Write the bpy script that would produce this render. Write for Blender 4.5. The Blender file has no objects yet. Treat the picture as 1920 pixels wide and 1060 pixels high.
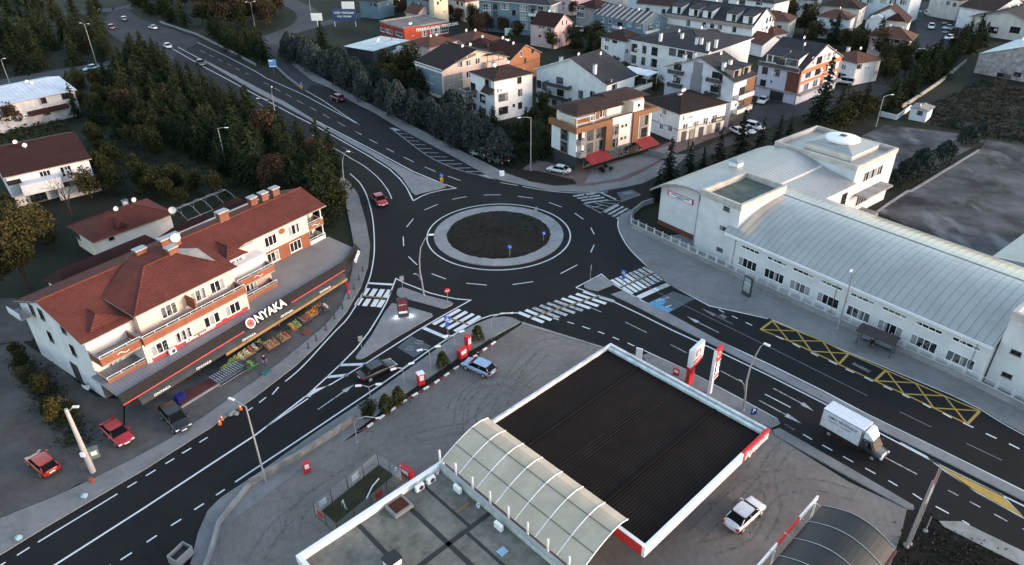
import bpy, math, random
from mathutils import Vector, Matrix
R = random.Random(7)
rad = math.radians
# ------------------------------------------------------------------ camera
CH = 55.0; CF = 1330.75; PITCH = rad(31.149); ROLL = rad(-.569)
FWD = Vector((0, math.cos(PITCH), -math.sin(PITCH))); RT = Vector((1, 0, 0)); UP = Vector((0, math.sin(PITCH), math.cos(PITCH)))
CR = RT*math.cos(ROLL) + UP*math.sin(ROLL); CU = -RT*math.sin(ROLL) + UP*math.cos(ROLL)
def P(x, y, z=0.0):
    """point of the plane at height z that was surveyed at pixel x, y of the drone photo"""
    d = FWD + CR*((x-960)/CF) + CU*((530-y)/CF)
    t = (z-CH)/d.z
    return Vector((d.x*t, d.y*t, z))
scene = bpy.context.scene
C = scene.collection
cd = bpy.data.cameras.new('camera'); cam = bpy.data.objects.new('camera', cd); C.objects.link(cam)
cam.matrix_world = Matrix(((CR.x, CU.x, -FWD.x, 0), (CR.y, CU.y, -FWD.y, 0), (CR.z, CU.z, -FWD.z, CH), (0, 0, 0, 1)))
cd.sensor_width = 36; cd.lens = CF/1920*36; cd.clip_start = .5; cd.clip_end = 4000
scene.camera = cam
# ------------------------------------------------------------------ light
SUN_EL, SUN_AZ = rad(7), rad(102)      # azimuth clockwise from +Y (picture right)
w = bpy.data.worlds.new('World'); scene.world = w; w.use_nodes = True
nt = w.node_tree; bg = nt.nodes['Background']
sk = nt.nodes.new('ShaderNodeTexSky'); sk.sky_type = 'NISHITA'; sk.sun_disc = False
sk.sun_elevation = SUN_EL; sk.sun_rotation = SUN_AZ; sk.altitude = 100; sk.air_density = 1.3; sk.dust_density = 1.0; sk.ozone_density = 2.5
hs = nt.nodes.new('ShaderNodeHueSaturation'); hs.inputs['Saturation'].default_value = .7   # hazy evening air: a greyer blue
nt.links.new(sk.outputs[0], hs.inputs['Color']); nt.links.new(hs.outputs[0], bg.inputs[0]); bg.inputs[1].default_value = .12
sd = bpy.data.lights.new('sun', 'SUN'); so = bpy.data.objects.new('sun', sd); C.objects.link(so)
sd.energy = 1.05; sd.angle = rad(24); sd.color = (1, .68, .48)
sdir = Vector((math.sin(SUN_AZ)*math.cos(SUN_EL), math.cos(SUN_AZ)*math.cos(SUN_EL), math.sin(SUN_EL)))
so.rotation_euler = (-sdir).to_track_quat('-Z', 'Y').to_euler()
scene.view_settings.view_transform = 'Standard'; scene.view_settings.look = 'None'
scene.view_settings.exposure = 2.7; scene.view_settings.gamma = 1
scene.render.engine = 'CYCLES'
scene.cycles.max_bounces = 5; scene.cycles.diffuse_bounces = 3; scene.cycles.transparent_max_bounces = 6
# ------------------------------------------------------------------ materials
MT = {}
def nodes(name):
    m = bpy.data.materials.new(name); m.use_nodes = True; MT[name] = m
    n = m.node_tree; return m, n, n.nodes['Principled BSDF']
def N(n, t, **k):
    x = n.nodes.new(t)
    for a, b in k.items(): setattr(x, a, b)
    return x
def rgba(c): return (c[0], c[1], c[2], 1)
def noise(n, scale, detail=6, rough=.6, obj=False, stretch=None):
    t = N(n, 'ShaderNodeTexCoord'); x = N(n, 'ShaderNodeTexNoise'); x.inputs['Scale'].default_value = scale
    x.inputs['Detail'].default_value = detail; x.inputs['Roughness'].default_value = rough
    if stretch:
        mp = N(n, 'ShaderNodeMapping'); mp.inputs['Scale'].default_value = stretch[:3]
        if len(stretch) > 3: mp.inputs['Rotation'].default_value = (0, 0, stretch[3])
        n.links.new(t.outputs['Object'], mp.inputs[0]); n.links.new(mp.outputs[0], x.inputs[0])
    else: n.links.new(t.outputs['Object'], x.inputs[0])
    return x.outputs['Fac']
def ramp(n, fac, a, b, p0=.35, p1=.65):
    r = N(n, 'ShaderNodeValToRGB'); e = r.color_ramp.elements
    e[0].position = p0; e[0].color = rgba(a); e[1].position = p1; e[1].color = rgba(b)
    n.links.new(fac, r.inputs[0]); return r.outputs[0]
def mixc(n, fac, a, b):
    m = N(n, 'ShaderNodeMixRGB')
    for i, v in ((0, fac), (1, a), (2, b)):
        if isinstance(v, (int, float)): m.inputs[i].default_value = v
        elif isinstance(v, tuple): m.inputs[i].default_value = rgba(v)
        else: n.links.new(v, m.inputs[i])
    return m.outputs[0]
def math_(n, op, a, b=None, c=None):
    m = N(n, 'ShaderNodeMath'); m.operation = op
    for i, v in enumerate((a, b, c)):
        if v is None: continue
        if isinstance(v, (int, float)): m.inputs[i].default_value = v
        else: n.links.new(v, m.inputs[i])
    return m.outputs[0]
def bump(n, p, fac, s, d=.05):
    b = N(n, 'ShaderNodeBump'); b.inputs['Strength'].default_value = s; b.inputs['Distance'].default_value = d
    n.links.new(fac, b.inputs['Height']); n.links.new(b.outputs[0], p.inputs['Normal'])
def M(name, col, rough=.8, var=.18, scale=.6, metal=0, fine=.08, emit=None):
    """a painted, plastered or otherwise plain surface with broad patches, fine grain and wear"""
    if name in MT: return MT[name]
    m, n, p = nodes(name)
    a = tuple(max(0, c*(1-var)) for c in col); b = tuple(min(1, c*(1+var)) for c in col)
    c1 = ramp(n, noise(n, scale), a, b)
    g = noise(n, 14, 3); c2 = mixc(n, fine*2, c1, ramp(n, g, tuple(x*.5 for x in col), tuple(min(1, x*1.4) for x in col)))
    n.links.new(c2, p.inputs['Base Color']); p.inputs['Roughness'].default_value = rough; p.inputs['Metallic'].default_value = metal
    bump(n, p, g, .12, .02); p.inputs['Specular IOR Level'].default_value = .2 if rough > .6 else .5
    if emit:
        p.inputs['Emission Color'].default_value = rgba(col); p.inputs['Emission Strength'].default_value = emit
    return m
def ground_mat(name, base, dark, light, cracks=0, tyre=0, wet=0, joints=0, s1=.12, s2=1.3, rough=.9):
    if name in MT: return MT[name]
    m, n, p = nodes(name)
    big = ramp(n, noise(n, s1, 8, .65), dark, light, .38, .64)
    mid = ramp(n, noise(n, s2, 8, .7), tuple(c*.72 for c in base), tuple(c*1.25 for c in base), .35, .65)
    col = mixc(n, .5, big, mid)
    gr = noise(n, 30, 2)
    col = mixc(n, .22, col, ramp(n, gr, tuple(c*.4 for c in base), tuple(min(1, c*1.7) for c in base), .3, .7))
    if cracks:
        v = N(n, 'ShaderNodeTexVoronoi'); v.feature = 'DISTANCE_TO_EDGE'; v.inputs['Scale'].default_value = cracks
        t = N(n, 'ShaderNodeTexCoord'); n.links.new(t.outputs['Object'], v.inputs[0])
        k = math_(n, 'LESS_THAN', v.outputs[0], .012); k = math_(n, 'MULTIPLY', k, .45); col = mixc(n, k, col, tuple(c*.35 for c in base))
    if tyre:
        for sc_, off_ in ((.11, (9, 61, 0)), (.09, (-3, 50, 0)), (.1, (33, 47, 0))):
            wv = N(n, 'ShaderNodeTexWave'); wv.wave_type = 'RINGS'; wv.rings_direction = 'Z'; wv.inputs['Scale'].default_value = sc_*4; wv.inputs['Distortion'].default_value = 5; wv.inputs['Detail'].default_value = 4; wv.inputs['Detail Scale'].default_value = .5
            t = N(n, 'ShaderNodeTexCoord'); mp = N(n, 'ShaderNodeMapping'); mp.inputs['Location'].default_value = tuple(-v for v in off_); n.links.new(t.outputs['Object'], mp.inputs[0]); n.links.new(mp.outputs[0], wv.inputs[0])
            tm = ramp(n, wv.outputs['Fac'], (0, 0, 0), (1, 1, 1), .8, .97); mk_ = ramp(n, noise(n, .12+sc_, 4), (0, 0, 0), (1, 1, 1), .48, .6)
            col = mixc(n, math_(n, 'MULTIPLY', math_(n, 'MULTIPLY', tm, mk_), tyre), col, tuple(c*.4 for c in base))
    if joints:
        t = N(n, 'ShaderNodeTexCoord'); mp = N(n, 'ShaderNodeMapping'); mp.inputs['Rotation'].default_value = (0, 0, rad(-46)); n.links.new(t.outputs['Object'], mp.inputs[0]); sp = N(n, 'ShaderNodeSeparateXYZ'); n.links.new(mp.outputs[0], sp.inputs[0]); wob_ = math_(n, 'MULTIPLY', noise(n, .8, 3), .25)
        ks = [math_(n, 'LESS_THAN', math_(n, 'FRACT', math_(n, 'MULTIPLY', math_(n, 'ADD', sp.outputs[q_], wob_), joints)), .014) for q_ in (0, 1)]; col = mixc(n, math_(n, 'MULTIPLY', math_(n, 'MAXIMUM', *ks), .3), col, dark)
        st_ = ramp(n, noise(n, .55, 6, .7), (0, 0, 0), (1, 1, 1), .58, .68); col = mixc(n, math_(n, 'MULTIPLY', st_, .4), col, tuple(c*.5 for c in base))
    if wet:
        wf = ramp(n, noise(n, .16, 5, .55, stretch=(1, .45, 1, .5)), (0, 0, 0), (1, 1, 1), .56, .66)
        col = mixc(n, math_(n, 'MULTIPLY', wf, .35), col, light)
        n.links.new(math_(n, 'SUBTRACT', rough, math_(n, 'MULTIPLY', wf, wet)), p.inputs['Roughness'])
    else: p.inputs['Roughness'].default_value = rough
    n.links.new(col, p.inputs['Base Color']); bump(n, p, gr, .25, .03); p.inputs['Specular IOR Level'].default_value = .22
    return m
def stripes(name, base, line, per, axis=0, duty=.12, rough=.5, metal=0, var=.15, wob=.05, height=.4, big=.3):
    """seamed or corrugated sheet and tiles: lines every `per` metres along an axis of the object"""
    if name in MT: return MT[name]
    m, n, p = nodes(name)
    t = N(n, 'ShaderNodeTexCoord'); s = N(n, 'ShaderNodeSeparateXYZ'); n.links.new(t.outputs['Object'], s.inputs[0])
    def saw(ax, per, duty):
        f = math_(n, 'FRACT', math_(n, 'DIVIDE', s.outputs[ax], per)); return math_(n, 'LESS_THAN', f, duty)
    k = saw(axis, per, duty)
    a = ramp(n, noise(n, big, 8, .65), tuple(c*(1-var) for c in base), tuple(min(1, c*(1+var)) for c in base))
    col = mixc(n, k, a, line)
    g = noise(n, 9, 4); col = mixc(n, .18, col, ramp(n, g, tuple(c*.5 for c in base), tuple(min(1, c*1.4) for c in base)))
    n.links.new(col, p.inputs['Base Color']); p.inputs['Roughness'].default_value = rough; p.inputs['Metallic'].default_value = metal
    hh = math_(n, 'ABSOLUTE', math_(n, 'SUBTRACT', math_(n, 'FRACT', math_(n, 'DIVIDE', s.outputs[axis], per)), .5))
    bump(n, p, hh, height, per*.25); p.inputs['Specular IOR Level'].default_value = .08 if max(base) < .05 else .35
    return m
def tiles(name, base, line, ax_c=0, ax_r=1, cw=.3, rh=.38, rough=.75):
    """clay roof tiles: courses across one axis, tile joints along the other, weathered"""
    if name in MT: return MT[name]
    m, n, p = nodes(name)
    t = N(n, 'ShaderNodeTexCoord'); s = N(n, 'ShaderNodeSeparateXYZ'); n.links.new(t.outputs['Object'], s.inputs[0])
    def fr(ax, per): return math_(n, 'FRACT', math_(n, 'DIVIDE', s.outputs[ax], per))
    r = fr(ax_r, rh); c = fr(ax_c, cw)
    k = math_(n, 'MAXIMUM', math_(n, 'MULTIPLY', math_(n, 'LESS_THAN', r, .22), .75), math_(n, 'MULTIPLY', math_(n, 'LESS_THAN', c, .2), .4))
    a = ramp(n, noise(n, .35, 8, .7), tuple(x*.65 for x in base), tuple(x*1.25 for x in base), .35, .68)
    a = mixc(n, .35, a, ramp(n, noise(n, 4, 2), tuple(x*.5 for x in base), tuple(x*1.5 for x in base), .3, .7))
    col = mixc(n, k, a, line)
    n.links.new(col, p.inputs['Base Color']); p.inputs['Roughness'].default_value = rough
    bump(n, p, math_(n, 'ADD', r, math_(n, 'MULTIPLY', c, .5)), .6, .06); p.inputs['Specular IOR Level'].default_value = .15
    return m
def glass(name, col, rough=.12, curt=None):
    if name in MT: return MT[name]
    m, n, p = nodes(name)
    o = N(n, 'ShaderNodeObjectInfo')
    f = noise(n, 1.3, 2)
    a = ramp(n, math_(n, 'FRACT', math_(n, 'ADD', f, o.outputs['Random'])), col, curt or tuple(c*1.8 for c in col), .7, .74)
    n.links.new(a, p.inputs['Base Color']); p.inputs['Roughness'].default_value = rough; p.inputs['IOR'].default_value = 1.45
    return m
def foliage(name, dark, light, tint=None):
    if name in MT: return MT[name]
    m, n, p = nodes(name)
    o = N(n, 'ShaderNodeObjectInfo')
    a = ramp(n, noise(n, .9, 4, .7), dark, light, .36, .66)
    b = ramp(n, noise(n, 5, 3, .7), tuple(x*.55 for x in dark), tuple(x*1.25 for x in light), .3, .7)
    c = mixc(n, .5, a, b)
    if tint: c = mixc(n, math_(n, 'MULTIPLY', o.outputs['Random'], .6), c, tint)
    h = N(n, 'ShaderNodeHueSaturation'); n.links.new(c, h.inputs['Color'])
    n.links.new(math_(n, 'ADD', .7, math_(n, 'MULTIPLY', o.outputs['Random'], .6)), h.inputs['Value'])
    n.links.new(h.outputs[0], p.inputs['Base Color']); p.inputs['Roughness'].default_value = .85
    p.inputs['Specular IOR Level'].default_value = .15
    return m
asphalt = ground_mat('asphalt', (.0088, .0089, .0102), (.0052, .0053, .0065), (.0155, .0157, .018), s1=.13, s2=1.6, rough=.85)
asphalt_old = ground_mat('old asphalt', (.035, .036, .042), (.022, .023, .028), (.055, .057, .065), cracks=.25, s1=.1)
ramp_mat = ground_mat('ramp asphalt', (.06, .061, .068), (.042, .043, .049), (.082, .084, .092), s1=.1)
yard_mat = ground_mat('school yard asphalt', (.026, .027, .03), (.012, .0125, .015), (.24, .24, .26), wet=.3, s1=.1, s2=.4)
lot = ground_mat('station concrete', (.17, .15, .14), (.105, .09, .083), (.235, .218, .208), tyre=.13, s1=.11, joints=.1)
pave = ground_mat('pavement concrete', (.175, .172, .175), (.115, .112, .115), (.245, .242, .248), s1=.16, joints=.16)
pave_pale = ground_mat('pale kerb concrete', (.23, .23, .24), (.15, .15, .158), (.31, .31, .32), s1=.3)
isl = ground_mat('island paving', (.19, .193, .205), (.14, .142, .152), (.24, .243, .255), s1=.3)
soil = ground_mat('soil', (.011, .0085, .0065), (.0055, .0045, .0035), (.021, .017, .013), s1=.2, s2=2)
grass = ground_mat('rough grass', (.013, .015, .009), (.006, .0065, .005), (.024, .03, .014), s1=.06, s2=.9)
grass_t = ground_mat('olive grass', (.035, .032, .016), (.022, .02, .01), (.055, .05, .026), s1=.3, s2=2)
rough_gr = ground_mat('rough yard', (.07, .064, .063), (.028, .026, .026), (.125, .12, .12), s1=.14, joints=.14)
forecourt = ground_mat('market forecourt', (.09, .084, .082), (.05, .045, .043), (.14, .135, .135), s1=.13, joints=.13)
brick_pave = ground_mat('red block paving', (.13, .085, .08), (.09, .06, .058), (.18, .13, .125), s1=.3)
def paint(name, col, wear=.35, under=(.06, .06, .065)):
    m, n, p = nodes(name)
    f = ramp(n, noise(n, 2.2, 8, .75), (0, 0, 0), (1, 1, 1), wear-.06, wear+.1)
    n.links.new(mixc(n, f, under, mixc(n, .4, col, ramp(n, noise(n, .35, 4), tuple(c*.65 for c in col), col))), p.inputs['Base Color'])
    p.inputs['Roughness'].default_value = .7
    return m
w_paint = paint('white road paint', (.62, .64, .67), .3); w_worn = paint('worn white road paint', (.4, .41, .43), .42)
w_faint = paint('faint white road paint', (.17, .17, .18), .4)
y_paint = paint('yellow road paint', (.42, .27, .055), .34); b_paint = paint('blue road paint', (.06, .3, .55), .4); g_paint = paint('worn blue road patch', (.055, .075, .095), .35)
mud = paint('tan tactile strip', (.17, .135, .075), .36)
white = M('white plaster', (.62, .63, .66), .85, .1); white_w = M('warm white plaster', (.66, .6, .56), .85, .1); pinkw = M('peach plaster', (.68, .5, .42), .85, .07)
cream = M('cream render', (.52, .5, .47), .85, .14); greyw = M('grey render', (.2, .2, .22), .85, .12); bluew = M('blue grey render', (.14, .2, .25), .85, .15)
brown = M('brown cladding', (.19, .095, .055), .8, .12); terra = M('terracotta render', (.36, .125, .065), .85, .13); orangew = M('orange render', (.34, .145, .075), .85, .13)
pinkp = M('pink render', (.5, .36, .37), .85, .1); taupe = M('taupe render', (.26, .23, .21), .85, .12); brickd = M('dark red brick', (.13, .05, .035), .85, .25, 2)
conc = M('bare concrete', (.24, .235, .23), .9, .25); dconc = M('stained concrete', (.12, .125, .11), .9, .4, .5); redw = M('red sheet cladding', (.26, .035, .03), .7, .2)
steel = M('galvanised steel', (.32, .33, .35), .5, .1, metal=.4); dsteel = M('dark steel', (.04, .042, .048), .5, .1); wsteel = M('white painted steel', (.66, .67, .7), .5, .08)
black = M('black plastic', (.012, .012, .014), .5, .1); rubber = M('rubber', (.015, .015, .015), .9, .1); red = M('red paint', (.5, .02, .025), .5, .12); orange_p = M('orange plastic', (.7, .15, .02), .6, .1)
blue_p = M('blue plastic', (.02, .06, .2), .6, .15); wplas = M('white plastic', (.75, .76, .78), .5, .05); green_p = M('green crate', (.03, .12, .05), .7, .2)
bark = M('bark', (.05, .035, .025), .95, .3, 2); wood = M('wood', (.2, .12, .06), .85, .25)
darkglass = glass('dark window glass', (.012, .014, .018), .12, (.1, .11, .12)); curtglass = glass('curtained window glass', (.04, .045, .05), .15, (.28, .29, .3)); carglass = glass('car glass', (.004, .0045, .006), .38, (.005, .006, .007)); carglass.node_tree.nodes['Principled BSDF'].inputs['Specular IOR Level'].default_value = .1
r_red = tiles('red clay tiles', (.115, .034, .027), (.04, .013, .012)); r_brown = tiles('brown shingle', (.045, .026, .022), (.02, .013, .011))
r_dark = tiles('dark shingle', (.04, .039, .045), (.02, .02, .024)); r_black = tiles('black brown shingle', (.026, .017, .016), (.013, .01, .01))
r_rust = tiles('rusty clay tiles', (.12, .055, .04), (.05, .025, .02))
r_maroon = tiles('maroon clay tiles', (.04, .014, .013), (.02, .009, .008))
fol_pine = foliage('pine needles', (.005, .0105, .005), (.023, .038, .016), (.022, .026, .011)); fol_blue = foliage('blue pine needles', (.018, .026, .026), (.07, .086, .085))
fol_cedar = foliage('cedar needles', (.004, .008, .006), (.014, .023, .016)); fol_green = foliage('broad leaves', (.01, .015, .005), (.036, .042, .014), (.034, .028, .01))
fol_yel = foliage('yellow leaves', (.03, .025, .006), (.1, .08, .018)); fol_rust = foliage('rust leaves', (.016, .013, .008), (.05, .038, .024), (.06, .032, .018)); fol_brown = foliage('brown twigs', (.04, .033, .028), (.11, .09, .075))
# ------------------------------------------------------------------ mesh helpers
class MB:
    def __init__(s): s.v = []; s.f = []; s.m = []; s.mats = []
    def mi(s, m):
        if m not in s.mats: s.mats.append(m)
        return s.mats.index(m)
    def face(s, pts, m):
        i = len(s.v); s.v += [tuple(p) for p in pts]; s.f.append(tuple(range(i, i+len(pts)))); s.m.append(s.mi(m)); return s
    def box(s, x0, x1, y0, y1, z0, z1, m, top=None):
        i = len(s.v); k = s.mi(m)
        s.v += [(x0, y0, z0), (x1, y0, z0), (x1, y1, z0), (x0, y1, z0), (x0, y0, z1), (x1, y0, z1), (x1, y1, z1), (x0, y1, z1)]
        for a, q in enumerate(((0, 3, 2, 1), (4, 5, 6, 7), (0, 1, 5, 4), (1, 2, 6, 5), (2, 3, 7, 6), (3, 0, 4, 7))):
            s.f.append(tuple(i+j for j in q)); s.m.append(s.mi(top) if (top and a == 1) else k)
        return s
    def prism(s, pts, z0, z1, m, side=None):
        n = len(pts); i = len(s.v); area = sum(pts[j][0]*pts[(j+1) % n][1]-pts[(j+1) % n][0]*pts[j][1] for j in range(n))
        if area < 0: pts = list(reversed(pts))
        s.v += [(p[0], p[1], z0) for p in pts] + [(p[0], p[1], z1) for p in pts]
        s.f.append(tuple(i+n+j for j in range(n))); s.m.append(s.mi(m)); k = s.mi(side or m)
        for j in range(n):
            s.f.append((i+j, i+(j+1) % n, i+n+(j+1) % n, i+n+j)); s.m.append(k)
        return s
    def loft(s, secs, m, cap=True, close=True):
        i = len(s.v); n = len(secs[0]); k = s.mi(m)
        for q in secs: s.v += [tuple(p) for p in q]
        for a in range(len(secs)-1):
            for b in range(n if close else n-1):
                c = (b+1) % n
                s.f.append((i+a*n+b, i+a*n+c, i+(a+1)*n+c, i+(a+1)*n+b)); s.m.append(k)
        if cap and close:
            s.f.append(tuple(i+j for j in reversed(range(n)))); s.m.append(k)
            s.f.append(tuple(i+(len(secs)-1)*n+j for j in range(n))); s.m.append(k)
        return s
    def tube(s, pts, r, m, n=6):
        pts = [Vector(p) for p in pts]; secs = []
        rr = r if isinstance(r, (list, tuple)) else [r]*len(pts)
        for a, p in enumerate(pts):
            d = (pts[min(a+1, len(pts)-1)]-pts[max(a-1, 0)]).normalized()
            u = d.cross(Vector((0, 0, 1)));  u = Vector((1, 0, 0)) if u.length < .05 else u.normalized()
            if abs(d.z) > .9: u = Vector((1, 0, 0)); u = (u-d*u.dot(d)).normalized()
            v = d.cross(u)
            secs.append([p+(u*math.cos(2*math.pi*j/n)+v*math.sin(2*math.pi*j/n))*rr[a] for j in range(n)])
        return s.loft(secs, m)
    def lathe(s, prof, m, cx=0, cy=0, n=12, mod=None):
        return s.loft([[(cx+r*math.cos(2*math.pi*j/n), cy+r*math.sin(2*math.pi*j/n), z) for j in range(n)] for r, z in prof], m)
    def strip(s, pts, w, z, m):
        """a flat painted line of width w along points"""
        pts = [Vector((p[0], p[1], 0)) for p in pts]; n = len(pts); i = len(s.v); k = s.mi(m)
        for a in range(n):
            d1 = (pts[a]-pts[a-1]).normalized() if a else (pts[1]-pts[0]).normalized()
            d2 = (pts[a+1]-pts[a]).normalized() if a < n-1 else d1
            d = (d1+d2); d = d.normalized() if d.length > .1 else d1
            q = Vector((-d.y, d.x, 0))*(w/2/max(.5, d.dot(d2)))
            s.v += [tuple(pts[a]+q+Vector((0, 0, z))), tuple(pts[a]-q+Vector((0, 0, z)))]
        for a in range(n-1):
            s.f.append((i+2*a, i+2*a+1, i+2*a+3, i+2*a+2)); s.m.append(k)
        return s
    def mesh(s, name, smooth=False):
        me = bpy.data.meshes.new(name); me.from_pydata(s.v, [], s.f); me.polygons.foreach_set('material_index', s.m)
        for m in s.mats: me.materials.append(m)
        if smooth: me.polygons.foreach_set('use_smooth', [True]*len(me.polygons))
        me.update(); return me
    def build_parts(s, name, parent):
        """one object per box of eight corners"""
        for i in range(0, len(s.v), 8):
            k = MB(); k.v = s.v[i:i+8]; k.mats = [s.mats[s.m[i//8*6]]]; k.f = [tuple(j-i for j in f_) for f_ in s.f[i//8*6:i//8*6+6]]; k.m = [0]*6; k.build(name, parent)
    def build(s, name, parent=None, loc=None, rz=0, smooth=False):
        return put(name, s.mesh(name, smooth), parent, loc, rz)
def put(name, me, parent=None, loc=None, rz=0):
    o = bpy.data.objects.new(name, me); C.objects.link(o)
    if parent: o.parent = parent
    if loc is not None: o.location = loc
    o.rotation_euler = (0, 0, rz); return o
def tag(o, label, cat, group=None):
    o['label'] = label; o['category'] = cat
    if group: o['group'] = group
    return o
def thing(name, label, cat, loc=(0, 0, 0), rz=0, group=None):
    o = bpy.data.objects.new(name, None); C.objects.link(o); o.location = loc; o.rotation_euler = (0, 0, rz)
    o.empty_display_size = .5
    return tag(o, label, cat, group)
def kids(o): return [x for x in C.objects if x.parent == o]
CH_MAP = {}
def copy_tree(o, parent=None):
    c = o.copy(); C.objects.link(c)
    if parent: c.parent = parent
    for ch in list(o.children): copy_tree(ch, c)
    return c
def struct(o): o['kind'] = 'structure'; return o
def Ps(l, z=0): return [P(x, y, z) for x, y in l]
def smooth_line(pts, k=5):
    out = []; n = len(pts)
    for i in range(n-1):
        a, b, c, d = pts[max(i-1, 0)], pts[i], pts[i+1], pts[min(i+2, n-1)]
        for j in range(k):
            t = j/k
            out.append(tuple(.5*((2*b[q])+(-a[q]+c[q])*t+(2*a[q]-5*b[q]+4*c[q]-d[q])*t*t+(-a[q]+3*b[q]-3*c[q]+d[q])*t**3) for q in (0, 1)))
    out.append(tuple(pts[-1][:2])); return out
def zoom(ox, oy, s, pts): return [(ox+x/s, oy+y/s) for x, y in pts]
def sheet(name, pxs, z, m, z0=None, side=None):
    mb = MB(); pts = Ps(pxs)
    if z0 is None: mb.face([(p.x, p.y, z) for p in (pts if sum(pts[j].x*pts[j-1].y-pts[j-1].x*pts[j].y for j in range(len(pts))) < 0 else pts[::-1])], m)
    else: mb.prism([(p.x, p.y) for p in pts], z0, z, m, side)
    return struct(mb.build(name))
class Fr:
    """a right-angled footprint from three surveyed corners: left A, near B, right C at height h"""
    def __init__(s, A, B, Cc, h, hb=0):
        b = P(*B, h); u = P(*Cc, h)-b; v = P(*A, h)-b; s.L, s.W = u.length, v.length
        au = math.atan2(u.y, u.x); av = math.atan2(v.y, v.x)-math.pi/2; d = (av-au+math.pi) % (2*math.pi)-math.pi
        s.a = au+d*s.W/(s.L+s.W); s.O = Vector((b.x, b.y, hb)); s.h = h
        s.u = Vector((math.cos(s.a), math.sin(s.a), 0)); s.v = Vector((-s.u.y, s.u.x, 0))
    def loc(s, x, y, z):
        p = P(x, y, z)-s.O; return (p.dot(s.u), p.dot(s.v))
    def onR(s, x, y, yy=0):
        """local (x, z) of the pixel on the vertical plane local y=yy"""
        return s._hit(x, y, s.v, yy, s.u)
    def onL(s, x, y, xx=0): return s._hit(x, y, s.u, xx, s.v)
    def _hit(s, x, y, n, off, t):
        d = FWD+CR*((x-960)/CF)+CU*((530-y)/CF); o = Vector((0, 0, CH))-s.O
        k = (off-o.dot(n))/d.dot(n); q = o+d*k; return (q.dot(t), q.z)
# ------------------------------------------------------------------ ground and roads
g = MB(); g.face([(-900, -60, 0), (900, -60, 0), (1400, 1500, 0), (-1400, 1500, 0)], grass); struct(g.build('ground'))
roadpx = [(-80, 1092), (0, 1043), (75, 997), (184, 933), (272, 882), (401, 800), (480, 745), (555, 687), (605, 640), (650, 587), (677, 540), (690, 500), (694, 460), (687, 420), (680, 395), (672, 367), (655, 342), (630, 318), (590, 285), (520, 245), (430, 200), (340, 150), (280, 112), (235, 88), (205, 66), (194, 44), (200, 26), (237, 15), (246, 22), (262, 34), (300, 46), (370, 70), (430, 100), (480, 127), (572, 172), (585, 160), (620, 166), (655, 189), (700, 211), (752, 243), (855, 297), (917, 332), (942, 340), (960, 344), (1035, 359), (1115, 362), (1172, 352), (1205, 345), (1232, 332), (1248, 345), (1202, 366), (1182, 394), (1161, 408), (1160, 425), (1167, 444), (1185, 470), (1217, 504), (1255, 535), (1332, 574), (1440, 597), (1447, 600), (1590, 660), (1665, 692), (1785, 742), (1840, 768), (1875, 790), (1920, 814), (2050, 880), (2300, 1010), (2150, 1150), (1920, 1039), (1802, 981), (1760, 978), (1713, 956), (1591, 879), (1461, 805), (1446, 803), (1462, 796), (1458, 789), (1372, 742), (1285, 695), (1217, 665), (1205, 666), (1130, 652), (980, 607), (972, 592), (940, 594), (880, 620), (840, 645), (760, 700), (690, 748), (600, 808), (480, 893), (415, 935), (390, 960), (372, 1000), (355, 1060), (340, 1140), (-80, 1140)]
sheet('road', roadpx, .06, asphalt)
sheet('old_motorway', [(200, 60), (196, 42), (202, 28), (237, 17), (246, 24), (262, 36), (300, 48), (370, 72), (376, 78), (330, 104), (322, 118), (300, 118), (250, 92)], .0635, asphalt_old)
sheet('slip_road', [(572, 171), (545, 150), (506, 108), (497, 84), (520, 84), (530, 104), (552, 125), (586, 151), (622, 165), (585, 161)], .052, asphalt_old)
def ribbon(name, px, w, z, m):
    mb = MB(); mb.strip(smooth_line([tuple(P(x, y).xy) for x, y in px]), w, z, m); return struct(mb.build(name))
ribbon('ramp_road', [(512, 92), (505, 76), (520, 68), (560, 52), (578, 36), (572, 20), (545, 6), (500, -14), (440, -30)], 9, .044, ramp_mat)
ribbon('ramp_road', [(508, 86), (480, 82), (440, 96), (400, 120)], 8, .04, ramp_mat)
ribbon('ramp_road', [(520, 66), (600, 46), (680, 28), (720, 10)], 7, .036, ramp_mat)
ribbon('side_road', [(-120, 192), (0, 160), (60, 147), (120, 137), (212, 122), (250, 112)], 11, .048, ramp_mat)
ribbon('side_road', [(-40, 45), (70, 48), (110, 30), (190, 20), (232, 16), (330, -10)], 9, .032, ramp_mat)
sheet('neighbourhood_road', [(1195, 353), (1260, 327), (1330, 292), (1400, 257), (1450, 236), (1500, 216), (1560, 206), (1640, 187), (1700, 150), (1760, 108), (1790, 95), (1737, -8), (1705, -8), (1728, 100), (1690, 130), (1640, 150), (1590, 168), (1545, 172), (1450, 195), (1400, 240), (1340, 268), (1260, 302), (1205, 345)], .05, asphalt_old)
sheet('parking_area', [(1745, 5), (1800, 5), (1830, 90), (1795, 92), (1760, 60)], .045, asphalt_old)
sheet('parking_area', [(1395, 235), (1430, 175), (1500, 180), (1560, 205), (1500, 214), (1440, 236)], .041, asphalt_old)
sheet('school_yard', [(1640, 397), (1837, 281), (1850, 262), (1960, 280), (2300, 370), (2200, 560), (1950, 640), (1870, 500)], .05, yard_mat)
sheet('school_yard', [(1560, 330), (1600, 262), (1660, 235), (1790, 250), (1850, 264), (1780, 300), (1660, 352)], .042, yard_mat)
sheet('kerb_strip', [(1640, 399), (1662, 383), (1700, 358), (1706, 358), (1834, 281), (1837, 283), (1709, 361), (1703, 361), (1668, 384), (1643, 401)], .16, pave_pale, 0)
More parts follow.
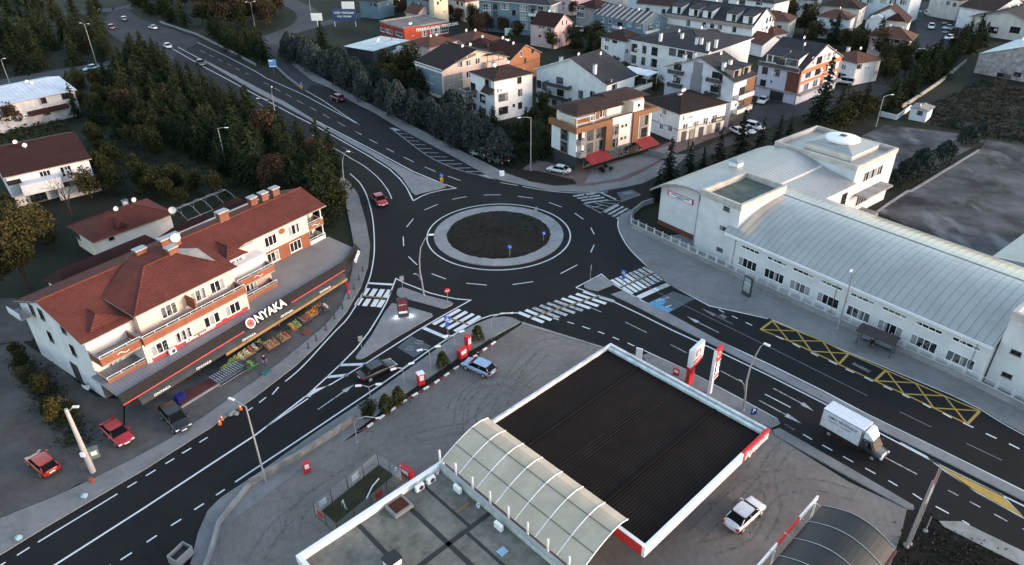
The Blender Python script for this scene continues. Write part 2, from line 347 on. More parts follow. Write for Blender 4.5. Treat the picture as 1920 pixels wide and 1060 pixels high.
# pavements and islands, raised by a kerb
sheet('pavement', [(-80, 1092), (0, 1043), (75, 997), (184, 933), (272, 882), (401, 800), (480, 745), (555, 687), (605, 640), (650, 587), (677, 540), (690, 500), (694, 460), (687, 420), (680, 395), (672, 367), (655, 342), (638, 330), (637, 345), (643, 362), (652, 400), (660, 440), (666, 475), (660, 510), (652, 545), (640, 575), (610, 612), (570, 645), (530, 678), (480, 715), (430, 750), (380, 785), (310, 830), (240, 868), (175, 900), (100, 935), (0, 975), (-80, 1010)], .18, pave, 0, pave_pale)
sheet('forecourt', [(160, 845), (235, 800), (235, 752), (420, 640), (560, 560), (650, 480), (666, 475), (660, 510), (652, 545), (640, 575), (610, 612), (570, 645), (530, 678), (480, 715), (430, 750), (380, 785), (310, 830), (240, 868), (175, 900), (140, 912)], .1, forecourt)
sheet('yard', [(-80, 1010), (0, 975), (100, 935), (145, 910), (165, 845), (232, 800), (232, 750), (180, 745), (100, 680), (40, 640), (-60, 660), (-200, 800)], .07, rough_gr)
sheet('pavement', [(-80, 560), (30, 560), (80, 600), (60, 640), (-60, 650)], .05, rough_gr)
sheet('pavement', zoom(480, 480, 4, [(1920, 470), (1860, 462), (1760, 475), (1620, 530), (1480, 615), (1140, 860), (840, 1075), (480, 1310), (0, 1650), (-260, 1820), (-360, 1920), (-430, 2080), (-490, 2320), (-300, 2320), (-270, 2110), (-160, 1980), (320, 1620), (640, 1405), (750, 1320), (1150, 1020), (1400, 850), (1560, 745), (1700, 665), (1820, 590), (1985, 500)]), .18, pave, 0, pave_pale)
sheet('planting_bed', [(667, 811), (700, 786), (750, 750), (830, 696), (870, 668), (905, 648), (925, 634), (928, 641), (885, 671), (850, 693), (815, 718), (769, 745), (720, 779), (680, 809)], .2, soil, 0, conc)
sheet('station_forecourt', [(979, 609), (1130, 655), (1205, 668), (1217, 700), (1446, 806), (1452, 818), (1591, 905), (1700, 956), (1690, 1000), (1660, 1090), (1600, 1200), (380, 1200), (405, 1060), (415, 1000), (440, 975), (560, 885), (640, 832), (680, 810), (720, 780), (769, 746), (815, 719), (850, 694), (885, 672), (928, 642)], .1, lot)
sheet('pavement', [(1205, 668), (1217, 665), (1285, 695), (1372, 742), (1458, 789), (1462, 796), (1446, 804), (1400, 790), (1215, 690)], .2, pave, 0, pave_pale)
sheet('pavement', [(1449, 808), (1461, 805), (1591, 879), (1712, 950), (1713, 957), (1700, 956), (1580, 890), (1452, 818)], .2, pave, 0, pave_pale)
sheet('kerb_strip', [(979, 605), (1130, 652), (1132, 655), (978, 609)], .16, conc, 0)
sheet('soil_bank', [(1700, 958), (1713, 958), (1760, 985), (1920, 1060), (2100, 1160), (2000, 1250), (1600, 1250), (1660, 1090), (1690, 1000)], .09, soil)
sheet('pavement', [(1760, 979), (1802, 980), (1920, 1037), (2150, 1148), (2150, 1180), (1920, 1065), (1770, 990)], .16, conc, 0)
sheet('pavement', [(1182, 394), (1161, 408), (1160, 425), (1167, 444), (1185, 470), (1217, 504), (1255, 535), (1332, 574), (1440, 597), (1447, 600), (1590, 660), (1665, 692), (1785, 742), (1840, 768), (1875, 790), (1920, 814), (2050, 880), (2300, 1010), (2330, 985), (1920, 772), (1800, 712), (1640, 640), (1440, 549), (1305, 487), (1215, 444), (1182, 428), (1185, 400)], .18, pave, 0, pave_pale)
sheet('school_grounds', [(1186, 400), (1184, 428), (1305, 484), (1440, 545), (1640, 636), (1920, 768), (2330, 980), (2330, 700), (1700, 470), (1350, 330), (1240, 350), (1200, 380)], .08, pave)
sheet('garden', [(1190, 372), (1188, 424), (1232, 446), (1280, 440), (1300, 330), (1245, 345)], .12, grass)
sheet('pavement', [(960, 344), (942, 340), (917, 332), (855, 297), (752, 243), (700, 211), (655, 189), (620, 166), (586, 152), (552, 125), (532, 104), (536, 103), (560, 122), (620, 156), (700, 200), (772, 236), (855, 280), (905, 304), (948, 326), (1000, 344), (1040, 350), (1110, 350), (1172, 340), (1210, 322), (1260, 292), (1290, 290), (1262, 318), (1232, 332), (1205, 345), (1172, 352), (1115, 362), (1035, 359)], .18, pave, 0, pave_pale)
sheet('shop_forecourt', [(1000, 343), (1040, 350), (1110, 350), (1172, 340), (1210, 322), (1260, 292), (1330, 262), (1395, 240), (1370, 225), (1260, 265), (1200, 290), (1100, 318), (1000, 300), (980, 318)], .1, brick_pave)
sheet('soil_verge', [(925, 322), (960, 318), (1010, 322), (1075, 338), (1082, 346), (1040, 350), (985, 338), (948, 326)], .13, soil)
sheet('shop_forecourt', [(1095, 346), (1160, 336), (1215, 312), (1268, 285), (1250, 275), (1200, 292), (1110, 322)], .12, pave)
# median and traffic islands
def grow(px): return px
sheet('traffic_island', zoom(480, 240, 4, [(540, 8), (700, 88), (900, 195), (1050, 278), (1200, 355), (1330, 400), (1420, 428), (1425, 445), (1380, 462), (1220, 498), (1195, 508), (1170, 490), (1100, 385), (1040, 325), (990, 290), (850, 200), (700, 118), (490, -6), (205, -162), (-10, -272), (-385, -491), (-380, -503), (225, -186)]), .2, isl, 0, pave_pale)
sheet('median', [(1146, 554), (1167, 547), (1200, 565), (1255, 590), (1350, 642), (1440, 687), (1540, 737), (1630, 782), (1760, 845), (1920, 925), (2150, 1040), (2150, 1062), (1920, 942), (1760, 862), (1636, 802), (1540, 752), (1440, 701), (1350, 655), (1262, 612), (1180, 570)], .2, isl, 0, pave_pale)
sheet('traffic_island', zoom(960, 480, 4, [(600, 185), (625, 168), (660, 158), (685, 160), (755, 212), (750, 225), (640, 270), (570, 256), (540, 240), (542, 222)]), .2, isl, 0, pave_pale)
sheet('traffic_island', zoom(480, 480, 4, [(1020, 362), (1120, 385), (1320, 440), (1325, 458), (1050, 620), (810, 772), (780, 782), (752, 778), (748, 765), (870, 600), (960, 440)]), .2, isl, 0, pave_pale)
sheet('traffic_island', zoom(480, 480, 4, [(1062, 258), (1085, 246), (1110, 246), (1280, 305), (1460, 350), (1478, 362), (1470, 375), (1415, 400), (1390, 400), (1230, 355), (1070, 312), (1054, 295)]), .2, isl, 0, pave_pale)
RC = (-2.16, 106.7)
mb = MB(); mb.prism([(RC[0]+10.9*math.cos(a*math.pi/36), RC[1]+10.9*math.sin(a*math.pi/36)) for a in range(72)], 0, .2, pave_pale, pave_pale); struct(mb.build('roundabout_kerb_ring'))
mb = MB(); rr = [8.75+R.uniform(-.12, .12) for _ in range(72)]
secs = [[(RC[0]+rr[a]*k*math.cos(a*math.pi/36), RC[1]+rr[a]*k*math.sin(a*math.pi/36), z+(R.uniform(-.05, .05) if 0 < k < 1 else 0)) for a in range(72)] for k, z in ((1, .2), (.97, .26), (.85, .36), (.6, .5), (.3, .6), (.02, .62))]
mb.loft(secs, soil); rs = mb.build('roundabout_soil', smooth=True); struct(rs)
# ------------------------------------------------------------------ road markings (thin sheets of paint on the asphalt)
ZM = .066
mk = MB()
def ln(px, w=.14, m=None, sm=False, z=ZM, o=None):
    pts = [tuple(P(x, y).xy) for x, y in px]
    (o or mk).strip(smooth_line(pts) if sm else pts, w, z, m or w_paint)
def seg(px, w=.14, m=None):
    for i in range(0, len(px), 2): ln(px[i:i+2], w, m)
def quad(px, m=None, z=ZM): mk.face([(p.x, p.y, z) for p in Ps(px)], m or w_paint)
mk.strip([(RC[0]+12.05*math.cos(a*math.pi/40), RC[1]+12.05*math.sin(a*math.pi/40)) for a in range(81)], .2, ZM, w_paint)
seg([(796, 394.5), (820.5, 384), (848, 374.5), (874.5, 369.5), (907, 366.5), (939, 366), (762.5, 426.5), (775, 411), (756, 444.5), (757, 462), (766, 482), (782, 497.5), (809, 514), (836, 524), (874, 532), (912.5, 535.5), (961, 534.5), (1000, 529), (1051, 514), (1082.5, 497.5), (1107.5, 474), (1114, 460), (1107.5, 427.5), (1114, 440), (1077.5, 400.5), (1094, 412), (1029.5, 380.5), (1053, 389), (971, 369), (999.5, 372.5)], .15)
Z = lambda *a: zoom(480, 240, 4, a)
Y = lambda *a: zoom(480, 0, 4, a)
X = lambda *a: zoom(0, 0, 4, a)
seg(Z((730, 20), (790, 52), (850, 88), (910, 118), (978, 155), (1035, 185), (1110, 222), (1182, 258), (1265, 295), (1348, 330), (1440, 365), (1533, 397)))
seg(Y((60, 622), (100, 642), (140, 663), (183, 690), (225, 708), (268, 733), (308, 755), (355, 782), (403, 806), (452, 833), (503, 860), (550, 887), (612, 918), (668, 950), (730, 980), (790, 1015)), .15, w_worn)
seg(X((1500, 380), (1540, 400), (1570, 412), (1600, 430), (1635, 448), (1668, 462), (1705, 480), (1735, 495), (1765, 512), (1800, 530), (1840, 548), (1870, 562)), .16, w_worn)
seg(Y((10, 770), (55, 800), (110, 832), (155, 858), (310, 950), (350, 975), (420, 1015), (480, 1045)), .15, w_worn)
ln(Z((520, 120), (640, 185), (720, 235), (790, 275), (850, 318), (915, 375), (965, 435), (1000, 490), (1018, 535)), .15, None, True)
ln(Z((705, 345), (760, 395), (790, 430), (825, 495), (850, 570), (870, 650), (882, 740), (888, 860), (885, 960), (870, 1058), (852, 1130), (810, 1230), (750, 1335), (680, 1440), (600, 1522), (500, 1630), (400, 1740), (310, 1830), (220, 1905)), .18, None, True)
seg(Z((650, 145), (735, 190)), .15, w_faint)
ln(Z((1180, 550), (1130, 450), (1080, 385), (1000, 310), (850, 215), (700, 130), (470, 0), (300, -85), (0, -245), (-200, -355), (-380, -450), (-640, -600)), .22)
ln(Z((1180, 550), (1240, 515), (1300, 492), (1400, 468), (1500, 455), (1400, 420), (1180, 330), (900, 180), (550, 0), (300, -130), (0, -300), (-150, -385), (-390, -500), (-585, -605)), .22)
ln(X((1480, 320), (1700, 425), (1920, 540), (2000, 590), (2270, 710), (2700, 940)), .18)
ln(Y((370, 680), (500, 755), (640, 850), (778, 940)), .16)
ln(Z((1010, 5), (1130, 95), (1270, 200), (1400, 270), (1530, 320), (1660, 355), (1800, 390)), .16, w_worn, True)
seg(Z((1065, 42), (1135, 48), (1098, 70), (1180, 75), (1132, 98), (1225, 102), (1170, 125), (1272, 130), (1208, 157), (1320, 158), (1250, 188), (1372, 190), (1295, 218), (1435, 220), (1345, 248), (1490, 246), (1400, 275), (1545, 272), (1470, 305), (1610, 302), (1560, 330), (1675, 330)), .22, w_worn)
quad(Z((998, 2), (1040, 2), (1092, 22), (1040, 24)), w_worn); quad(Z((1650, 353), (1730, 354), (1795, 388), (1740, 380)), w_worn)
ln(zoom(960, 240, 4, [(75, 440), (190, 462), (300, 478), (460, 490), (600, 490), (720, 482)]), .15, None, True)
seg(zoom(960, 240, 4, [(-90, 412), (45, 435)]), .15)
# north-east mouth: crossing, chevron island, crossing
V = lambda *a: zoom(960, 240, 4, a)
for a, b in (((458, 515), (540, 503)), ((490, 531), (570, 519)), ((520, 548), (600, 535)), ((548, 566), (640, 553)), ((555, 503), (630, 493)), ((578, 520), (660, 508)), ((600, 537), (690, 523)), ((640, 556), (720, 543))): ln(V(a, b), .55, w_worn)
for a, b in (((695, 636), (800, 578)), ((725, 652), (835, 592)), ((755, 668), (866, 606)), ((785, 684), (892, 620))): ln(V(a, b), .5, w_worn)
ln(V((537, 573), (665, 641), (830, 550)), .14, w_worn); ln(V((537, 573), (700, 548), (830, 550)), .14, w_worn)
seg(V((560, 580), (700, 615), (600, 600), (690, 580), (620, 565), (740, 598), (660, 560), (790, 575)), .16, w_worn)
ln(V((665, 641), (740, 595), (830, 552), (900, 525), (968, 503)), .18, pave_pale, True); seg(V((665, 487), (780, 540)), .45, w_worn)
quad(V((785, 487), (900, 466), (965, 500), (825, 548)), g_paint, .063); quad(V((825, 490), (890, 478), (915, 492), (845, 505)), w_faint)
ln(V((892, 622), (840, 645), (805, 672), (795, 740), (830, 830), (900, 930), (1030, 1055)), .2, None, True)
W = lambda *a: zoom(960, 480, 4, a)
ln(W((1030, 95), (1110, 160), (1180, 216), (1330, 297), (1480, 378), (1700, 425), (1920, 474)), .2)
# south-east road
ln(W((940, 320), (1170, 440), (1560, 645), (1920, 812), (2330, 1015)) + [(1630, 780), (1760, 843), (1920, 922), (2100, 1012)], .2)
ln(W((480, 240), (670, 140), (760, 215), (940, 320)), .2); ln(W((480, 240), (620, 290), (760, 345), (980, 450), (1200, 560), (1560, 725), (1920, 898)) + [(1540, 755), (1636, 806), (1772, 878), (1920, 950), (2100, 1042)], .2)
for i in range(10):
    t = i/9; a = (972+(1094-972)*t, 586.5-(586.5-547.5)*t); b = (1019+(1151-1019)*t, 605.5-(605.5-566)*t)
    for f0, f1 in ((0, .46), (.54, 1)): ln([(a[0]+(b[0]-a[0])*f0, a[1]+(b[1]-a[1])*f0), (a[0]+(b[0]-a[0])*f1, a[1]+(b[1]-a[1])*f1)], .62, w_worn if 1 < i < 6 else w_paint)
ln([(995, 597), (1122, 556)], .35, mud, z=.07)
for i in range(8):
    t = i/7; a = (1146.5+(1206-1146.5)*t, 525.5-(525.5-502)*t); b = (1186+(1243-1186)*t, 552-(552-526)*t)
    for f0, f1 in ((0, .46), (.54, 1)): ln([(a[0]+(b[0]-a[0])*f0, a[1]+(b[1]-a[1])*f0), (a[0]+(b[0]-a[0])*f1, a[1]+(b[1]-a[1])*f1)], .62, w_paint if i < 4 else w_worn)
ln([(1166, 539), (1222, 513)], .35, mud, z=.07)
ln(W((935, 320), (1090, 250)), .9); ln(W((1090, 250), (1180, 213)), .9, w_worn)
quad(W((1120, 310), (1205, 270), (1370, 325), (1165, 435), (1015, 360)), g_paint, .063)
quad(W((1018, 358), (1110, 318), (1160, 345), (1120, 375), (1210, 400), (1165, 433)), b_paint, .0665)
for a in ((1075, 345), (1150, 390), (1130, 330)): ln(W(a, (a[0]+45, a[1]-18)), .25, w_worn, z=.07)
seg(W((1010, 235), (1920, 682)) + [(1440, 650.5), (1626, 743)], .1, w_faint)
seg([(1687, 773), (1746, 802), (1811, 832), (1878, 864)], .12, w_faint)
def arrow(tail, neck, tip, w=.16, hw=.36, m=None):
    m = m or w_worn
    t, k, e = P(*tail), P(*neck), P(*tip); d = (e-t).normalized(); q = Vector((-d.y, d.x, 0))
    ln([tail, neck], w, m); mk.face([tuple(k+q*hw+Vector((0, 0, ZM))), tuple(k-q*hw+Vector((0, 0, ZM))), tuple(e+Vector((0, 0, ZM)))][::-1], m or w_paint)
arrow((1347.5, 624.5), (1308, 605), (1288, 594)); arrow((1374, 609), (1340, 592), (1315, 579), m=w_faint)
quad(W((1545, 450), (1580, 440), (1612, 462), (1590, 475), (1570, 458)), w_faint)
A7 = lambda *a: zoom(1340, 620, 4.418, a)
arrow(*A7((485, 482), (722, 608), (820, 672))); arrow(*A7((368, 582), (590, 702), (718, 775))); seg(A7((415, 530), (628, 640)))
arrow((596, 769), (645, 735), (664, 722), m=w_worn)
for l in ([(850, 500), (1010, 578)], [(1190, 670), (1310, 730)], [(1565, 865), (1700, 938)], [(580, 388), (670, 424)]): seg(W(*l), .14, w_worn)
for l in ([(415, 498), (465, 512)], [(528, 532), (585, 552)], [(645, 570), (692, 588)], [(755, 612), (802, 632)], [(868, 656), (918, 680)], [(310, 470), (350, 483)], [(1550, 405), (1590, 427)], [(1648, 453), (1692, 473)], [(1753, 502), (1800, 525)]): seg(W(*l), .16)
ln(W((990, 712), (1290, 850), (1650, 1040)) + [(1458, 787)], .15)
A8 = lambda *a: zoom(1440, 740, 3.3125, a)
seg(A7((580, 780), (655, 823)), .18); seg(A8((104, 188), (158, 218), (218, 250), (272, 282), (335, 315), (398, 350), (465, 387), (528, 422), (603, 460), (667, 495), (747, 537), (803, 570), (898, 618), (955, 655), (1040, 697), (1123, 742), (1205, 785), (1250, 812)), .15)
seg(A8((720, 390), (925, 498), (1118, 598), (1180, 630), (1252, 668), (1318, 703), (1403, 745), (1485, 790), (1580, 835), (1660, 880)), .15, w_worn)
quad(A8((985, 388), (1090, 452), (1250, 530), (1440, 620), (1600, 775), (1420, 680), (1230, 570), (1090, 470)), y_paint)
ln(A8((1440, 617), (1602, 780), (1300, 612), (1090, 472), (980, 385), (820, 300)), .16)
A4 = lambda *a: zoom(1440, 480, 4, a)
seg(A4((60, 605), (115, 630), (185, 660), (240, 690), (320, 728), (375, 755), (455, 788), (515, 818), (582, 850), (645, 880), (722, 912), (785, 945), (865, 978), (930, 1010), (1005, 1040), (1060, 1068)) + A8((960, 58), (1010, 85), (1085, 118), (1140, 148), (1210, 178), (1275, 208), (1352, 245), (1418, 275), (1495, 308), (1560, 340)), .2)
T = [(1448, 602.5), (1494, 621.5), (1542, 640.5), (1591, 664)]; B = [(1426, 619), (1479, 640), (1521, 659.5), (1572.5, 684)]
T2 = [(1661, 695), (1716, 719), (1770.6, 743.4), (1837, 771.5)]; B2 = [(1640, 715), (1695, 739.6), (1750.7, 766), (1813.5, 796)]
ln(T+T2, .22, y_paint, z=.0665); ln(B+B2, .2, y_paint, z=.0625); seg([T[0], B[0], T[3], B[3], T2[0], B2[0], T2[3], B2[3]], .3, y_paint)
for t, b in ((T, B), (T2, B2)):
    for i in range(3): ln([t[i], b[i+1]], .2, y_paint, z=.0675); ln([b[i], t[i+1]], .2, y_paint, z=.07)
ln(A4((640, 805), (770, 870)), .1, w_worn); ln(A4((632, 812), (755, 875)), .1, w_worn)
ln([(x, y-1.6) for x, y in [(1447, 602), (1590, 663), (1665, 694), (1785, 744), (1838, 770)]] + [(1875, 792), (1920, 817), (2050, 884)], .14)
# south-west road
S = lambda *a: zoom(480, 480, 4, a)
ln(S((370, 1062), (540, 905), (640, 810), (750, 700), (850, 570), (925, 450), (980, 350), (1020, 250), (1050, 172), (1110, 205), (1200, 240), (1300, 280), (1400, 305), (1500, 325), (1610, 335), (1400, 452), (1200, 570), (1000, 698), (820, 812), (640, 920), (400, 1062)), .2)
quad(S((372, 1060), (440, 1003), (560, 972), (415, 1058))); seg(S((625, 822), (820, 815), (535, 912), (690, 895)), .5)
def L5(*a): return zoom(0, 740, 3.3125, a)
ln(L5((200, 1145), (350, 1057), (900, 705), (1590, 252)) + [(572, 745)], .22); ln([(500, 801), (578, 748)], .18)
seg(L5((1240, 300), (1290, 268), (1132, 368), (1188, 335), (1028, 433), (1083, 400), (907, 508), (968, 470), (792, 580), (850, 545), (107, 1002), (185, 952), (-40, 1090), (35, 1045)), .17); seg(L5((237, 920), (730, 620)), .17)
seg(L5((620, 1105), (690, 1062), (750, 1030), (820, 985), (912, 920), (975, 878), (1063, 817), (1127, 777), (1208, 718), (1267, 680), (1343, 628), (1397, 592)), .17)
seg([(510.6, 716.7+24), (522.5, 727)], .17); seg([(486, 756), (499, 746), (465, 771), (474, 765)], .17)
ln([(441, 905), (480, 879), (560, 826), (688, 740), (760, 690)] + S((1300, 710), (1490, 590), (1600, 520), (1680, 478), (1760, 450), (1860, 435), (1960, 430)), .2)
for a, b in (((840, 245), (755, 372)), ((897, 250), (813, 379)), ((951, 253), (876, 383)), ((1006, 257), (920, 388))):
    for f0, f1 in ((0, .46), (.58, 1)): ln(S((a[0]+(b[0]-a[0])*f0, a[1]+(b[1]-a[1])*f0), (a[0]+(b[0]-a[0])*f1, a[1]+(b[1]-a[1])*f1)), .75, w_paint)
ln(S((795, 302), (975, 320)), .35, mud, z=.07); ln(S((838, 207), (1025, 218)), .5)
for a, b in (((1530, 405), (1330, 517)), ((1580, 421), (1387, 534)), ((1631, 438), (1436, 550)), ((1680, 455), (1490, 568))):
    for f0, f1 in ((0, .5), (.56, 1)): ln(S((a[0]+(b[0]-a[0])*f0, a[1]+(b[1]-a[1])*f0), (a[0]+(b[0]-a[0])*f1, a[1]+(b[1]-a[1])*f1)), .62, w_paint)
ln(S((1420, 458), (1580, 515)), .3, mud, z=.07); ln(S((1258, 543), (1440, 622)), .6)
quad(S((1060, 690), (1165, 605), (1315, 680), (1185, 765)), g_paint, .063)
for a in ((1120, 700), (1190, 655)): seg(S(a, (a[0]+60, a[1]+10), (a[0]+15, a[1]-20), (a[0]+65, a[1]-8)), .3, w_faint)
seg([(1748, 20), (1712, 20.5)], .1, w_faint)
for i in range(5):
    ln([(1717+i*8, 20), (1719+i*8, 22.5)], .8, w_worn); ln([(1724+i*8, 91), (1729+i*8, 95)], .8, w_worn)
struct(mk.build('road_marking'))

# tyre marks left by turning cars, and weeds in the roundabout
tmk = paint('tyre rubber on concrete', (.075, .066, .062), .5, (.15, .133, .124))
RT_ = random.Random(5); tk = MB(); TKN = [0]
def tyres(px, w=.2, n=2, gap=1.5):
    pts = smooth_line([tuple(P(x, y).xy) for x, y in px], 8)
    for k in range(n):
        q = []
        for i in range(len(pts)):
            a, b_ = pts[max(i-1, 0)], pts[min(i+1, len(pts)-1)]; d = Vector((b_[0]-a[0], b_[1]-a[1])).normalized(); q.append((pts[i][0]-d.y*gap*(k-.5), pts[i][1]+d.x*gap*(k-.5)))
        TKN[0] += 1; tk.strip(q, w, .103+.0007*TKN[0], tmk)
for l in ([(862, 800), (872, 750), (900, 722), (945, 715), (985, 735)], [(880, 810), (885, 765), (915, 735), (960, 730), (1000, 700)], [(850, 770), (868, 735), (905, 716)], [(940, 760), (965, 700), (1010, 650), (1060, 640)], [(900, 790), (925, 745), (975, 705), (1020, 660)], [(1340, 960), (1400, 900), (1440, 850), (1450, 825)], [(1300, 1010), (1370, 940), (1430, 900), (1500, 890)], [(1420, 1010), (1450, 950), (1440, 890), (1470, 840)], [(1330, 1030), (1400, 1000), (1440, 930), (1520, 910), (1600, 930)], [(760, 830), (820, 812), (880, 800), (930, 760)], [(545, 1010), (560, 960), (620, 910), (700, 860)], [(480, 1050), (520, 990), (570, 950)]): tyres(l)
struct(tk.build('tyre_marks'))
curtain = M('curtained glass', (.26, .27, .28), .2, .2, 3)
# ------------------------------------------------------------------ windows, roofs, houses
WC = {}; VAR = [0]; RW = random.Random(11)
def win_mesh(w, h, style):
    """frame with mullions standing 5 cm proud of the wall; x along the wall, -y out of it, z up, origin at the centre"""
    VAR[0] = (VAR[0]+1) % 3; k = (VAR[0], round(w, 1), round(h, 1), style)
    if k in WC: return WC[k]
    w, h = k[1], k[2]; fr, nx = {'w': (wplas, 1 if w < 1.1 else 2 if w < 1.7 else 3), 'd': (dsteel, 1 if w < 1.1 else 2 if w < 1.7 else 3), 's': (wplas, 1), 'b': (dsteel, 4), 'l': (wplas, max(1, round(w/.9))), 'q': (wplas, 4)}[style]
    t = .07; m = MB(); hw, hh = w/2, h/2
    m.box(-hw, hw, -.06, .02, -hh, -hh+t, fr).box(-hw, hw, -.06, .02, hh-t, hh, fr).box(-hw, -hw+t, -.06, .02, -hh+t, hh-t, fr).box(hw-t, hw, -.06, .02, -hh+t, hh-t, fr)
    for i in range(1, nx): x = -hw+w*i/nx; m.box(x-t/2, x+t/2, -.055, .02, -hh+t, hh-t, fr)
    if h > 1.9: m.box(-hw+t, hw-t, -.05, .02, -hh+h*.38, -hh+h*.38+t, fr)
    m.box(-hw-.06, hw+.06, -.14, .02, -hh-.06, -hh, conc if style == 'd' else fr)
    p = MB(); pr_ = {'d': .12, 's': .1, 'b': .2, 'q': .42, 'w': .5, 'l': .4}[style]
    for i in range(nx):
        xa, xb = -hw+w*i/nx+t*.4, -hw+w*(i+1)/nx-t*.4; c = RW.random()
        if c < pr_*.5 and nx > 1: xm = (xa+xb)/2; p.face([(xa, -.02, -hh+t), (xm, -.02, -hh+t), (xm, -.02, hh-t), (xa, -.02, hh-t)], curtain); p.face([(xm, -.02, -hh+t), (xb, -.02, -hh+t), (xb, -.02, hh-t), (xm, -.02, hh-t)], darkglass)
        else: p.face([(xa, -.02, -hh+t), (xb, -.02, -hh+t), (xb, -.02, hh-t), (xa, -.02, hh-t)], curtain if c < pr_ else darkglass)
    WC[k] = (m.mesh('window_frame'), p.mesh('pane')); return WC[k]
b = MB(); b.box(-.45, .45, -.16, .16, 0, .65, wplas).loft([[(.1+.25*math.cos(a*.5236), d, .33+.25*math.sin(a*.5236)) for a in range(12)] for d in (-.16, -.19)], dsteel); acm = b.mesh('air_conditioner')
def window(root, face, s, z, w, h, style='w', off=0, x1=0):
    """on face R: along local x at y=off; on L: along local y at x=off"""
    f, p = win_mesh(w, h, style)
    o = put('window', f, root, (s, off, z) if face == 'R' else (off, s, z), 0 if face == 'R' else -math.pi/2)
    put('pane', p, o); return o
def roof_mesh(L, W, h, rh, ov, kind, m, th=.18, fascia=None):
    x0, x1, y0, y1 = -ov, L+ov, -ov, W+ov; b = MB(); e = fascia or conc
    lo = h-.02
    if kind == 'hip':
        if x1-x0 > y1-y0: d = (y1-y0)/2; r0 = (x0+d, (y0+y1)/2); r1 = (x1-d, (y0+y1)/2)
        else: d = (x1-x0)/2; r0 = ((x0+x1)/2, y0+d); r1 = ((x0+x1)/2, y1-d)
        r0 = (*r0, h+rh); r1 = (*r1, h+rh); c = [(x0, y0, lo+th), (x1, y0, lo+th), (x1, y1, lo+th), (x0, y1, lo+th)]
        if x1-x0 > y1-y0:
            b.face([c[0], c[1], r1, r0], m).face([c[1], c[2], r1], m).face([c[2], c[3], r0, r1], m).face([c[3], c[0], r0], m)
            hips = ((c[0], r0), (c[3], r0), (c[1], r1), (c[2], r1), (r0, r1))
        else:
            b.face([c[0], c[1], r0], m).face([c[1], c[2], r1, r0], m).face([c[2], c[3], r1], m).face([c[3], c[0], r0, r1], m)
            hips = ((c[0], r0), (c[1], r0), (c[3], r1), (c[2], r1), (r0, r1))
        for p, q in hips: b.tube([p, q], .09, m, 5)
        lo4 = [(p[0], p[1], lo) for p in c]
        for i in range(4): b.face([lo4[i], lo4[(i+1) % 4], c[(i+1) % 4], c[i]], e)
        b.face(lo4[::-1], e)
    elif kind in ('gableR', 'gableL'):
        ax = 0 if kind == 'gableR' else 1
        half = (y0+y1)/2 if ax == 0 else (x0+x1)/2; lowz = h-ov*rh/(half+ov)
        def V(a, bb, z): return (a, bb, z) if ax == 0 else (bb, a, z)
        a0, a1 = (x0, x1) if ax == 0 else (y0, y1); b0, b1 = (y0, y1) if ax == 0 else (x0, x1)
        secs = []
        for a in (a0, a1):
            secs.append([V(a, b0, lowz), V(a, half, h+rh), V(a, b1, lowz), V(a, b1, lowz+th), V(a, half, h+rh+th), V(a, b0, lowz+th)])
        i = len(b.v); b.v += secs[0]+secs[1]; k = b.mi(m); ke = b.mi(e)
        for j in range(6):
            b.f.append((i+j, i+(j+1) % 6, i+6+(j+1) % 6, i+6+j)); b.m.append(k if j in (3, 4) else ke)
        b.f += [(i, i+1, i+4, i+5), (i+1, i+2, i+3, i+4), (i+6, i+7, i+10, i+11), (i+7, i+8, i+9, i+10)]; b.m += [ke]*4
        b.tube([V(a0, half, h+rh+th), V(a1, half, h+rh+th)], .09, m, 5)
    else:
        b.box(0, L, 0, W, h-.1, h, m)
        for q in ((0, L, 0, .25), (0, L, W-.25, W), (0, .25, .25, W-.25), (L-.25, L, .25, W-.25)): b.box(*q, h, h+.5, e)
    return b
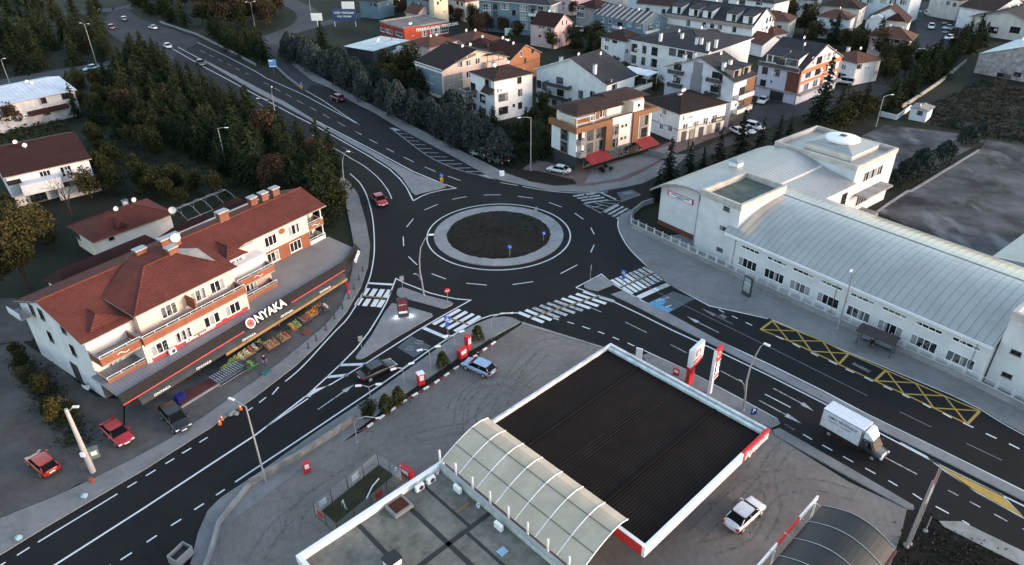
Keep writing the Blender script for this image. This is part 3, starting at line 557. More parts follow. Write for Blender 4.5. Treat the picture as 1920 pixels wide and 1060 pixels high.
def house(name, label, A, B, Cc, h, wall, rm, kind='hip', rh=2, ov=.5, wins=(), group='houses of the neighbourhood', fascia=None, plinth=None, chim=(), balc=(), hb=0, cat='house', bands=(), dish=0):
    f = Fr(A, B, Cc, h); root = thing(name, label, cat, f.O, f.a, group); root['group'] = group
    w = MB(); w.box(0, f.L, 0, f.W, hb-.2, h-(.12 if kind == "flat" else 0), wall)
    if kind == 'gableR': w.prism3 = None; w.face([(0, 0, h), (0, f.W/2, h+rh), (0, f.W, h)][::-1], wall).face([(f.L, 0, h), (f.L, f.W, h), (f.L, f.W/2, h+rh)], wall)
    if kind == 'gableL': w.face([(0, 0, h), (f.L, 0, h), (f.L/2, 0, h+rh)], wall).face([(0, f.W, h), (f.L, f.W, h), (f.L/2, f.W, h+rh)][::-1], wall)
    if plinth: w.box(-.03, f.L+.03, -.03, f.W+.03, 0, 1.0, plinth)
    for z, m_ in bands: w.box(-.04, f.L+.04, -.04, f.W+.04, z, z+.25, m_)
    w.build('wall', root)
    roof_mesh(f.L, f.W, h, rh, ov, kind, rm, fascia=fascia).build('roof', root)
    for wn in wins:
        face, pxs, ww, hh_, st = wn[:5]; off = -.001
        for px in pxs:
            s, z = f.onR(*px) if face == 'R' else f.onL(*px)
            lim = f.L if face == 'R' else f.W
            s = min(max(s, ww/2+.15), max(lim-ww/2-.15, lim/2)); z = max(z, hh_/2+.1)
            window(root, face, s, z, ww, hh_, st)
    for px in chim:
        x, y = f.loc(*px, h+rh*.9); x = min(max(x, .5), f.L-.5); y = min(max(y, .5), f.W-.5)
        c = MB(); zt = h+rh*.75+.7; c.box(x-.35, x+.35, y-.35, y+.35, h+rh*.2, zt, white).box(x-.45, x+.45, y-.45, y+.45, zt, zt+.12, conc).box(x-.2, x+.2, y-.2, y+.2, zt+.12, zt+.2, black); c.build('chimney', root)
    for k in range(2 if f.L*f.W > 90 else 1):
        if h > 5:
            fc = 'RL'[k]; ln_ = f.L if fc == 'R' else f.W; s_ = ln_*RW.uniform(.08, .92); z_ = RW.choice((.5, .8))*h-.6
            put('air_conditioner', acm, root, (s_, -.22, z_) if fc == 'R' else (-.22, s_, z_), 0 if fc == 'R' else -math.pi/2)
        dd_ = MB(); x_, y_ = f.L*RW.uniform(.25, .75), f.W*RW.uniform(.3, .7); z_ = h+rh+.35
        dd_.tube([(x_, y_, h+rh*.3), (x_, y_, z_)], .04, steel, 4).loft([[(x_+q_*math.cos(a_*.6283), y_-.1-t_, z_+q_*math.sin(a_*.6283)) for a_ in range(10)] for q_, t_ in ((.05, 0), (.42, .12), (.4, .16), (.03, .04))], wplas); dd_.build('roof_dish', root)
    for face, p0, p1, dp, m_ in balc:
        s0, z = (f.onR(*p0) if face == 'R' else f.onL(*p0)); s1, _ = (f.onR(*p1) if face == 'R' else f.onL(*p1)); balcony(root, face, s0, s1, z, dp, m_)
    return f, root
def balcony(root, face, s0, s1, z, dp, m_, rail=1.0, off=0):
    """slab at floor height z with a solid front and rail; z is the top of the parapet"""
    b = MB(); z0 = z-rail; s0, s1 = min(s0, s1), max(s0, s1)
    def bx(a0, a1, d0, d1, q0, q1, m): b.box(*((a0, a1, off-d1, off-d0) if face == 'R' else (off-d1, off-d0, a0, a1)), q0, q1, m)
    bx(s0, s1, 0, dp, z0-.18, z0, conc); bx(s0, s1, dp-.1, dp, z0, z-.2, m_); bx(s0, s0+.1, 0, dp-.1, z0, z-.2, m_); bx(s1-.1, s1, 0, dp-.1, z0, z-.2, m_)
    bx(s0, s1, dp-.08, dp-.02, z-.06, z, wsteel)
    o = b.build('balcony', root)
    d = MB(); ww = min(2.2, (s1-s0)*.6); c = (s0+s1)/2
    dd = win_mesh(ww, 2.1, 'd'); q = put('balcony_door', dd[0], root, (c, off-.001, z0+1.1) if face == 'R' else (off-.001, c, z0+1.1), 0 if face == 'R' else -math.pi/2); put('pane', dd[1], q)
    return o
def text(s, size, m, name='lettering', parent=None, loc=(0, 0, 0), rot=(math.pi/2, 0, 0), ext=.03, sx=1, align='CENTER', shear=0, space=1):
    cu = bpy.data.curves.new('t', 'FONT'); cu.body = s; cu.size = size; cu.extrude = ext; cu.align_x = align; cu.align_y = 'CENTER'; cu.shear = shear; cu.space_character = space; cu.offset = size*.018
    o = bpy.data.objects.new('t', cu); me = bpy.data.meshes.new_from_object(o); bpy.data.objects.remove(o); me.materials.clear(); me.materials.append(m)
    q = bpy.data.objects.new(name, me); C.objects.link(q); q.parent = parent; q.location = loc; q.rotation_euler = rot; q.scale = (sx, 1, 1); return q
# ---- housing beyond the roundabout
H1 = lambda *a: zoom(780, 60, 5.58, a)
H2 = lambda *a: zoom(980, 90, 4.416, a)
H3 = lambda *a: zoom(1160, 40, 4.418, a)
H4 = lambda *a: zoom(1400, 60, 6.235, a)
H5 = lambda *a: zoom(640, 0, 8, a)
H6 = lambda *a: zoom(880, 0, 6.857, a)
H7 = lambda *a: zoom(1120, 0, 5.333, a)
H8 = lambda *a: zoom(1500, 0, 4.417, a)
f, o = house('apartment_block', 'peach gabled apartment block with dark lettering and a blue-grey corner bay', (793, 114), (829, 133), (940, 104), 9, pinkw, r_black, 'gableL', 3.3, .5, cat='apartment block',
    wins=[('R', H1((460, 340), (548, 325), (643, 305)), 1.5, 1.5, 'w'), ('R', H1((365, 500), (368, 615)), 1.9, 2.2, 'w'), ('R', H1((465, 465), (548, 445), (470, 580)), 1.4, 1.7, 'w'), ('R', H1((372, 712), (450, 690)), 1.9, 1.2, 'd'), ('L', H1((172, 505), (182, 615), (125, 480), (130, 580)), 1.5, 1.9, 'w'), ('L', H1((222, 735),), 1.6, 1.6, 'd')], chim=[(838, 83)])
fb = MB(); s0, _ = f.onR(831, 170); s1, _ = f.onR(868, 160); fb.box(.2, 6.2, -.06, -.005, 2.6, 7.6, taupe).box(-.06, -.005, .3, f.W-.4, 2.6, 8.3, bluew).box(-.3, -.07, .0, f.W, 8.3, 9.2, white); fb.build_parts('facade_panel', o)
fs, fz = f.onR(*H1((530, 280))[0]); text('HAKANLARSEK', 1.0, dsteel, 'lettering', o, (fs-.3, -.08, fz+.15), (math.pi/2, -.16, 0))
bl = MB(); tx, tz = f.onR(*H1((705, 310))[0]); bl.box(tx, tx+6, -1.6, 0, tz-1.4, tz-.1, pinkw).box(tx+.2, tx+5.8, -1.5, -.1, tz+1.6, tz+1.75, r_brown)
for i in range(4): bl.box(tx+.2+i*1.8, tx+.3+i*1.8, -1.5, -1.4, tz-.1, tz+1.6, dsteel)
bl.build('roof_terrace', o)
f, o = house('apartment_block', 'white block with black-framed windows, brown hipped roof and stepped balconies on its left', (881, 136), (927, 153), (999.5, 139), 9.6, white, r_brown, 'hip', 1.7, .4, cat='apartment block',
    wins=[('R', H1((912, 683), (914, 822)), 2.7, 1.8, 'd'), ('R', H1((1082, 505), (1088, 633), (1088, 770)), 1.2, 1.6, 'd'), ('R', H1((1023, 770),), .7, .7, 'd'), ('L', H1((752, 545), (698, 697), (705, 840)), 2.3, 2.0, 'd'), ('L', H1((612, 650), (618, 788)), 1.5, 1.7, 'd')], chim=[(925, 122)],
    balc=[('L', H1((640, 600))[0], H1((560, 560))[0], 3.2, dconc), ('L', H1((600, 690))[0], H1((540, 650))[0], 2.2, taupe), ('L', H1((600, 835))[0], H1((540, 800))[0], 2.2, taupe)])
ax = MB(); s0, z0 = f.onL(*H1((800, 630))[0]); ax.loft([[(-1.3, a, z0-.3), (0, a, z0+.9), (0, a, z0+.7), (-1.3, a, z0-.45)] for a in (.2, 4.2)], r_brown); ax.build('porch_roof', o)
f, o = house('apartment_block', 'large white house with wide dark gable roof and two dark-railed side balconies', (999, 131), (1138, 159), (1200, 143), 8.6, white, r_dark, 'gableR', 4.2, .6, fascia=white, cat='apartment block',
    wins=[('L', H2((180, 315), (480, 385), (90, 288)), 1.5, 1.9, 'd'), ('L', H2((578, 390), (262, 445), (338, 445)), 1.4, 1.7, 'd'), ('R', H2((632, 318), (760, 315)), 1.9, 1.4, 'd')], chim=H2((570, 150), (288, 90)),
    balc=[('L', H2((405, 305))[0], H2((212, 275))[0], 1.6, dsteel), ('L', H2((405, 405))[0], H2((222, 385))[0], 1.6, dsteel), ('L', H2((240, 490))[0], H2((100, 455))[0], 1.4, conc)])
tr = MB(); tr.box(f.L*.15, f.L+3, -3.2, -.05, 5.6, 5.8, conc).box(f.L*.15, f.L+3, -3.2, -3.05, 5.8, 6.8, white_w).box(f.L+.6, f.L+5.5, -3.3, 5.5, 8.7, 8.85, white)
for q in ((f.L+.8, -3.0), (f.L+5.2, -3.0), (f.L+5.2, 5.2)): tr.box(q[0], q[0]+.15, q[1], q[1]+.15, 5.8, 8.7, steel)
tr.build('roof_terrace', o)
# brown and white corner building with the two red awnings
f = Fr((1033, 221), (1081.5, 239), (1225.5, 201.5), 9.3)
o = thing('apartment_block', 'white and brown corner apartment block over shops with red awnings', 'apartment block', f.O, f.a, 'houses of the neighbourhood')
L, Wd = f.L, f.W; b = MB()
b.box(0, L, 0, Wd, 3.1, 8.2, white).box(.4, L-.3, .4, Wd-.4, -.2, 3.1, dsteel).box(L*.42, L*.7, -.5, 0, 3.1, 9.6, white_w)
b.box(1.0, L*.62, 1.2, Wd-.3, 8.2, 11.4, white_w).box(L*.62, L-1.2, 2.2, Wd-.3, 8.2, 11.6, white_w).box(L*.72, L*.86, -.2, 2.2, 8.2, 11.5, white_w)
b.build('wall', o)
b = MB(); b.box(-.9, L*.42, -.9, -.0, 8.3, 9.4, brown).box(-.9, 0, 0, Wd, 8.3, 9.4, brown).box(L*.34, L*.42, -.9, -.0, 3.1, 8.3, brown).box(L*.78, L+.8, -.9, 0, 8.5, 9.4, brown).box(L*.7, L*.78, -.9, 0, 3.1, 9.4, brown).box(L, L+.8, 0, Wd*.5, 8.5, 9.4, brown)
b.box(.6, L*.42, 1.05, 1.19, 9.4, 11.2, brown).box(L*.86, L-1.2, 2.05, 2.19, 8.6, 11.4, orangew); b.build_parts('brown_cladding', o)
b = MB()
for s in (L*.17, L*.29, L*.9): b.box(s-1.3, s+1.3, -.12, -.01, 3.2, 8.2, taupe)
b.box(-.12, -.01, Wd*.3, Wd*.62, 3.2, 8.2, taupe); b.box(L*.44, L*.52, -.62, -.51, 3.2, 8.0, taupe); b.build_parts('facade_panel', o)
for z in (4.3, 6.9):
    for s in (L*.17, L*.29, L*.9): window(o, 'R', s, z, 1.7, 2.1, 'd', off=-.13)
    window(o, 'L', Wd*.46, z, 1.9, 2.2, 'd', off=-.13); window(o, 'R', L*.48, z-.2, 1.4, 1.7, 'd', off=-.63)
    for s in (.57, .62): window(o, 'R', L*s, z+.3, .5, .5, 'd', off=-.52)
    balcony(o, 'R', .1, 1.7, z+.1, 1.3, taupe)
for s, z, yy in ((.24, 10.2, 1.18), (.36, 10.4, 1.18), (.92, 10.2, 2.03)): window(o, 'R', L*s, z, 1.4, 1.7, 'w', off=yy-.15)
window(o, 'R', L*.79, 10.6, .6, .6, 'd', off=-.21)
b = MB(); b.box(-.2, L*.6, -.1, Wd+.3, 11.4, 11.55, r_brown).box(L*.56, L-.2, 1.0, Wd+.3, 11.7, 11.85, r_brown).box(L*.4, L*.68, -.9, -.51, 9.6, 9.75, r_brown)
b.loft([[(-.4, -.3, 11.56), (L*.6, -.3, 11.56), (L*.6, Wd+.4, 11.56), (-.4, Wd+.4, 11.56)], [(3, 3.4, 12.5), (L*.6, 3.4, 12.5), (L*.6, Wd-3, 12.5), (3, Wd-3, 12.5)]], r_brown)
b.loft([[(L*.5, .9, 11.86), (L, .9, 11.86), (L, Wd+.4, 11.86), (L*.5, Wd+.4, 11.86)], [(L*.5, 4.4, 12.8), (L-3.4, 4.4, 12.8), (L-3.4, Wd-3, 12.8), (L*.5, Wd-3, 12.8)]], r_brown); b.build('roof', o)
b = MB(); b.box(-.5, 4.2, -.5, Wd*.7, 11.0, 11.1, white)
for q in ((-.4, -.4), (-.4, Wd*.65), (4, -.4)): b.box(q[0], q[0]+.1, q[1], q[1]+.1, 9.3, 11.0, wsteel)
b.build('terrace_canopy', o)
b = MB()
for i, (a, c) in enumerate(((.12, .2), (.46, .52), (.53, .58), (.6, .65), (.67, .72), (.86, .94))): b.box(L*a, L*c, .33, .4, .3, 2.7, steel); b.box(L*a+.1, L*c-.1, .3, .329, .4, 2.6, darkglass)
b.box(L*.4, L*.72, -.3, .3, 2.5, 3.3, dconc); b.build('shop_front', o)
for a, c, n in ((.08, .36, 1), (.76, 1.0, 1)):
    b = MB(); b.loft([[(x, .0, 3.1), (x, -2.9, 2.2), (x, -2.9, 1.95), (x, -.0, 2.95)] for x in (L*a, L*c)], M('faded red awning', (.26, .035, .035), .8)); q = b.build('awning', o)
f5, o5 = house('house', 'small white two-storey house over shops with signs on its wall and a black low roof', (1216, 188), (1275.5, 214.5), (1354, 191), 6.4, white, r_black, 'hip', 1.8, .5, wins=[('R', H3((548, 880), (640, 855), (718, 830), (792, 805)), 1.6, 1.7, 'w'), ('L', H3((378, 748), (355, 870), (428, 888)), 1.3, 1.4, 'w')], chim=H3((508, 615)), bands=[(2.7, conc)])
b = MB(); b.box(.3, f5.L-.2, -.1, -.005, 0, 2.6, cream)
for i in range(5): b.box(1+i*f5.L/5.4, 1+i*f5.L/5.4+1.5, -.15, -.1, 0, 2.3, taupe if i % 2 else dsteel)
b.build('shop_front', o5)
b = MB(); b.box(1.2, f5.L*.42, -.25, -.1, 4.9, 5.8, wplas).box(f5.L*.72, f5.L*.99, -.35, -.1, 2.6, 3.6, dsteel).build('sign_board', o5); text('Emlak', .7, b_paint, 'lettering', o5, (f5.L*.2, -.27, 5.35)); text('SANAT', .6, wplas, 'lettering', o5, (f5.L*.85, -.37, 3.1))
f6, o6 = house('apartment_block', 'long white block with black windows and a slate-grey hipped roof', (1178, 77), (1325, 101), (1418, 74), 9.8, white, r_dark, 'hip', 2.6, .6, fascia=white, cat='apartment block',
    wins=[('L', H3((128, 220), (298, 250), (120, 313), (292, 345), (130, 400), (297, 435)), 2.0, 2.2, 'd'), ('L', H3((213, 235), (204, 330), (212, 420)), 1.3, 2.1, 'd'), ('L', H3((447, 250), (520, 265), (590, 275)), 2.2, 2.2, 'd')], chim=H3((350, 112), (527, 112), (650, 148), (688, 150), (840, 168), (890, 210)), bands=[(3.0, white_w), (6.3, white_w)])
f7, o7 = house('apartment_block', 'white and grey gabled block with small dark balconies on its side', (1243, 127), (1377, 154), (1427, 143), 10.6, greyw and M('pale blue white render', (.5, .52, .6), .85, .08), r_dark, 'gableR', 3.6, .5, cat='apartment block',
    wins=[('L', H3((480, 375), (468, 480), (848, 455), (832, 562)), 1.0, 1.9, 'd'), ('L', H3((642, 463), (630, 560)), 1.7, 1.6, 'd'), ('L', H3((505, 360), (800, 532)), .5, .5, 'd'), ('R', H3((1025, 575), (1060, 555), (1000, 685), (1045, 660), (1090, 640), (1090, 545)), 1.4, 1.7, 'd')],
    balc=[('L', H3((545, 408))[0], H3((432, 395))[0], 1.3, dsteel), ('L', H3((532, 515))[0], H3((425, 503))[0], 1.3, dsteel), ('L', H3((860, 475))[0], H3((748, 462))[0], 1.3, dsteel), ('L', H3((848, 590))[0], H3((735, 575))[0], 1.3, dsteel), ('R', H3((955, 608))[0], H3((1080, 580))[0], 1.4, white_w), ('R', H3((940, 725))[0], H3((1065, 690))[0], 1.4, white_w)], chim=H3((550, 285), (632, 268), (875, 350), (927, 328)))
pn = MB(); s0, _ = f7.onL(*H3((690, 500))[0]); s1, _ = f7.onL(*H3((598, 480))[0]); pn.box(-.08, -.005, s0, s1, 0, 10.4, greyw).box(-.08, -.005, s0+.3, s1-.3, 10.4, 13.2, greyw); pn.box(f7.L*.62, f7.L+.05, -.08, -.005, 3.4, 10.4, brown).box(0.1, f7.L-.1, -.1, -.005, .1, 3.0, dsteel).box(f7.L*.4, f7.L*.95, -.3, -.11, 3.0, 3.6, wplas); pn.build_parts('facade_panel', o7)
dm = MB()
for i in (0, 1): dm.box(f7.L*(.1+.45*i), f7.L*(.1+.45*i)+f7.L*.35, 1.0, 4.5, 10.8, 12.9, taupe).box(f7.L*(.1+.45*i)-.2, f7.L*(.1+.45*i)+f7.L*.35+.2, .7, 5.2, 12.9, 13.05, r_dark).box(f7.L*(.1+.45*i)+.4, f7.L*(.1+.45*i)+1.8, .94, 1.0, 11.2, 12.6, darkglass)
dm.build('dormer', o7)
f8, o8 = house('apartment_block', 'apartment block with a brick corner and orange balcony front under a dark mansard', (1424, 117), (1503, 133), (1578, 106), 8.6, M('blue white render', (.42, .45, .55), .85, .08), r_dark, 'gableL', 4.6, .4, cat='apartment block',
    wins=[('L', H4((215, 450), (355, 475), (190, 600)), 1.6, 1.8, 'd'), ('L', H4((290, 580),), .5, .5, 'd'), ('R', H4((775, 340), (915, 300), (960, 285), (1025, 260)), 1.4, 2.0, 'w'), ('R', H4((850, 330), (830, 460), (720, 490), (1010, 400)), 2.6, 1.8, 'd'), ('R', H4((695, 640), (800, 595), (920, 430)), 2.0, 1.6, 'd')])
pn = MB(); pn.box(-.08, -.005, .1, f8.W*.3, 3.0, 8.5, brickd).box(-.1, f8.L+.1, -.1, -.005, 7.6, 8.6, orangew).box(-.1, f8.L+.1, -.1, -.005, 5.0, 5.7, orangew).box(-.1, .5, -.12, -.1, 2.6, 8.6, orangew).box(f8.L*.55, f8.L*.62, -.12, -.1, 2.6, 8.6, orangew).box(f8.L-.4, f8.L+.1, -.12, -.1, 2.6, 8.6, orangew).box(-.3, f8.L+.3, -1.2, 0, 2.5, 2.9, conc).box(-.4, 0, .1, f8.W, 2.5, 2.9, conc).box(-.06, -.005, f8.W*.3, f8.W*.62, .1, 2.4, black); pn.build_parts('facade_panel', o8)
dm = MB()
for a, c in ((.12, .42), (.5, .86)): dm.loft([[(.3, f8.W*s, 8.9), (4.5, f8.W*s, 11.7), (4.4, f8.W*s, 11.9), (.3, f8.W*s, 11.2)] for s in (a, c)], white); dm.loft([[(-.1, f8.W*s, 11.2), (4.6, f8.W*s, 12.2), (4.6, f8.W*s, 12.0), (-.1, f8.W*s, 11.0)] for s in (a-.02, c+.02)], r_dark)
dm.build('dormer', o8)
for a in (.16, .24, .34, .55, .65, .78): window(o8, 'L', f8.W*a, 10.0, 1.1, 1.5, 'd', off=.29)
balcony(o8, 'L', .3, f8.W-.3, 9.2, .9, dsteel)
house('house', 'small white house with a rusty hipped roof beside the parked van', (1574, 104), (1607, 120), (1630, 108), 5.8, white, r_rust, 'hip', 2, .6, wins=[('L', H4((1135, 410),), 1.5, 1.4, 'w'), ('R', H4((1325, 400), (1285, 400)), 1.3, 1.5, 'd'), ('L', H4((1110, 520),), 2.6, 1.7, 'd')], chim=H4((1190, 200)))
house('house', 'pink house with a brown hipped roof beside the avenue', (1631, 69), (1706, 76), (1722, 67), 6.6, pinkp, r_rust, 'hip', 2.6, .8, wins=[('L', H8((725, 337), (772, 340), (803, 342), (705, 412), (750, 417), (782, 420)), 1.1, .9, 'd'), ('R', H8((925, 400), (950, 380)), 1.3, 1.2, 'd')])
f, o = house('house', 'tall white house with a dark maroon roof, twin dormers and a colonnaded terrace', (1624, 38), (1703, 44), (1716, 34), 8.2, white, r_maroon, 'gableR', 4, .3, wins=[('L', H8((578, 240), (572, 318), (600, 240)), .8, .8, 'd')])
dm = MB(); dm.box(-2.4, 1, f.W*.55, f.W*.88, 5, 9.2, white).loft([[(-2.7, f.W*.52, 9.2), (-2.7, f.W*.715, 10.4), (-2.7, f.W*.91, 9.2)], [(2, f.W*.52, 9.2), (2, f.W*.715, 10.4), (2, f.W*.91, 9.2)]], white).box(-2.4, 1, f.W*.08, f.W*.5, 5, 7.3, white).loft([[(-2.8, f.W*.04, 9.0), (2, f.W*.04, 9.0), (2, f.W*.54, 9.0), (-2.8, f.W*.54, 9.0)], [(-.6, f.W*.27, 11), (.2, f.W*.27, 11), (.2, f.W*.31, 11), (-.6, f.W*.31, 11)]], r_maroon)
for i in range(9): s = f.W*(.1+i*.048); dm.box(-2.4, -2.2, s, s+.22, 7.3, 9.0, white)
dm.build('dormer', o)
house('house', 'white villa with a brown hipped roof and a balcony over its dark entrance', (1534, 31), (1589, 38), (1602, 31), 6.8, white, r_rust, 'hip', 2.2, .5, wins=[('L', H8((260, 168), (320, 178)), 1.3, 1.5, 'd'), ('L', H8((245, 300), (285, 305)), 1.6, 2, 'd')], balc=[('L', H8((400, 225))[0], H8((160, 205))[0], 1.6, white)])
f, o = house('apartment_block', 'blue-grey two-storey building with white balconies and a patched sheet-metal roof', (1119, 25), (1206, 45), (1243, 35), 6.6, bluew, stripes('patched roofing', (.09, .05, .045), (.4, .42, .42), 2.3, 1, .42, .7, var=.5, big=.25), 'gableL', 2.6, .3, cat='apartment block',
    wins=[('L', H7((52, 200), (130, 213), (325, 243), (415, 257), (48, 283), (127, 297)), 1.6, 1.5, 'w'), ('R', H7((540, 255), (605, 240)), 1.4, 1.3, 'w')], balc=[('L', H7((285, 270))[0], H7((168, 255))[0], 1.2, white), ('R', H7((465, 305))[0], H7((595, 290))[0], 1.2, white)])
house('house', 'pale pink barn-like house with a maroon gable roof and few windows', (992, 46), (1040, 52), (1077, 43), 6.8, pinkp, r_maroon, 'gableL', 3.2, .3, wins=[('R', H6((1197, 295), (1250, 285)), .5, 1.3, 'd'), ('L', H6((908, 345), (952, 350), (905, 465)), .9, .7, 'd'), ('L', H6((1028, 380),), 1.8, 1.4, 'w'), ('R', H6((1325, 340), (1212, 412)), .9, 1.2, 'w')])
house('apartment_block', 'long slate-blue apartment block with white window bays, three storeys showing', (898, 0), (1031, 11), (1046, 5), 10.5, bluew, r_dark, 'hip', 1.6, .8, fascia=white, cat='apartment block', wins=[('L', H6((225, 90), (455, 85), (700, 110), (935, 125), (225, 175), (705, 220), (705, 335)), 3.0, 2.1, 'w'), ('L', H6((325, 90), (815, 110), (585, 170), (815, 225), (330, 180)), 2.2, 1.9, 'd'), ('R', H6((1080, 105),), 1.6, 1.8, 'w')], balc=[('L', H6((860, 165))[0], H6((778, 155))[0], 1.2, white)])
f, o = house('apartment_block', 'long white block of row houses with lean-to dormers along its dark roof', (1244, 28), (1412, 50), (1460, 37), 8, white, r_dark, 'gableL', 4.2, .3, cat='apartment block', wins=[('L', H7((910, 228), (1068, 240), (1150, 252), (1228, 262), (1370, 290), (755, 278)), 1.4, 2.0, 'd'), ('R', H7((1695, 205), (1730, 190), (1760, 185), (1690, 290), (1755, 275)), 1.3, 1.6, 'd')])
dm = MB()
for a in (.07, .25, .52, .68, .88):
    dm.loft([[(.6, f.W*s, 8.4), (6, f.W*s, 11.6), (.6, f.W*s, 10.9)] for s in (a-.055, a+.055)], white); dm.loft([[(.2, f.W*s, 11.0), (6.5, f.W*s, 11.9), (6.5, f.W*s, 11.7), (.2, f.W*s, 10.8)] for s in (a-.065, a+.065)], r_dark)
    dm.box(.5, .58, f.W*a-1.4, f.W*a-.2, 8.6, 10.6, darkglass)
dm.box(-.5, -.01, .1, f.W-.1, 7.2, 8.3, taupe).box(-.5, -.01, .1, f.W-.1, 4.3, 5.0, taupe); dm.build('dormer', o)
house('apartment_block', 'grey three-storey house with an enclosed upper balcony and dark red roof', (1079, 13), (1118, 18), (1153, 11), 8, M('warm grey render', (.3, .28, .28), .85, .12), r_maroon, 'hip', 2.2, .7, cat='apartment block', wins=[('L', H6((1420, 100),), 3.4, 1.5, 'w'), ('L', H6((1430, 190),), 3.2, 1.8, 'w'), ('R', H6((1560, 310), (1600, 190)), 2.0, 2.0, 'w')])
f, o = house('workshop', 'single-storey red dry-cleaning workshop with white lettering and a flat grey roof', (706, 42.5), (756, 55), (844, 42.5), 4.6, redw, M('grey roofing felt', (.16, .145, .145), .9, .3, .2), 'flat', 0, 0, fascia=conc, cat='workshop', group='workshops by the motorway ramp',
    wins=[('R', H5((1245, 500),), 2.0, 2.2, 'w'), ('R', H5((1075, 510),), 1.2, 1.1, 'w'), ('R', H5((1555, 440),), 7.5, 2.6, 'l'), ('L', H5((580, 435),), 3, 1.2, 'l'), ('L', H5((720, 475), (870, 515)), 4.5, 1.3, 'l')])
sx, sz = f.onR(*H5((1440, 405))[0]); text('PERKING KURU TEMIZLEME', 1.35, wplas, 'lettering', o, (sx, -.1, sz), sx=1.05)
b = MB(); b.box(.2, f.L*.38, -.12, -.01, .0, 5.0, M('bright red sheet', (.36, .06, .035), .7, .15)); b.build_parts('facade_panel', o)
house('house', 'pink house with a brown hipped roof wedged behind the peach block', (771, 80), (805, 90), (850, 76), 6.2, pinkp, r_rust, 'hip', 2, .6, wins=[('L', H5((1170, 700),), 1.2, 1.1, 'w'), ('L', H5((1130, 805), (1185, 820)), .6, .6, 'd')])
house('house', 'small pale pink roof house with one dark opening among the brown roofs', (887, 83), (903, 93), (925, 84), 7.2, pinkp, r_maroon, 'hip', 2.2, .5, wins=[('R', H1((745, 152),), 1.3, 1.4, 'd')])
house('house', 'low house whose rusty tiled roof spreads behind the peach block', (850, 70), (885, 84), (935, 72), 5.2, cream, r_rust, 'hip', 2.4, .6)
house('house', 'low dwelling with a wide brown roof left of the orange house', (915, 84), (938, 100), (966, 88), 6, orangew, r_rust, 'hip', 2, .5)
house('house', 'orange-rendered gabled house with a dark roof slope', (917, 103), (955, 115), (1004, 97), 6.4, orangew, r_maroon, 'gableL', 3.2, .4, wins=[('R', H1((1098, 230),), .8, 1.4, 'w'), ('R', H1((1220, 190), (1142, 305)), .9, 1.6, 'd')], bands=[(4.6, brown)])
house('house', 'white villa with a brown roof beside the garden trees behind the slate roof', (1131, 69), (1172, 79), (1203, 70), 6.8, white, r_brown, 'hip', 2.4, .5, wins=[('L', H7((92, 478), (100, 395)), 1.6, 1.4, 'w'), ('L', H7((175, 408),), 1.9, 1.3, 'd'), ('R', H7((270, 520),), 1.5, 1.5, 'w')])
for i, (a, b_, c, lb) in enumerate((((1313, 62), (1345, 72), (1372, 64), 'leftmost of the rust-roofed cottages behind the slate-grey roofs'), ((1352, 64), (1385, 76), (1412, 67), 'middle rust-roofed cottage behind the slate-grey roofs'), ((1396, 72), (1430, 84), (1458, 74), 'rightmost of the rust-roofed cottages, with a white gable end'), ((1428, 62), (1450, 68), (1470, 62), 'rust-roofed cottage beside the row houses\' end wall'))):
    house('house', lb, a, b_, c, 3.8, white, r_rust, 'hip' if i != 2 else 'gableL', 2.2, .5)
house('apartment_block', 'white apartment block with grey bays at the top edge above the row houses', (1302, -14), (1452, 8), (1474, 0), 10, white, r_dark, 'hip', 2, .4, cat='apartment block', wins=[('L', H7((1280, 20), (1450, 15), (1620, 20), (1280, 65), (1370, 75), (1450, 80), (1600, 95), (1695, 105)), 2.4, 2.0, 'd')])
f, o = house('school_block', 'long pale building with rows of warm yellow windows at the top edge', (1555, -18), (1708, -2), (1735, -10), 9, M('pale blue render', (.5, .55, .6), .85, .1), r_maroon, 'hip', 2, .3, cat='public building', wins=[('L', [(1590, 3), (1610, 1), (1632, 2), (1656, 3), (1674, 4), (1694, 5)], 2.4, 1.8, 'w'), ('L', [(1581, 18), (1586, 18)], 1.2, 2.4, 'w')])
house('house', 'dark-roofed warehouse with a grey porch in the top right corner', (1824, 31), (1945, 48), (2000, 25), 5.6, cream, r_dark, 'gableR', 3.0, .8, wins=[('L', H8((1600, 250), (1780, 250)), 3, 2, 'd')])
house('house', 'white-gabled house with a brown roof beyond the grey warehouse', (1805, 12), (1862, 22), (1925, 8), 7, white, r_brown, 'gableL', 3.4, .6, wins=[('L', H8((1665, 120),), 1.4, 1.4, 'd'), ('R', H8((1735, 110),), 1, .8, 'd')])
house('house', 'grey house with a brown roof at the avenue corner, top right', (1765, -8), (1800, 2), (1850, -12), 7, cream, r_brown, 'hip', 2, .5, wins=[('L', [(1778, 6), (1790, 9)], 1.4, 1.3, 'd')])
house('apartment_block', 'shaded three-storey house in the back row beyond the workshop, slate coloured', (768, -6), (800, 3), (822, -2), 8, bluew, r_maroon, 'hip', 2, .4, cat='apartment block', wins=[('L', [(775, 5), (788, 9)], 1.4, 1.4, 'd')])
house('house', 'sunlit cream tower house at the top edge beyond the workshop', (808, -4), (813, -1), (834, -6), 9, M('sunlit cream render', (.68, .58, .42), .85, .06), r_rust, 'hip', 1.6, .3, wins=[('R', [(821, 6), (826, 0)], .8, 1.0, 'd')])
house('house', 'low slate-walled house beside the green slope at the top edge', (687, 0), (708, 6), (722, -2), 6, bluew, r_dark, 'hip', 1.6, .4, wins=[('L', [(697, 8), (704, 9)], 1.2, 1.3, 'd')])
house('house', 'pale gabled house half hidden by trees behind the workshop', (771, 21), (783, 27), (799, 21), 4, pinkp, r_rust, 'gableL', 2.4, .4)
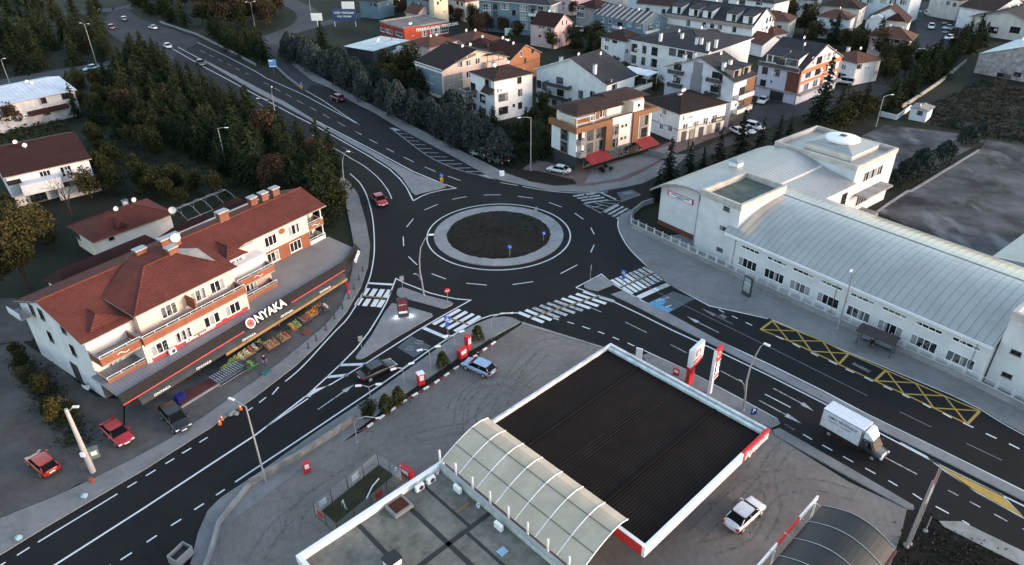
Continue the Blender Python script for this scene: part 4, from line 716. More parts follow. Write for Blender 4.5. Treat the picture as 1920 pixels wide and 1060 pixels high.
house('house', 'beige house behind the trees left of the slate-blue block', (850, -4), (872, 5), (890, -1), 7, cream, r_rust, 'hip', 2, .4, wins=[('L', [(858, 6), (866, 8)], 1.2, 1.2, 'd')])
house('house', 'blue-white house with a pink gable behind the patched roof', (1187, -6), (1215, 3), (1240, -4), 6.5, M('pale blue render', (.5, .55, .6)), r_rust, 'gableL', 2.4, .4, wins=[('L', [(1196, 6), (1204, 9)], 1.3, 1.3, 'w')])
for a, b_, c, wl, rf, lb in (((1045, -12), (1072, -3), (1095, -10), pinkp, r_rust, 'pink house at the top edge between the slate-blue block and the grey house'), ((1120, -18), (1150, -8), (1180, -16), cream, r_maroon, 'cream house at the top edge above the patched roof'), ((1238, -18), (1262, -8), (1290, -16), white, r_dark, 'white house at the top edge left of the white apartment block'), ((1480, -20), (1508, -10), (1540, -18), cream, r_rust, 'cream house behind the tall green trees at the top edge'), ((1855, -14), (1880, -4), (1930, -14), white, r_rust, 'white house at the far end of the right top edge')):
    house('house', lb, a, b_, c, 6.5, wl, rf, 'hip', 2, .4)
house('shed', 'long metal-roofed hall with rust-stained walls at the right edge', (1834, 103), (1990, 128), (2060, 100), 5.2, M('stained render', (.3, .28, .28), .9, .45, .8), stripes('pale sheet roof', (.42, .5, .55), (.3, .36, .4), .9, 0, .15, .45, var=.12), 'gableR', 3.6, .2, cat='hall', group='sheds', wins=[('L', [(1888, 146), (1908, 140), (1870, 158)], 1.8, 1.2, 'd')])
house('guard_hut', 'tiny white guard hut with a flat tin roof beside the school gate', (1708.5, 203), (1740, 209), (1750, 200.5), 2.7, white, conc, 'gableR', .35, .3, cat='hut', group='sheds', wins=[('L', [(1725, 212)], 1.2, 1.0, 'd')])
f, o = house('shed', 'long white shed with a blue-white metal roof at the left edge', (-90, 180), (-40, 207), (140, 170), 6.2, M('weathered white wall', (.42, .42, .44), .9, .3), stripes('blue white sheet roof', (.4, .46, .55), (.3, .34, .42), 1.0, 0, .1, .45, var=.15), 'gableR', 1.6, .5, cat='shed', group='sheds', wins=[('R', zoom(0, 130, 8.727, [(700, 515), (1065, 440), (758, 700)]), 1.6, 1.5, 'd')])
b = MB(); s0, z = f.onR(*zoom(0, 130, 8.727, [(440, 690)])[0]); s1, z2 = f.onR(*zoom(0, 130, 8.727, [(1090, 575)])[0]); b.loft([[(s, -.01, 3.6), (s, -1.6, 2.9), (s, -1.6, 2.75), (s, -.01, 3.4)] for s in (s0, s1)], r_maroon); b.build('porch_roof', o)
f, o = house('villa', 'white villa with a broad dark maroon roof and glazed verandas, behind a bare tree', (-70, 290), (10, 332), (168, 312), 6.0, white, r_maroon, 'gableR', 2.4, .5, cat='villa', group='houses at the left edge',
    wins=[('R', zoom(0, 240, 5.3, [(365, 685)]), 3.2, 2.0, 'd'), ('R', zoom(0, 240, 5.3, [(455, 475), (660, 430)]), 1.8, 2.0, 'w'), ('R', zoom(0, 240, 5.3, [(820, 560)]), 2.6, 1.8, 'l')])
b = MB(); b.box(1.5, 8, -2.6, 0, 2.6, 4.6, white).box(f.L-7, f.L+.5, -2.2, 0, 2.4, 2.6, r_maroon).box(f.L-6.8, f.L+.3, -2.0, 0, 0, 2.4, white_w).box(-.2, 2, -2.2, 0, 5.0, 5.15, r_black); b.build('veranda', o)
f, o = house('house', 'small white cottage with a red tiled hipped roof and a white chimney', (127, 428), (179, 452), (323, 404), 3.6, white_w, r_red, 'hip', 2.2, .6, fascia=wood, cat='cottage', group='houses at the left edge', wins=[('L', [(144, 440)], 1.5, 1.4, 'd'), ('R', zoom(120, 350, 5.58, [(495, 540)]), .8, .7, 'd')], chim=[zoom(120, 350, 5.58, [(640, 170)])[0]])
b = MB(); s0, z = f.onR(*zoom(120, 350, 5.58, [(500, 345)])[0]); b.loft([[(f.L*.28, -.3, 4.4), (f.L*.36, -.3, 5.3), (f.L*.44, -.3, 4.4)], [(f.L*.34, 2.4, 4.9), (f.L*.36, 2.6, 5.3), (f.L*.38, 2.4, 4.9)]], r_red); b.build('dormer', o)
# more of the dense back rows up to the horizon side of the picture
RH = random.Random(23); cnt = 0
looks = ((white, r_brown, 'white', 'brown'), (cream, r_rust, 'cream', 'rusty'), (white, r_dark, 'white', 'slate'), (pinkp, r_maroon, 'pinkish', 'maroon'), (bluew, r_rust, 'blue-grey', 'rusty'), (cream, r_brown, 'cream', 'brown'))
near = [('above the slate-blue block', 905, -14), ('above the workshop trees', 836, -24), ('above the grey house', 1105, -34), ('above the patched roof', 1165, -36), ('left of the white top block', 1215, -30), ('above the white top block', 1330, -42), ('at the top, over its right end', 1420, -36), ('above the tall olive trees', 1500, -44), ('left of the yellow-windowed building', 1530, 2), ('right of the avenue top', 1770, -30), ('at the avenue car park top', 1805, -26), ('above the grey warehouse', 1900, -34), ('above the pink barn', 985, -28), ('behind the slate-blue block end', 1050, -36), ('beside the far tower house', 795, -22), ('left of the tower house', 735, -16), ('beside the white villa top', 1600, 2), ('between villa and tall white house', 1612, 18), ('right of the patched-roof building', 1262, 12), ('behind the cottages on the right', 1480, 42)]
for i, (where, x, y) in enumerate(near):
    wl_, rf_, wn_, rn_ = looks[i % 6]; q = P(x, y, 6); k = RH.uniform(.85, 1.2); d_ = 13*k; ph = RH.uniform(.5, .75)
    c0 = P(x, y, 6.4); A_ = c0+Vector((-math.cos(ph), math.sin(ph), 0))*d_; C__ = c0+Vector((math.sin(ph), math.cos(ph), 0))*d_*.8
    def back(v): d = v-Vector((0, 0, CH)); w_ = d.dot(FWD); return (960+CF*d.dot(CR)/w_, 530-CF*d.dot(CU)/w_)
    f, o = house('house', '%s house with a %s roof %s' % (wn_, rn_, where), back(A_), (x, y), back(C__), 6.4, wl_, rf_, 'hip' if i % 3 else 'gableL', 2.4, .5)
    for s in (.25, .7):
        for z in (1.6, 4.4): window(o, 'R', f.L*s, z, 1.4, 1.4, 'w'); window(o, 'L', f.W*s, z, 1.4, 1.4, 'd')
# ------------------------------------------------------------------ market building with red tiled roof (left)
MO = Vector((-48.045, 65.038, 0)); MA = rad(54.957)
class F3(Fr):
    def __init__(s, O, a): s.O = O; s.a = a; s.u = Vector((math.cos(a), math.sin(a), 0)); s.v = Vector((-s.u.y, s.u.x, 0))
f = F3(MO, MA)
o = thing('market_building', 'peach market building with a long red tiled roof and a supermarket canopy', 'market building', MO, MA)
terr = M('terracotta parapet', (.21, .08, .048), .85, .15)
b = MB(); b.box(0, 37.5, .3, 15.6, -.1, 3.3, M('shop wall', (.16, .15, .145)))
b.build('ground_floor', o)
b = MB(); b.box(0, 25.5, .8, 15.6, 3.3, 8.0, white_w)
b.face([(0, .8, 8.0), (0, 15.6, 8.0), (0, 8.8, 10.45)][::-1], white)
b.box(-.02, -.001, .35, 15.65, 0, 8.0, white)
b.build('gable_wall', o)
b = MB(); b.box(4.9, 19.2, -2.5, .8, 3.3, 6.0, pinkw).build('lower_front', o)
b = MB(); b.box(5.9, 19.3, -.4, 3.2, 6.0, 9.0, pinkw).build('upper_front', o)
b = MB(); b.box(25.6, 35.6, 4.0, 14.5, 3.3, 6.1, terr).box(25.55, 35.65, 3.9, 14.5, 6.1, 9.05, pinkw).box(35.6, 38.6, 6.2, 14.5, 3.3, 9.0, pinkw).box(20, 25.6, 3, 14.5, 3.3, 9.0, pinkw)
b.box(19.3, 25.6, .8, 3, 3.3, 6.1, pinkw).box(38.4, 38.55, 4.1, 4.25, 3.4, 9.0, white_w); b.build('right_wing', o)
# roofs: near slope, far slope, projecting hip, dormers
b = MB(); t = .14
def slab(pts, m=r_red): b.face(pts, m); b.face([(p[0], p[1], p[2]-.16) for p in pts][::-1], conc); [b.face([pts[i], pts[i-1], (pts[i-1][0], pts[i-1][1], pts[i-1][2]-.16), (pts[i][0], pts[i][1], pts[i][2]-.16)], conc) for i in range(len(pts))]
RZ = 10.85
slab([(-.35, .25, 8.15), (6.0, .25, 8.15), (20.2, 2.4, 8.85), (24.4, 3.5, 9.15), (39.3, 3.5, 9.15), (39.3, 8.8, RZ), (-.35, 8.8, RZ)])
slab([(-.35, 8.8, RZ), (39.3, 8.8, RZ), (39.3, 16.2, 8.3), (-.35, 16.2, 8.3)])
b.tube([(-.35, 8.8, RZ+.02), (39.3, 8.8, RZ+.02)], .14, r_red, 6)
b.build('main_roof', o)
b = MB(); e0, e1, ez = 5.5, 19.8, 9.05
A_, B_, C_, D_ = (e0, -.9, ez), (e1, -.9, ez), (15.2, 5.4, 11.2), (11.2, 5.4, 11.2)
slab([A_, B_, C_, D_]); slab([B_, (20.2, 6.0, 10.1), (15.2, 9.0, 11.2), C_]); slab([(5.2, 5.6, 9.8), A_, D_, (11.2, 9.0, 11.2)]); slab([D_, C_, (15.2, 9.4, 11.2), (11.2, 9.4, 11.2)])
for p, q in ((A_, D_), (B_, C_), (D_, C_)): b.tube([p, q], .12, r_red, 6)
b.build('projecting_roof', o)
def dormer(x0, x1, y0, y1, z0, ze, zr, wd=2.2):
    d = MB(); d.box(x0, x1, y0, y1, z0, ze, white); d.build('dormer_wall', o); xm = (x0+x1)/2
    d = MB(); E = [(x0-.4, y0-.4, ze), (x1+.4, y0-.4, ze), (x1+.4, y1, ze), (x0-.4, y1, ze)]; k, k2 = (xm, y0+1.4, zr), (xm, y1+2.0, zr)
    d.face([E[0], E[1], k], r_red).face([E[1], E[2], k2, k], r_red).face([E[3], E[0], k, k2], r_red).face(E[::-1], conc)
    for p in (E[0], E[1], k2): d.tube([p, k], .1, r_red, 5)
    d.build('dormer_roof', o); window(o, 'R', xm, z0+1.25, wd, 2.0, 'w', off=y0-.001)
dormer(1.6, 4.6, 1.4, 3.4, 6.3, 8.6, 9.5); dormer(20.4, 23.0, 2.0, 4.4, 6.2, 8.8, 9.9, 1.8)
# balconies
def parapet(x0, x1, y0, y1, z0, zp, m_=terr, orn=None, yin=None):
    d = MB(); d.box(x0, x1, y0, y1, z0-.16, z0, conc).box(x0, x1, y0, y0+.12, z0, zp, m_).box(x0, x0+.12, y0+.12, y1, z0, zp, m_).box(x1-.12, x1, y0+.12, y1, z0, zp, m_)
    d.box(x0-.03, x1+.03, y0-.03, y0+.16, zp, zp+.08, conc); d.box(x0-.03, x0+.16, y0+.16, y1, zp, zp+.08, conc).box(x1-.16, x1+.03, y0+.16, y1, zp, zp+.08, conc)
    d.box(x0, x1, y0+.04, y0+.1, zp+.3, zp+.36, wsteel); n = max(2, int((x1-x0)/1.5))
    for i in range(n+1): xx = x0+(x1-x0-.06)*i/n; d.box(xx, xx+.06, y0+.04, y0+.1, zp+.08, zp+.3, wsteel)
    if orn is not None: d.tube([(orn-.7+.14*i, y0-.04, (z0+zp)/2+.16*math.sin(i*.63)) for i in range(11)], .05, white, 5)
    d.build('balcony', o)
parapet(4.9, 19.2, -2.6, -.4, 6.0, 6.9); parapet(0, 4.9, -2.2, .9, 5.9, 6.85, orn=2.6); parapet(0, 4.9, -2.2, .9, 3.15, 3.9)
parapet(19.3, 25.2, -1.0, .9, 5.95, 6.85, orn=22.5); parapet(19.3, 25.2, -1.0, .9, 3.45, 4.1)
parapet(35.65, 38.7, 4.0, 6.2, 6.2, 7.0, orn=37.2); parapet(35.65, 38.7, 4.0, 6.2, 3.6, 4.3, white_w); parapet(23.2, 25.6, 2.6, 3.4, 6.3, 7.0)
b = MB(); b.box(4.7, 4.89, -2.4, .4, 3.2, 6.0, white).box(12.2, 12.4, -2.4, -.4, 6.9, 8.4, terr).box(.1, 4.8, .6, .79, 3.2, 5.6, white_w); b.build('side_wall', o)
for px, w_, h_ in ((zoom(180, 560, 5.3, [(628, 478)])[0], 2.2, 1.5), (zoom(180, 560, 5.3, [(862, 352)])[0], 2.2, 1.5), (zoom(180, 560, 5.3, [(1150, 205)])[0], 2.2, 1.5), (zoom(180, 560, 5.3, [(1355, 90)])[0], 2.2, 1.5)):
    s, z = f.onR(*px, -2.5); window(o, 'R', s, 4.7, w_, h_, 'w', off=-2.501)
for px in (zoom(180, 560, 5.3, [(715, 85)])[0], zoom(330, 440, 4.418, [(175, 475)])[0], zoom(330, 440, 4.418, [(335, 395)])[0]):
    s, z = f.onR(*px, -.4); window(o, 'R', s, 7.5, 2.1, 1.6, 'w', off=-.401)
for px, yy, z in ((zoom(420, 340, 4.416, [(378, 458)])[0], 3.9, 7.6), (zoom(420, 340, 4.416, [(568, 368)])[0], 3.9, 7.6), (zoom(420, 340, 4.416, [(408, 628)])[0], 4.0, 4.9), (zoom(420, 340, 4.416, [(592, 532)])[0], 4.0, 4.9)):
    s, _ = f.onR(*px, yy); window(o, 'R', s, z, 2.1, 1.6, 'w', off=yy-.001)
for x, z, yy in ((2.4, 4.4, .59), (22.2, 4.6, .8), (37.1, 4.8, 6.2), (37.1, 7.5, 6.2)): window(o, 'R', x, z, 1.8, 1.9, 'w', off=yy-.001)
for px in ((125, 330), (195, 365), (265, 535), (438, 640), (360, 470)):
    p = zoom(30, 500, 4.077, [px])[0]; s, z = f.onL(*p); window(o, 'L', s, z, 1.0, 1.5, 'd', off=-.021)
b = MB(); b.box(-.06, -.021, 5.2, 7.0, 0, 2.8, dsteel); b.build('side_door', o)
b = MB(); sx, sz = f.onR(*zoom(420, 340, 4.416, [(477, 413)])[0], 3.9); b.loft([[(sx+r*.55*math.cos(a*.5236), 3.86-d, sz+r*.42*math.sin(a*.5236)) for a in range(12)] for r, d in ((1, -.03), (1, .06), (.6, .1))], brown); b.build('wall_ornament', o)
# canopy of the supermarket
ribm = stripes('canopy sheet', (.2, .2, .225), (.1, .1, .115), .42, 0, .12, .5, var=.12)
grt = stripes('grey eternit roof', (.2, .19, .195), (.1, .095, .1), .38, 1, .25, .85, var=.18)
b = MB(); b.loft([[(x, .5, 3.62), (x, y1, 3.25), (x, y1, 3.15), (x, .5, 3.5)] for x, y1 in ((-.6, -5.12), (19.6, -4.2))], ribm); b.build('canopy_roof', o)
b = MB(); b.loft([[(x, ya, 3.7), (x, yb, 3.3), (x, yb, 3.2), (x, ya, 3.58)] for x, ya, yb in ((19.6, 4.0, -3.6), (35.7, 4.0, -3.0), (39.2, 4.0, -1.5))], grt); b.build('slate_roof', o)
b = MB(); b.loft([[(x, ya, 3.34), (x, yb, 3.25), (x, yb, 3.15), (x, ya, 3.24)] for x, ya, yb in ((19.6, -3.61, -4.2), (35.4, -3.01, -3.5))], ribm); b.build('canopy_roof', o)
b = MB(); fy = lambda x: -5.9+(x+.7)*.045
b.loft([[(x, fy(x)+.6, 3.6), (x, fy(x), 2.5), (x, fy(x)+.12, 2.45), (x, fy(x)+.75, 3.55)] for x in (-.7, 35.4)], M('charcoal fascia', (.014, .013, .015), .75, .1)); b.build('fascia', o)
b = MB(); b.loft([[(35.4, fy(35.4)+.6, 3.6), (35.4, fy(35.4), 2.5), (35.5, fy(35.4)+.1, 2.4), (35.5, fy(35.4)+.7, 3.5)], [(40.0, -1.0, 3.6), (40.4, -1.7, 2.5), (40.3, -1.5, 2.4), (39.9, -.9, 3.5)]], M('charcoal fascia', (0, 0, 0))); b.build('fascia', o)
redtr = M('red trim', (.45, .025, .03), .5)
b = MB(); b.loft([[(x, fy(x)-.02, 2.62), (x, fy(x)-.05, 2.5), (x, fy(x), 2.44), (x, fy(x)+.02, 2.6)] for x in (-.7, 16.1)], redtr); b.build('red_trim', o)
b = MB(); b.loft([[(x, fy(x)-.02, 2.62), (x, fy(x)-.05, 2.5), (x, fy(x), 2.44), (x, fy(x)+.02, 2.6)] for x in (24.1, 34.5)], redtr); b.build('red_trim', o)
b = MB(); b.box(5.3, 18.9, -2.62, -2.505, 3.45, 3.95, redtr); b.build('red_banner', o)
text('SUPER MARKET', .42, wplas, 'lettering', o, (11.8, -2.64, 3.7), sx=1.5)
def fpos(x, k, out=.05): return (x, fy(x)+.6*k-out*.9, 2.5+1.1*k)
sl = math.pi/2-math.atan2(.6, 1.1)
b = MB(); b.loft([[(x, fy(x)+.58, 3.62), (x, fy(x)-.06, 2.45), (x, fy(x)+.06, 2.42), (x, fy(x)+.7, 3.6)] for x in (16.2, 24.0)], M('dark sign panel', (.008, .008, .009), .7)); b.build('sign_panel', o)
q = text('NYAKA', 1.55, wplas, 'lettering', o, (20.75, fy(20.75)+.23, 3.02), (-(math.pi/2-sl)+math.pi/2, 0, math.atan(.045)), sx=.98, ext=.008)
ring = MB(); n = 28
def rg(r0, r1, d, m):
    for i in range(n):
        a, c = 2*math.pi*i/n, 2*math.pi*(i+1)/n
        ring.face([(r*math.cos(t_), -d, r*math.sin(t_)) for r, t_ in ((r0, a), (r1, a), (r1, c), (r0, c))], m)
rg(.42, .6, .06, wplas); rg(.2, .46, .07, red); rg(.001, .2, .075, black)
q = ring.build('round_emblem', o); q.location = (17.35, fy(17.35)+.2, 3.02); q.scale = (1.15, 1, 1.15); q.rotation_euler = (sl-math.pi/2, 0, .045)
valm = M('grey valance', (.05, .05, .054), .8)
b = MB(); b.loft([[(x, fy(x)+.08, 2.43), (x, fy(x)-.55, 2.1), (x, fy(x)-.6, 1.55), (x, fy(x)+.1, 2.3)] for x in (1.0, 34.0)], valm); b.build('awning', o)
b = MB(); b.loft([[(x, fy(x)-.56, 1.54), (x, fy(x)-.62, 1.53), (x, fy(x)-.62, 1.15), (x, fy(x)-.56, 1.15)] for x in (12.5, 34.2)], M('ochre tarpaulin', (.3, .19, .09), .8)); b.build('awning_valance', o)
for x in (3.6, 9.3, 16.2, 22.6, 29.8): text('ONYAKA', .42, wplas, 'lettering', o, (x, fy(x)-.63, 1.85), sx=1.2)
q = text('ONYAKA', .8, wplas, 'lettering', o, (37.9, -3.55, 3.05), (1.15, 0, .62), sx=1.05)
for x in (1.5, 9, 16.8, 25, 34.6): b = MB(); b.tube([(x, fy(x)+.3, 0), (x, fy(x)+.3, 2.5)], .07, dsteel); b.build('post', o)
for x, y, hh, ww in ((15.4, 8.4, 1.3, 2.6), (12.2, 9.0, 1.0, 1.4), (14.6, 5.6, 1.2, 1.3), (24.6, 9.0, 1.4, 1.5), (30.4, 9.6, 1.3, 1.1), (32.4, 9.6, 1.3, 1.1), (34.4, 9.6, 1.3, 1.2)):
    b = MB(); b.box(x, x+ww, y-.45, y+.45, 9.9, RZ+hh-.1, M('sooty chimney brick', (.16, .07, .05), .85, .2)).box(x-.12, x+ww+.12, y-.55, y+.55, RZ+hh-.1, RZ+hh+.08, steel); b.build('chimney', o)
# lower rear roofs of the same block
b = MB()
for x0, x1, y0, y1, z in ((5, 20, 15.7, 21, 7.2), (21, 29, 15.7, 20, 6.8), (30, 35.5, 15.7, 20, 7.4)):
    b = MB(); b.box(x0+.4, x1-.4, y0, y1-.4, 0, z, white_w).loft([[(x0, y0, z), (x1, y0, z), (x1, y1, z), (x0, y1, z)], [(x0+1.5, (y0+y1)/2, z+1.6), (x1-1.5, (y0+y1)/2, z+1.6), (x1-1.5, (y0+y1)/2+.01, z+1.6), (x0+1.5, (y0+y1)/2+.01, z+1.6)]], r_maroon); b.build('rear_wing', o)
b = MB(); b.box(-1.5, -.3, 12.5, 15.6, 7.3, 7.5, conc).box(-1.5, -1.4, 12.5, 15.6, 7.5, 8.3, white); b.build('rear_balcony', o)
def dish(name, label, x, y, z, r, rz, parent=None, fr_=None, grp='satellite dishes'):
    b = MB(); b.loft([[(rr_*math.cos(a*.449), -dd, rr_*math.sin(a*.449)) for a in range(14)] for rr_, dd in ((r*.1, 0), (r*.6, .05), (r, .16), (r*1.02, .14), (r*.6, .02), (r*.08, -.03))], wplas)
    b.tube([(0, 0, 0), (0, .25, -.1), (0, .3, -r-.5)], .04, steel, 5).tube([(0, -.1, -r), (0, -.5, 0)], .02, steel, 4)
    pp = fr_.O+fr_.u*x+fr_.v*y if fr_ else Vector((x, y, 0)); q = b.build(name, None, (pp.x, pp.y, z), rz); return tag(q, label, 'satellite dish', grp)
dish('satellite_dish', 'big pale dish on the chimney of the red tiled market roof', 17.2, 7.6, 12.0, .62, .55, fr_=f)
dish('satellite_dish', 'white dish behind the market roof, right of the cottage', 25, 21.5, 9.3, .55, .4, fr_=f)
def ac(label, p, rz, grp='outdoor air conditioning units'): return tag(put('air_conditioner', acm, None, p, rz), label, 'air conditioner', grp)
pp = f.O+f.u*7.6-f.v*2.95; ac('air conditioner on the market canopy, in front of the peach wall', (pp.x, pp.y, 3.42), MA)
# ------------------------------------------------------------------ school on the right
SO = P(1233, 421, 0); SA = rad(-51.9); f = F3(SO, SA)
schw = M('school plaster', (.56, .57, .6), .9, .1, .5); schc = M('school coping', (.42, .4, .38), .85, .2)
arcm = stripes('seamed metal roof', (.42, .42, .4), (.2, .2, .195), 1.0, 0, .08, .27, metal=.55, var=.1, height=.22); ribs_ = stripes('ribbed roof sheet', (.4, .4, .39), (.2, .2, .2), .8, 1, .18, .38, metal=.5, var=.1)
o = thing('school_building', 'white school with barrel-vaulted metal roofs, a square stair tower and rooftop skylight', 'school', SO, SA)
b = MB(); b.box(0, 9, 0, 26, 0, 7.0, schw); prof = [(-1.4, 6.5), (0, 7.5), (2, 8.55), (4, 9.15), (6, 9.45), (8, 9.45), (10, 9.15), (13.2, 8.3)]
b.face([(0, 0, 7.0), (7.7, 0, 7.0), (7.7, 0, 9.4), (6, 0, 9.35), (4, 0, 9.05), (2, 0, 8.45), (0, 0, 7.4)], schw); b.box(9, 13.2, 1.5, 26, 0, 8.2, schw)
b.build('gable_block', o)
b = MB(); b.box(-.04, 7.75, -.05, -.001, 0, 1.0, brickd); b.build('plinth', o)
b = MB(); b.loft([[(x, y, z) for x, z in prof]+[(x, y, z-.35) for x, z in prof[::-1]] for y in (-1.3, 26.4)], ribs_); b.build('vault_roof', o)
b = MB(); b.box(9.3, 16.7, -1.8, 9.6, 0, 9.2, schw); b.build('stair_tower', o)
def coping(x0, x1, y0, y1, z0, z1, t=.45, m_=None):
    b = MB(); m_ = m_ or schc
    b.box(x0, x1, y0, y0+t, z0, z1, m_).box(x0, x1, y1-t, y1, z0, z1, m_).box(x0, x0+t, y0+t, y1-t, z0, z1, m_).box(x1-t, x1, y0+t, y1-t, z0, z1, m_); return b.build('parapet', o)
coping(9.2, 16.8, -1.9, 9.7, 9.2, 10.2); b = MB(); b.box(9.75, 16.25, -1.4, 9.2, 9.2, 9.3, M('mossy roof', (.1, .115, .1), .95, .3)); b.build('tower_roof', o)
b = MB(); b.box(16.7, 53.2, -2.8, 19, 0, 5.1, schw)
hw, rz_, yc = 11.4, 3.3, 8.3
arc = [(yc+hw*math.sin(t_)/math.sin(.62), 5.5+rz_*(math.cos(t_)-math.cos(.62))/(1-math.cos(.62))) for t_ in [-.62+i*.062 for i in range(21)]]
for x in (16.85, 53.0): b.face([(x, y, z-.1) for y, z in (arc if x > 20 else arc[::-1])], schw)
b.build('classroom_block', o)
b = MB(); b.loft([[(x, y, z) for y, z in arc]+[(x, y*.998, z-.3) for y, z in arc[::-1]] for x in (15.2, 53.3)], arcm); b.build('vault_roof', o)
b = MB(); b.box(14.0, 54, yc+.9, yc+1.1, 8.72, 8.84, conc); b.build('ridge_strip', o)
b = MB(); b.box(15.5, 53.3, -3.35, -3.1, 5.3, 5.62, wsteel).box(17.5, 46, arc[-1][0], arc[-1][0]+.35, 5.2, 5.55, dsteel); b.build('gutter', o)
b = MB(); b.box(53.4, 64, -1.8, 9.6, 0, 9.2, schw); b.build('stair_tower', o); coping(53.3, 64.1, -1.9, 9.7, 9.2, 10.2)
b = MB(); b.box(55.0, 70, 9.7, 19.5, 0, 6, schw).box(44.5, 70, 19.4, 46, 0, 5.3, schw); b.build('east_wing', o)
b = MB(); b.loft([[(44.0, y, 5.6), (52, y, 7.0), (62, y, 7.0), (70.5, y, 5.6), (70.5, y, 5.4), (44, y, 5.4)] for y in (19.8, 47)], ribs_); b.build('wing_roof', o)
# middle ribbed roof and far block with skylight
b = MB(); b.box(13.2, 19.4, 9.7, 26.1, 0, 6.8, schw).box(13.2, 13.5, 9.7, 26, 6.8, 8.3, M('warm school wall', (.62, .56, .5))); b.build('hall_wall', o)
b = MB(); b.loft([[(13.5, y, 8.1), (19.9, y, 7.1), (19.9, y, 6.9), (13.5, y, 7.9)] for y in (9.72, 26.1)], ribs_); b.build('hall_roof', o)
b = MB(); b.box(3.6, 19.3, 26.3, 39.8, 0, 9.0, schw); b.build('far_block', o); coping(3.5, 19.4, 26.2, 39.9, 9.0, 9.9)
b = MB(); b.box(4.0, 18.9, 26.7, 39.4, 9.0, 9.15, ribs_); b.build('far_roof', o)
b = MB(); b.box(7.6, 16.6, 29.2, 38.2, 9.15, 10.2, M('warm school wall', (0, 0, 0))).loft([[(7.4, 29, 10.2), (16.8, 29, 10.2), (16.8, 38.4, 10.2), (7.4, 38.4, 10.2)], [(10, 31.6, 11.0), (14.2, 31.6, 11.0), (14.2, 35.8, 11.0), (10, 35.8, 11.0)]], ribs_); b.build('skylight_base', o)
b = MB(); b.lathe([(2.9, 10.9), (2.9, 11.25), (2.6, 11.32), (.1, 11.6)], wplas, 12.1, 33.7, 28).box(11.6, 12.6, 33.3, 34.1, 11.55, 11.75, dsteel); b.build('skylight_dome', o)
b = MB(); b.box(4.5, 6.3, 11.5, 13.0, 9.2, 10.1, wplas).loft([[(4.3, 11.3, 10.1), (6.5, 11.3, 10.1), (6.5, 13.2, 10.1), (4.3, 13.2, 10.1)], [(5.3, 12.1, 10.5), (5.5, 12.1, 10.5), (5.5, 12.4, 10.5), (5.3, 12.4, 10.5)]], steel); b.build('roof_vent', o)
def wR(px, w_, h_, st, yy): s, z = f.onR(*px, yy); window(o, 'R', s, z, w_, h_, st, off=yy-.001)
SX = (20.0, 24.6, 28.8, 33.1, 37.5, 41.8, 46.1, 50.5)
for i, s in enumerate((19.2, 23.3, 27.5, 31.6, 35.9, 40.2, 44.5, 48.9)):
    window(o, 'R', SX[i], 2.0, 3.2, 1.5, 'q', off=-2.801); window(o, 'R', SX[i], 4.45, 3.2, .45, 'q', off=-2.801)
wR(zoom(1200, 340, 8, [(1300, 415)])[0], 1.1, .7, 'd', -1.8); wR(zoom(1200, 340, 8, [(1245, 705)])[0], 1.1, .6, 'd', -1.8); wR(zoom(1200, 340, 8, [(1195, 1025)])[0], 1.1, .6, 'd', -1.8)
for z in (3.2, 6.6): window(o, 'R', 8.55, z, .8, 1.9, 'd', off=-.03)
for px in ((1905, 662), (1888, 704)): wR(px, 1.1, .6, 'd', -1.8)
def wallE(y, z, w_, h_, st, x):   # wall facing the yard
    fr_, p = win_mesh(w_, h_, st); q = put('window', fr_, o, (x, y, z), math.pi/2); put('pane', p, q)
wallE(32.5, 7.0, 6.5, 1.8, 'l', 19.301); wallE(31.5, 2.6, 5.0, 1.8, 'l', 19.301); wallE(24, 4.5, 1.6, 2.4, 'd', 19.41)
b = MB(); b.box(19.31, 21.6, 27.6, 36.5, 4.2, 4.5, conc).box(19.31, 22.3, 26.8, 32, 0, .8, conc).box(22.3, 24, 28, 31, 0, .4, conc); b.build('porch', o)
b = MB(); b.box(1.5, 6.8, -.12, -.001, 6.1, 6.95, red).box(1.75, 6.55, -.15, -.121, 6.18, 6.87, wplas); q = b.build('name_board', o)
text('SAKARYA ANADOLU LISESI', .3, b_paint, 'lettering', q, (4.15, -.17, 6.65)); text('MUDURLUGU', .26, b_paint, 'lettering', q, (4.15, -.17, 6.35))
b = MB(); b.tube([(9.15, -1.9, .1), (9.15, -1.9, 9.2)], .07, steel); b.build('drainpipe', o)
for s in (17.4, 33.9, 51.6): b = MB(); b.tube([(s, -2.88, .1), (s, -2.88, 5.2)], .05, steel); b.build('drainpipe', o)
# ------------------------------------------------------------------ filling station
GO = Vector((10.894, 39.231, 0)); GA = rad(43.53); f = F3(GO, GA); K = 20.58
o = thing('station_canopy', 'filling station canopy with a black corrugated roof and a red and white fascia', 'canopy', GO, GA)
ccm = stripes('black corrugated sheet', (.0165, .0115, .0105), (.0055, .0045, .0045), .32, 1, .35, .75, var=.3, height=.6)
b = MB(); b.box(.45, K-.45, .3, K-.3, 4.55, 4.75, ccm); b.build('roof_sheet', o)
for x0, x1, nm in ((5.6, 5.75, 'roof_seam'), (15.6, 15.75, 'roof_seam')): b = MB(); b.box(x0, x1, .3, K-.3, 4.75, 4.86, black) if 0 else b.box(.5, K-.5, x0, x1, 4.75, 4.86, M('black seam', (.006, .005, .005), .9)); b.build(nm, o)
for y in (10.6, 10.95, 11.3, 11.65): b = MB(); b.tube([(.6, y, 4.79), (K-.6, y-.4, 4.79)], .013, M('dull cable', (.03, .027, .025), .9), 4); b.build('roof_cable', o)
b = MB(); b.box(K-.9, K-.45, .4, K-.4, 4.75, 5.05, M('pale gutter sheet', (.42, .5, .52), .6, .25, 1.2)); b.build('roof_gutter', o)
fw = M('white fascia', (.72, .74, .78), .45, .06)
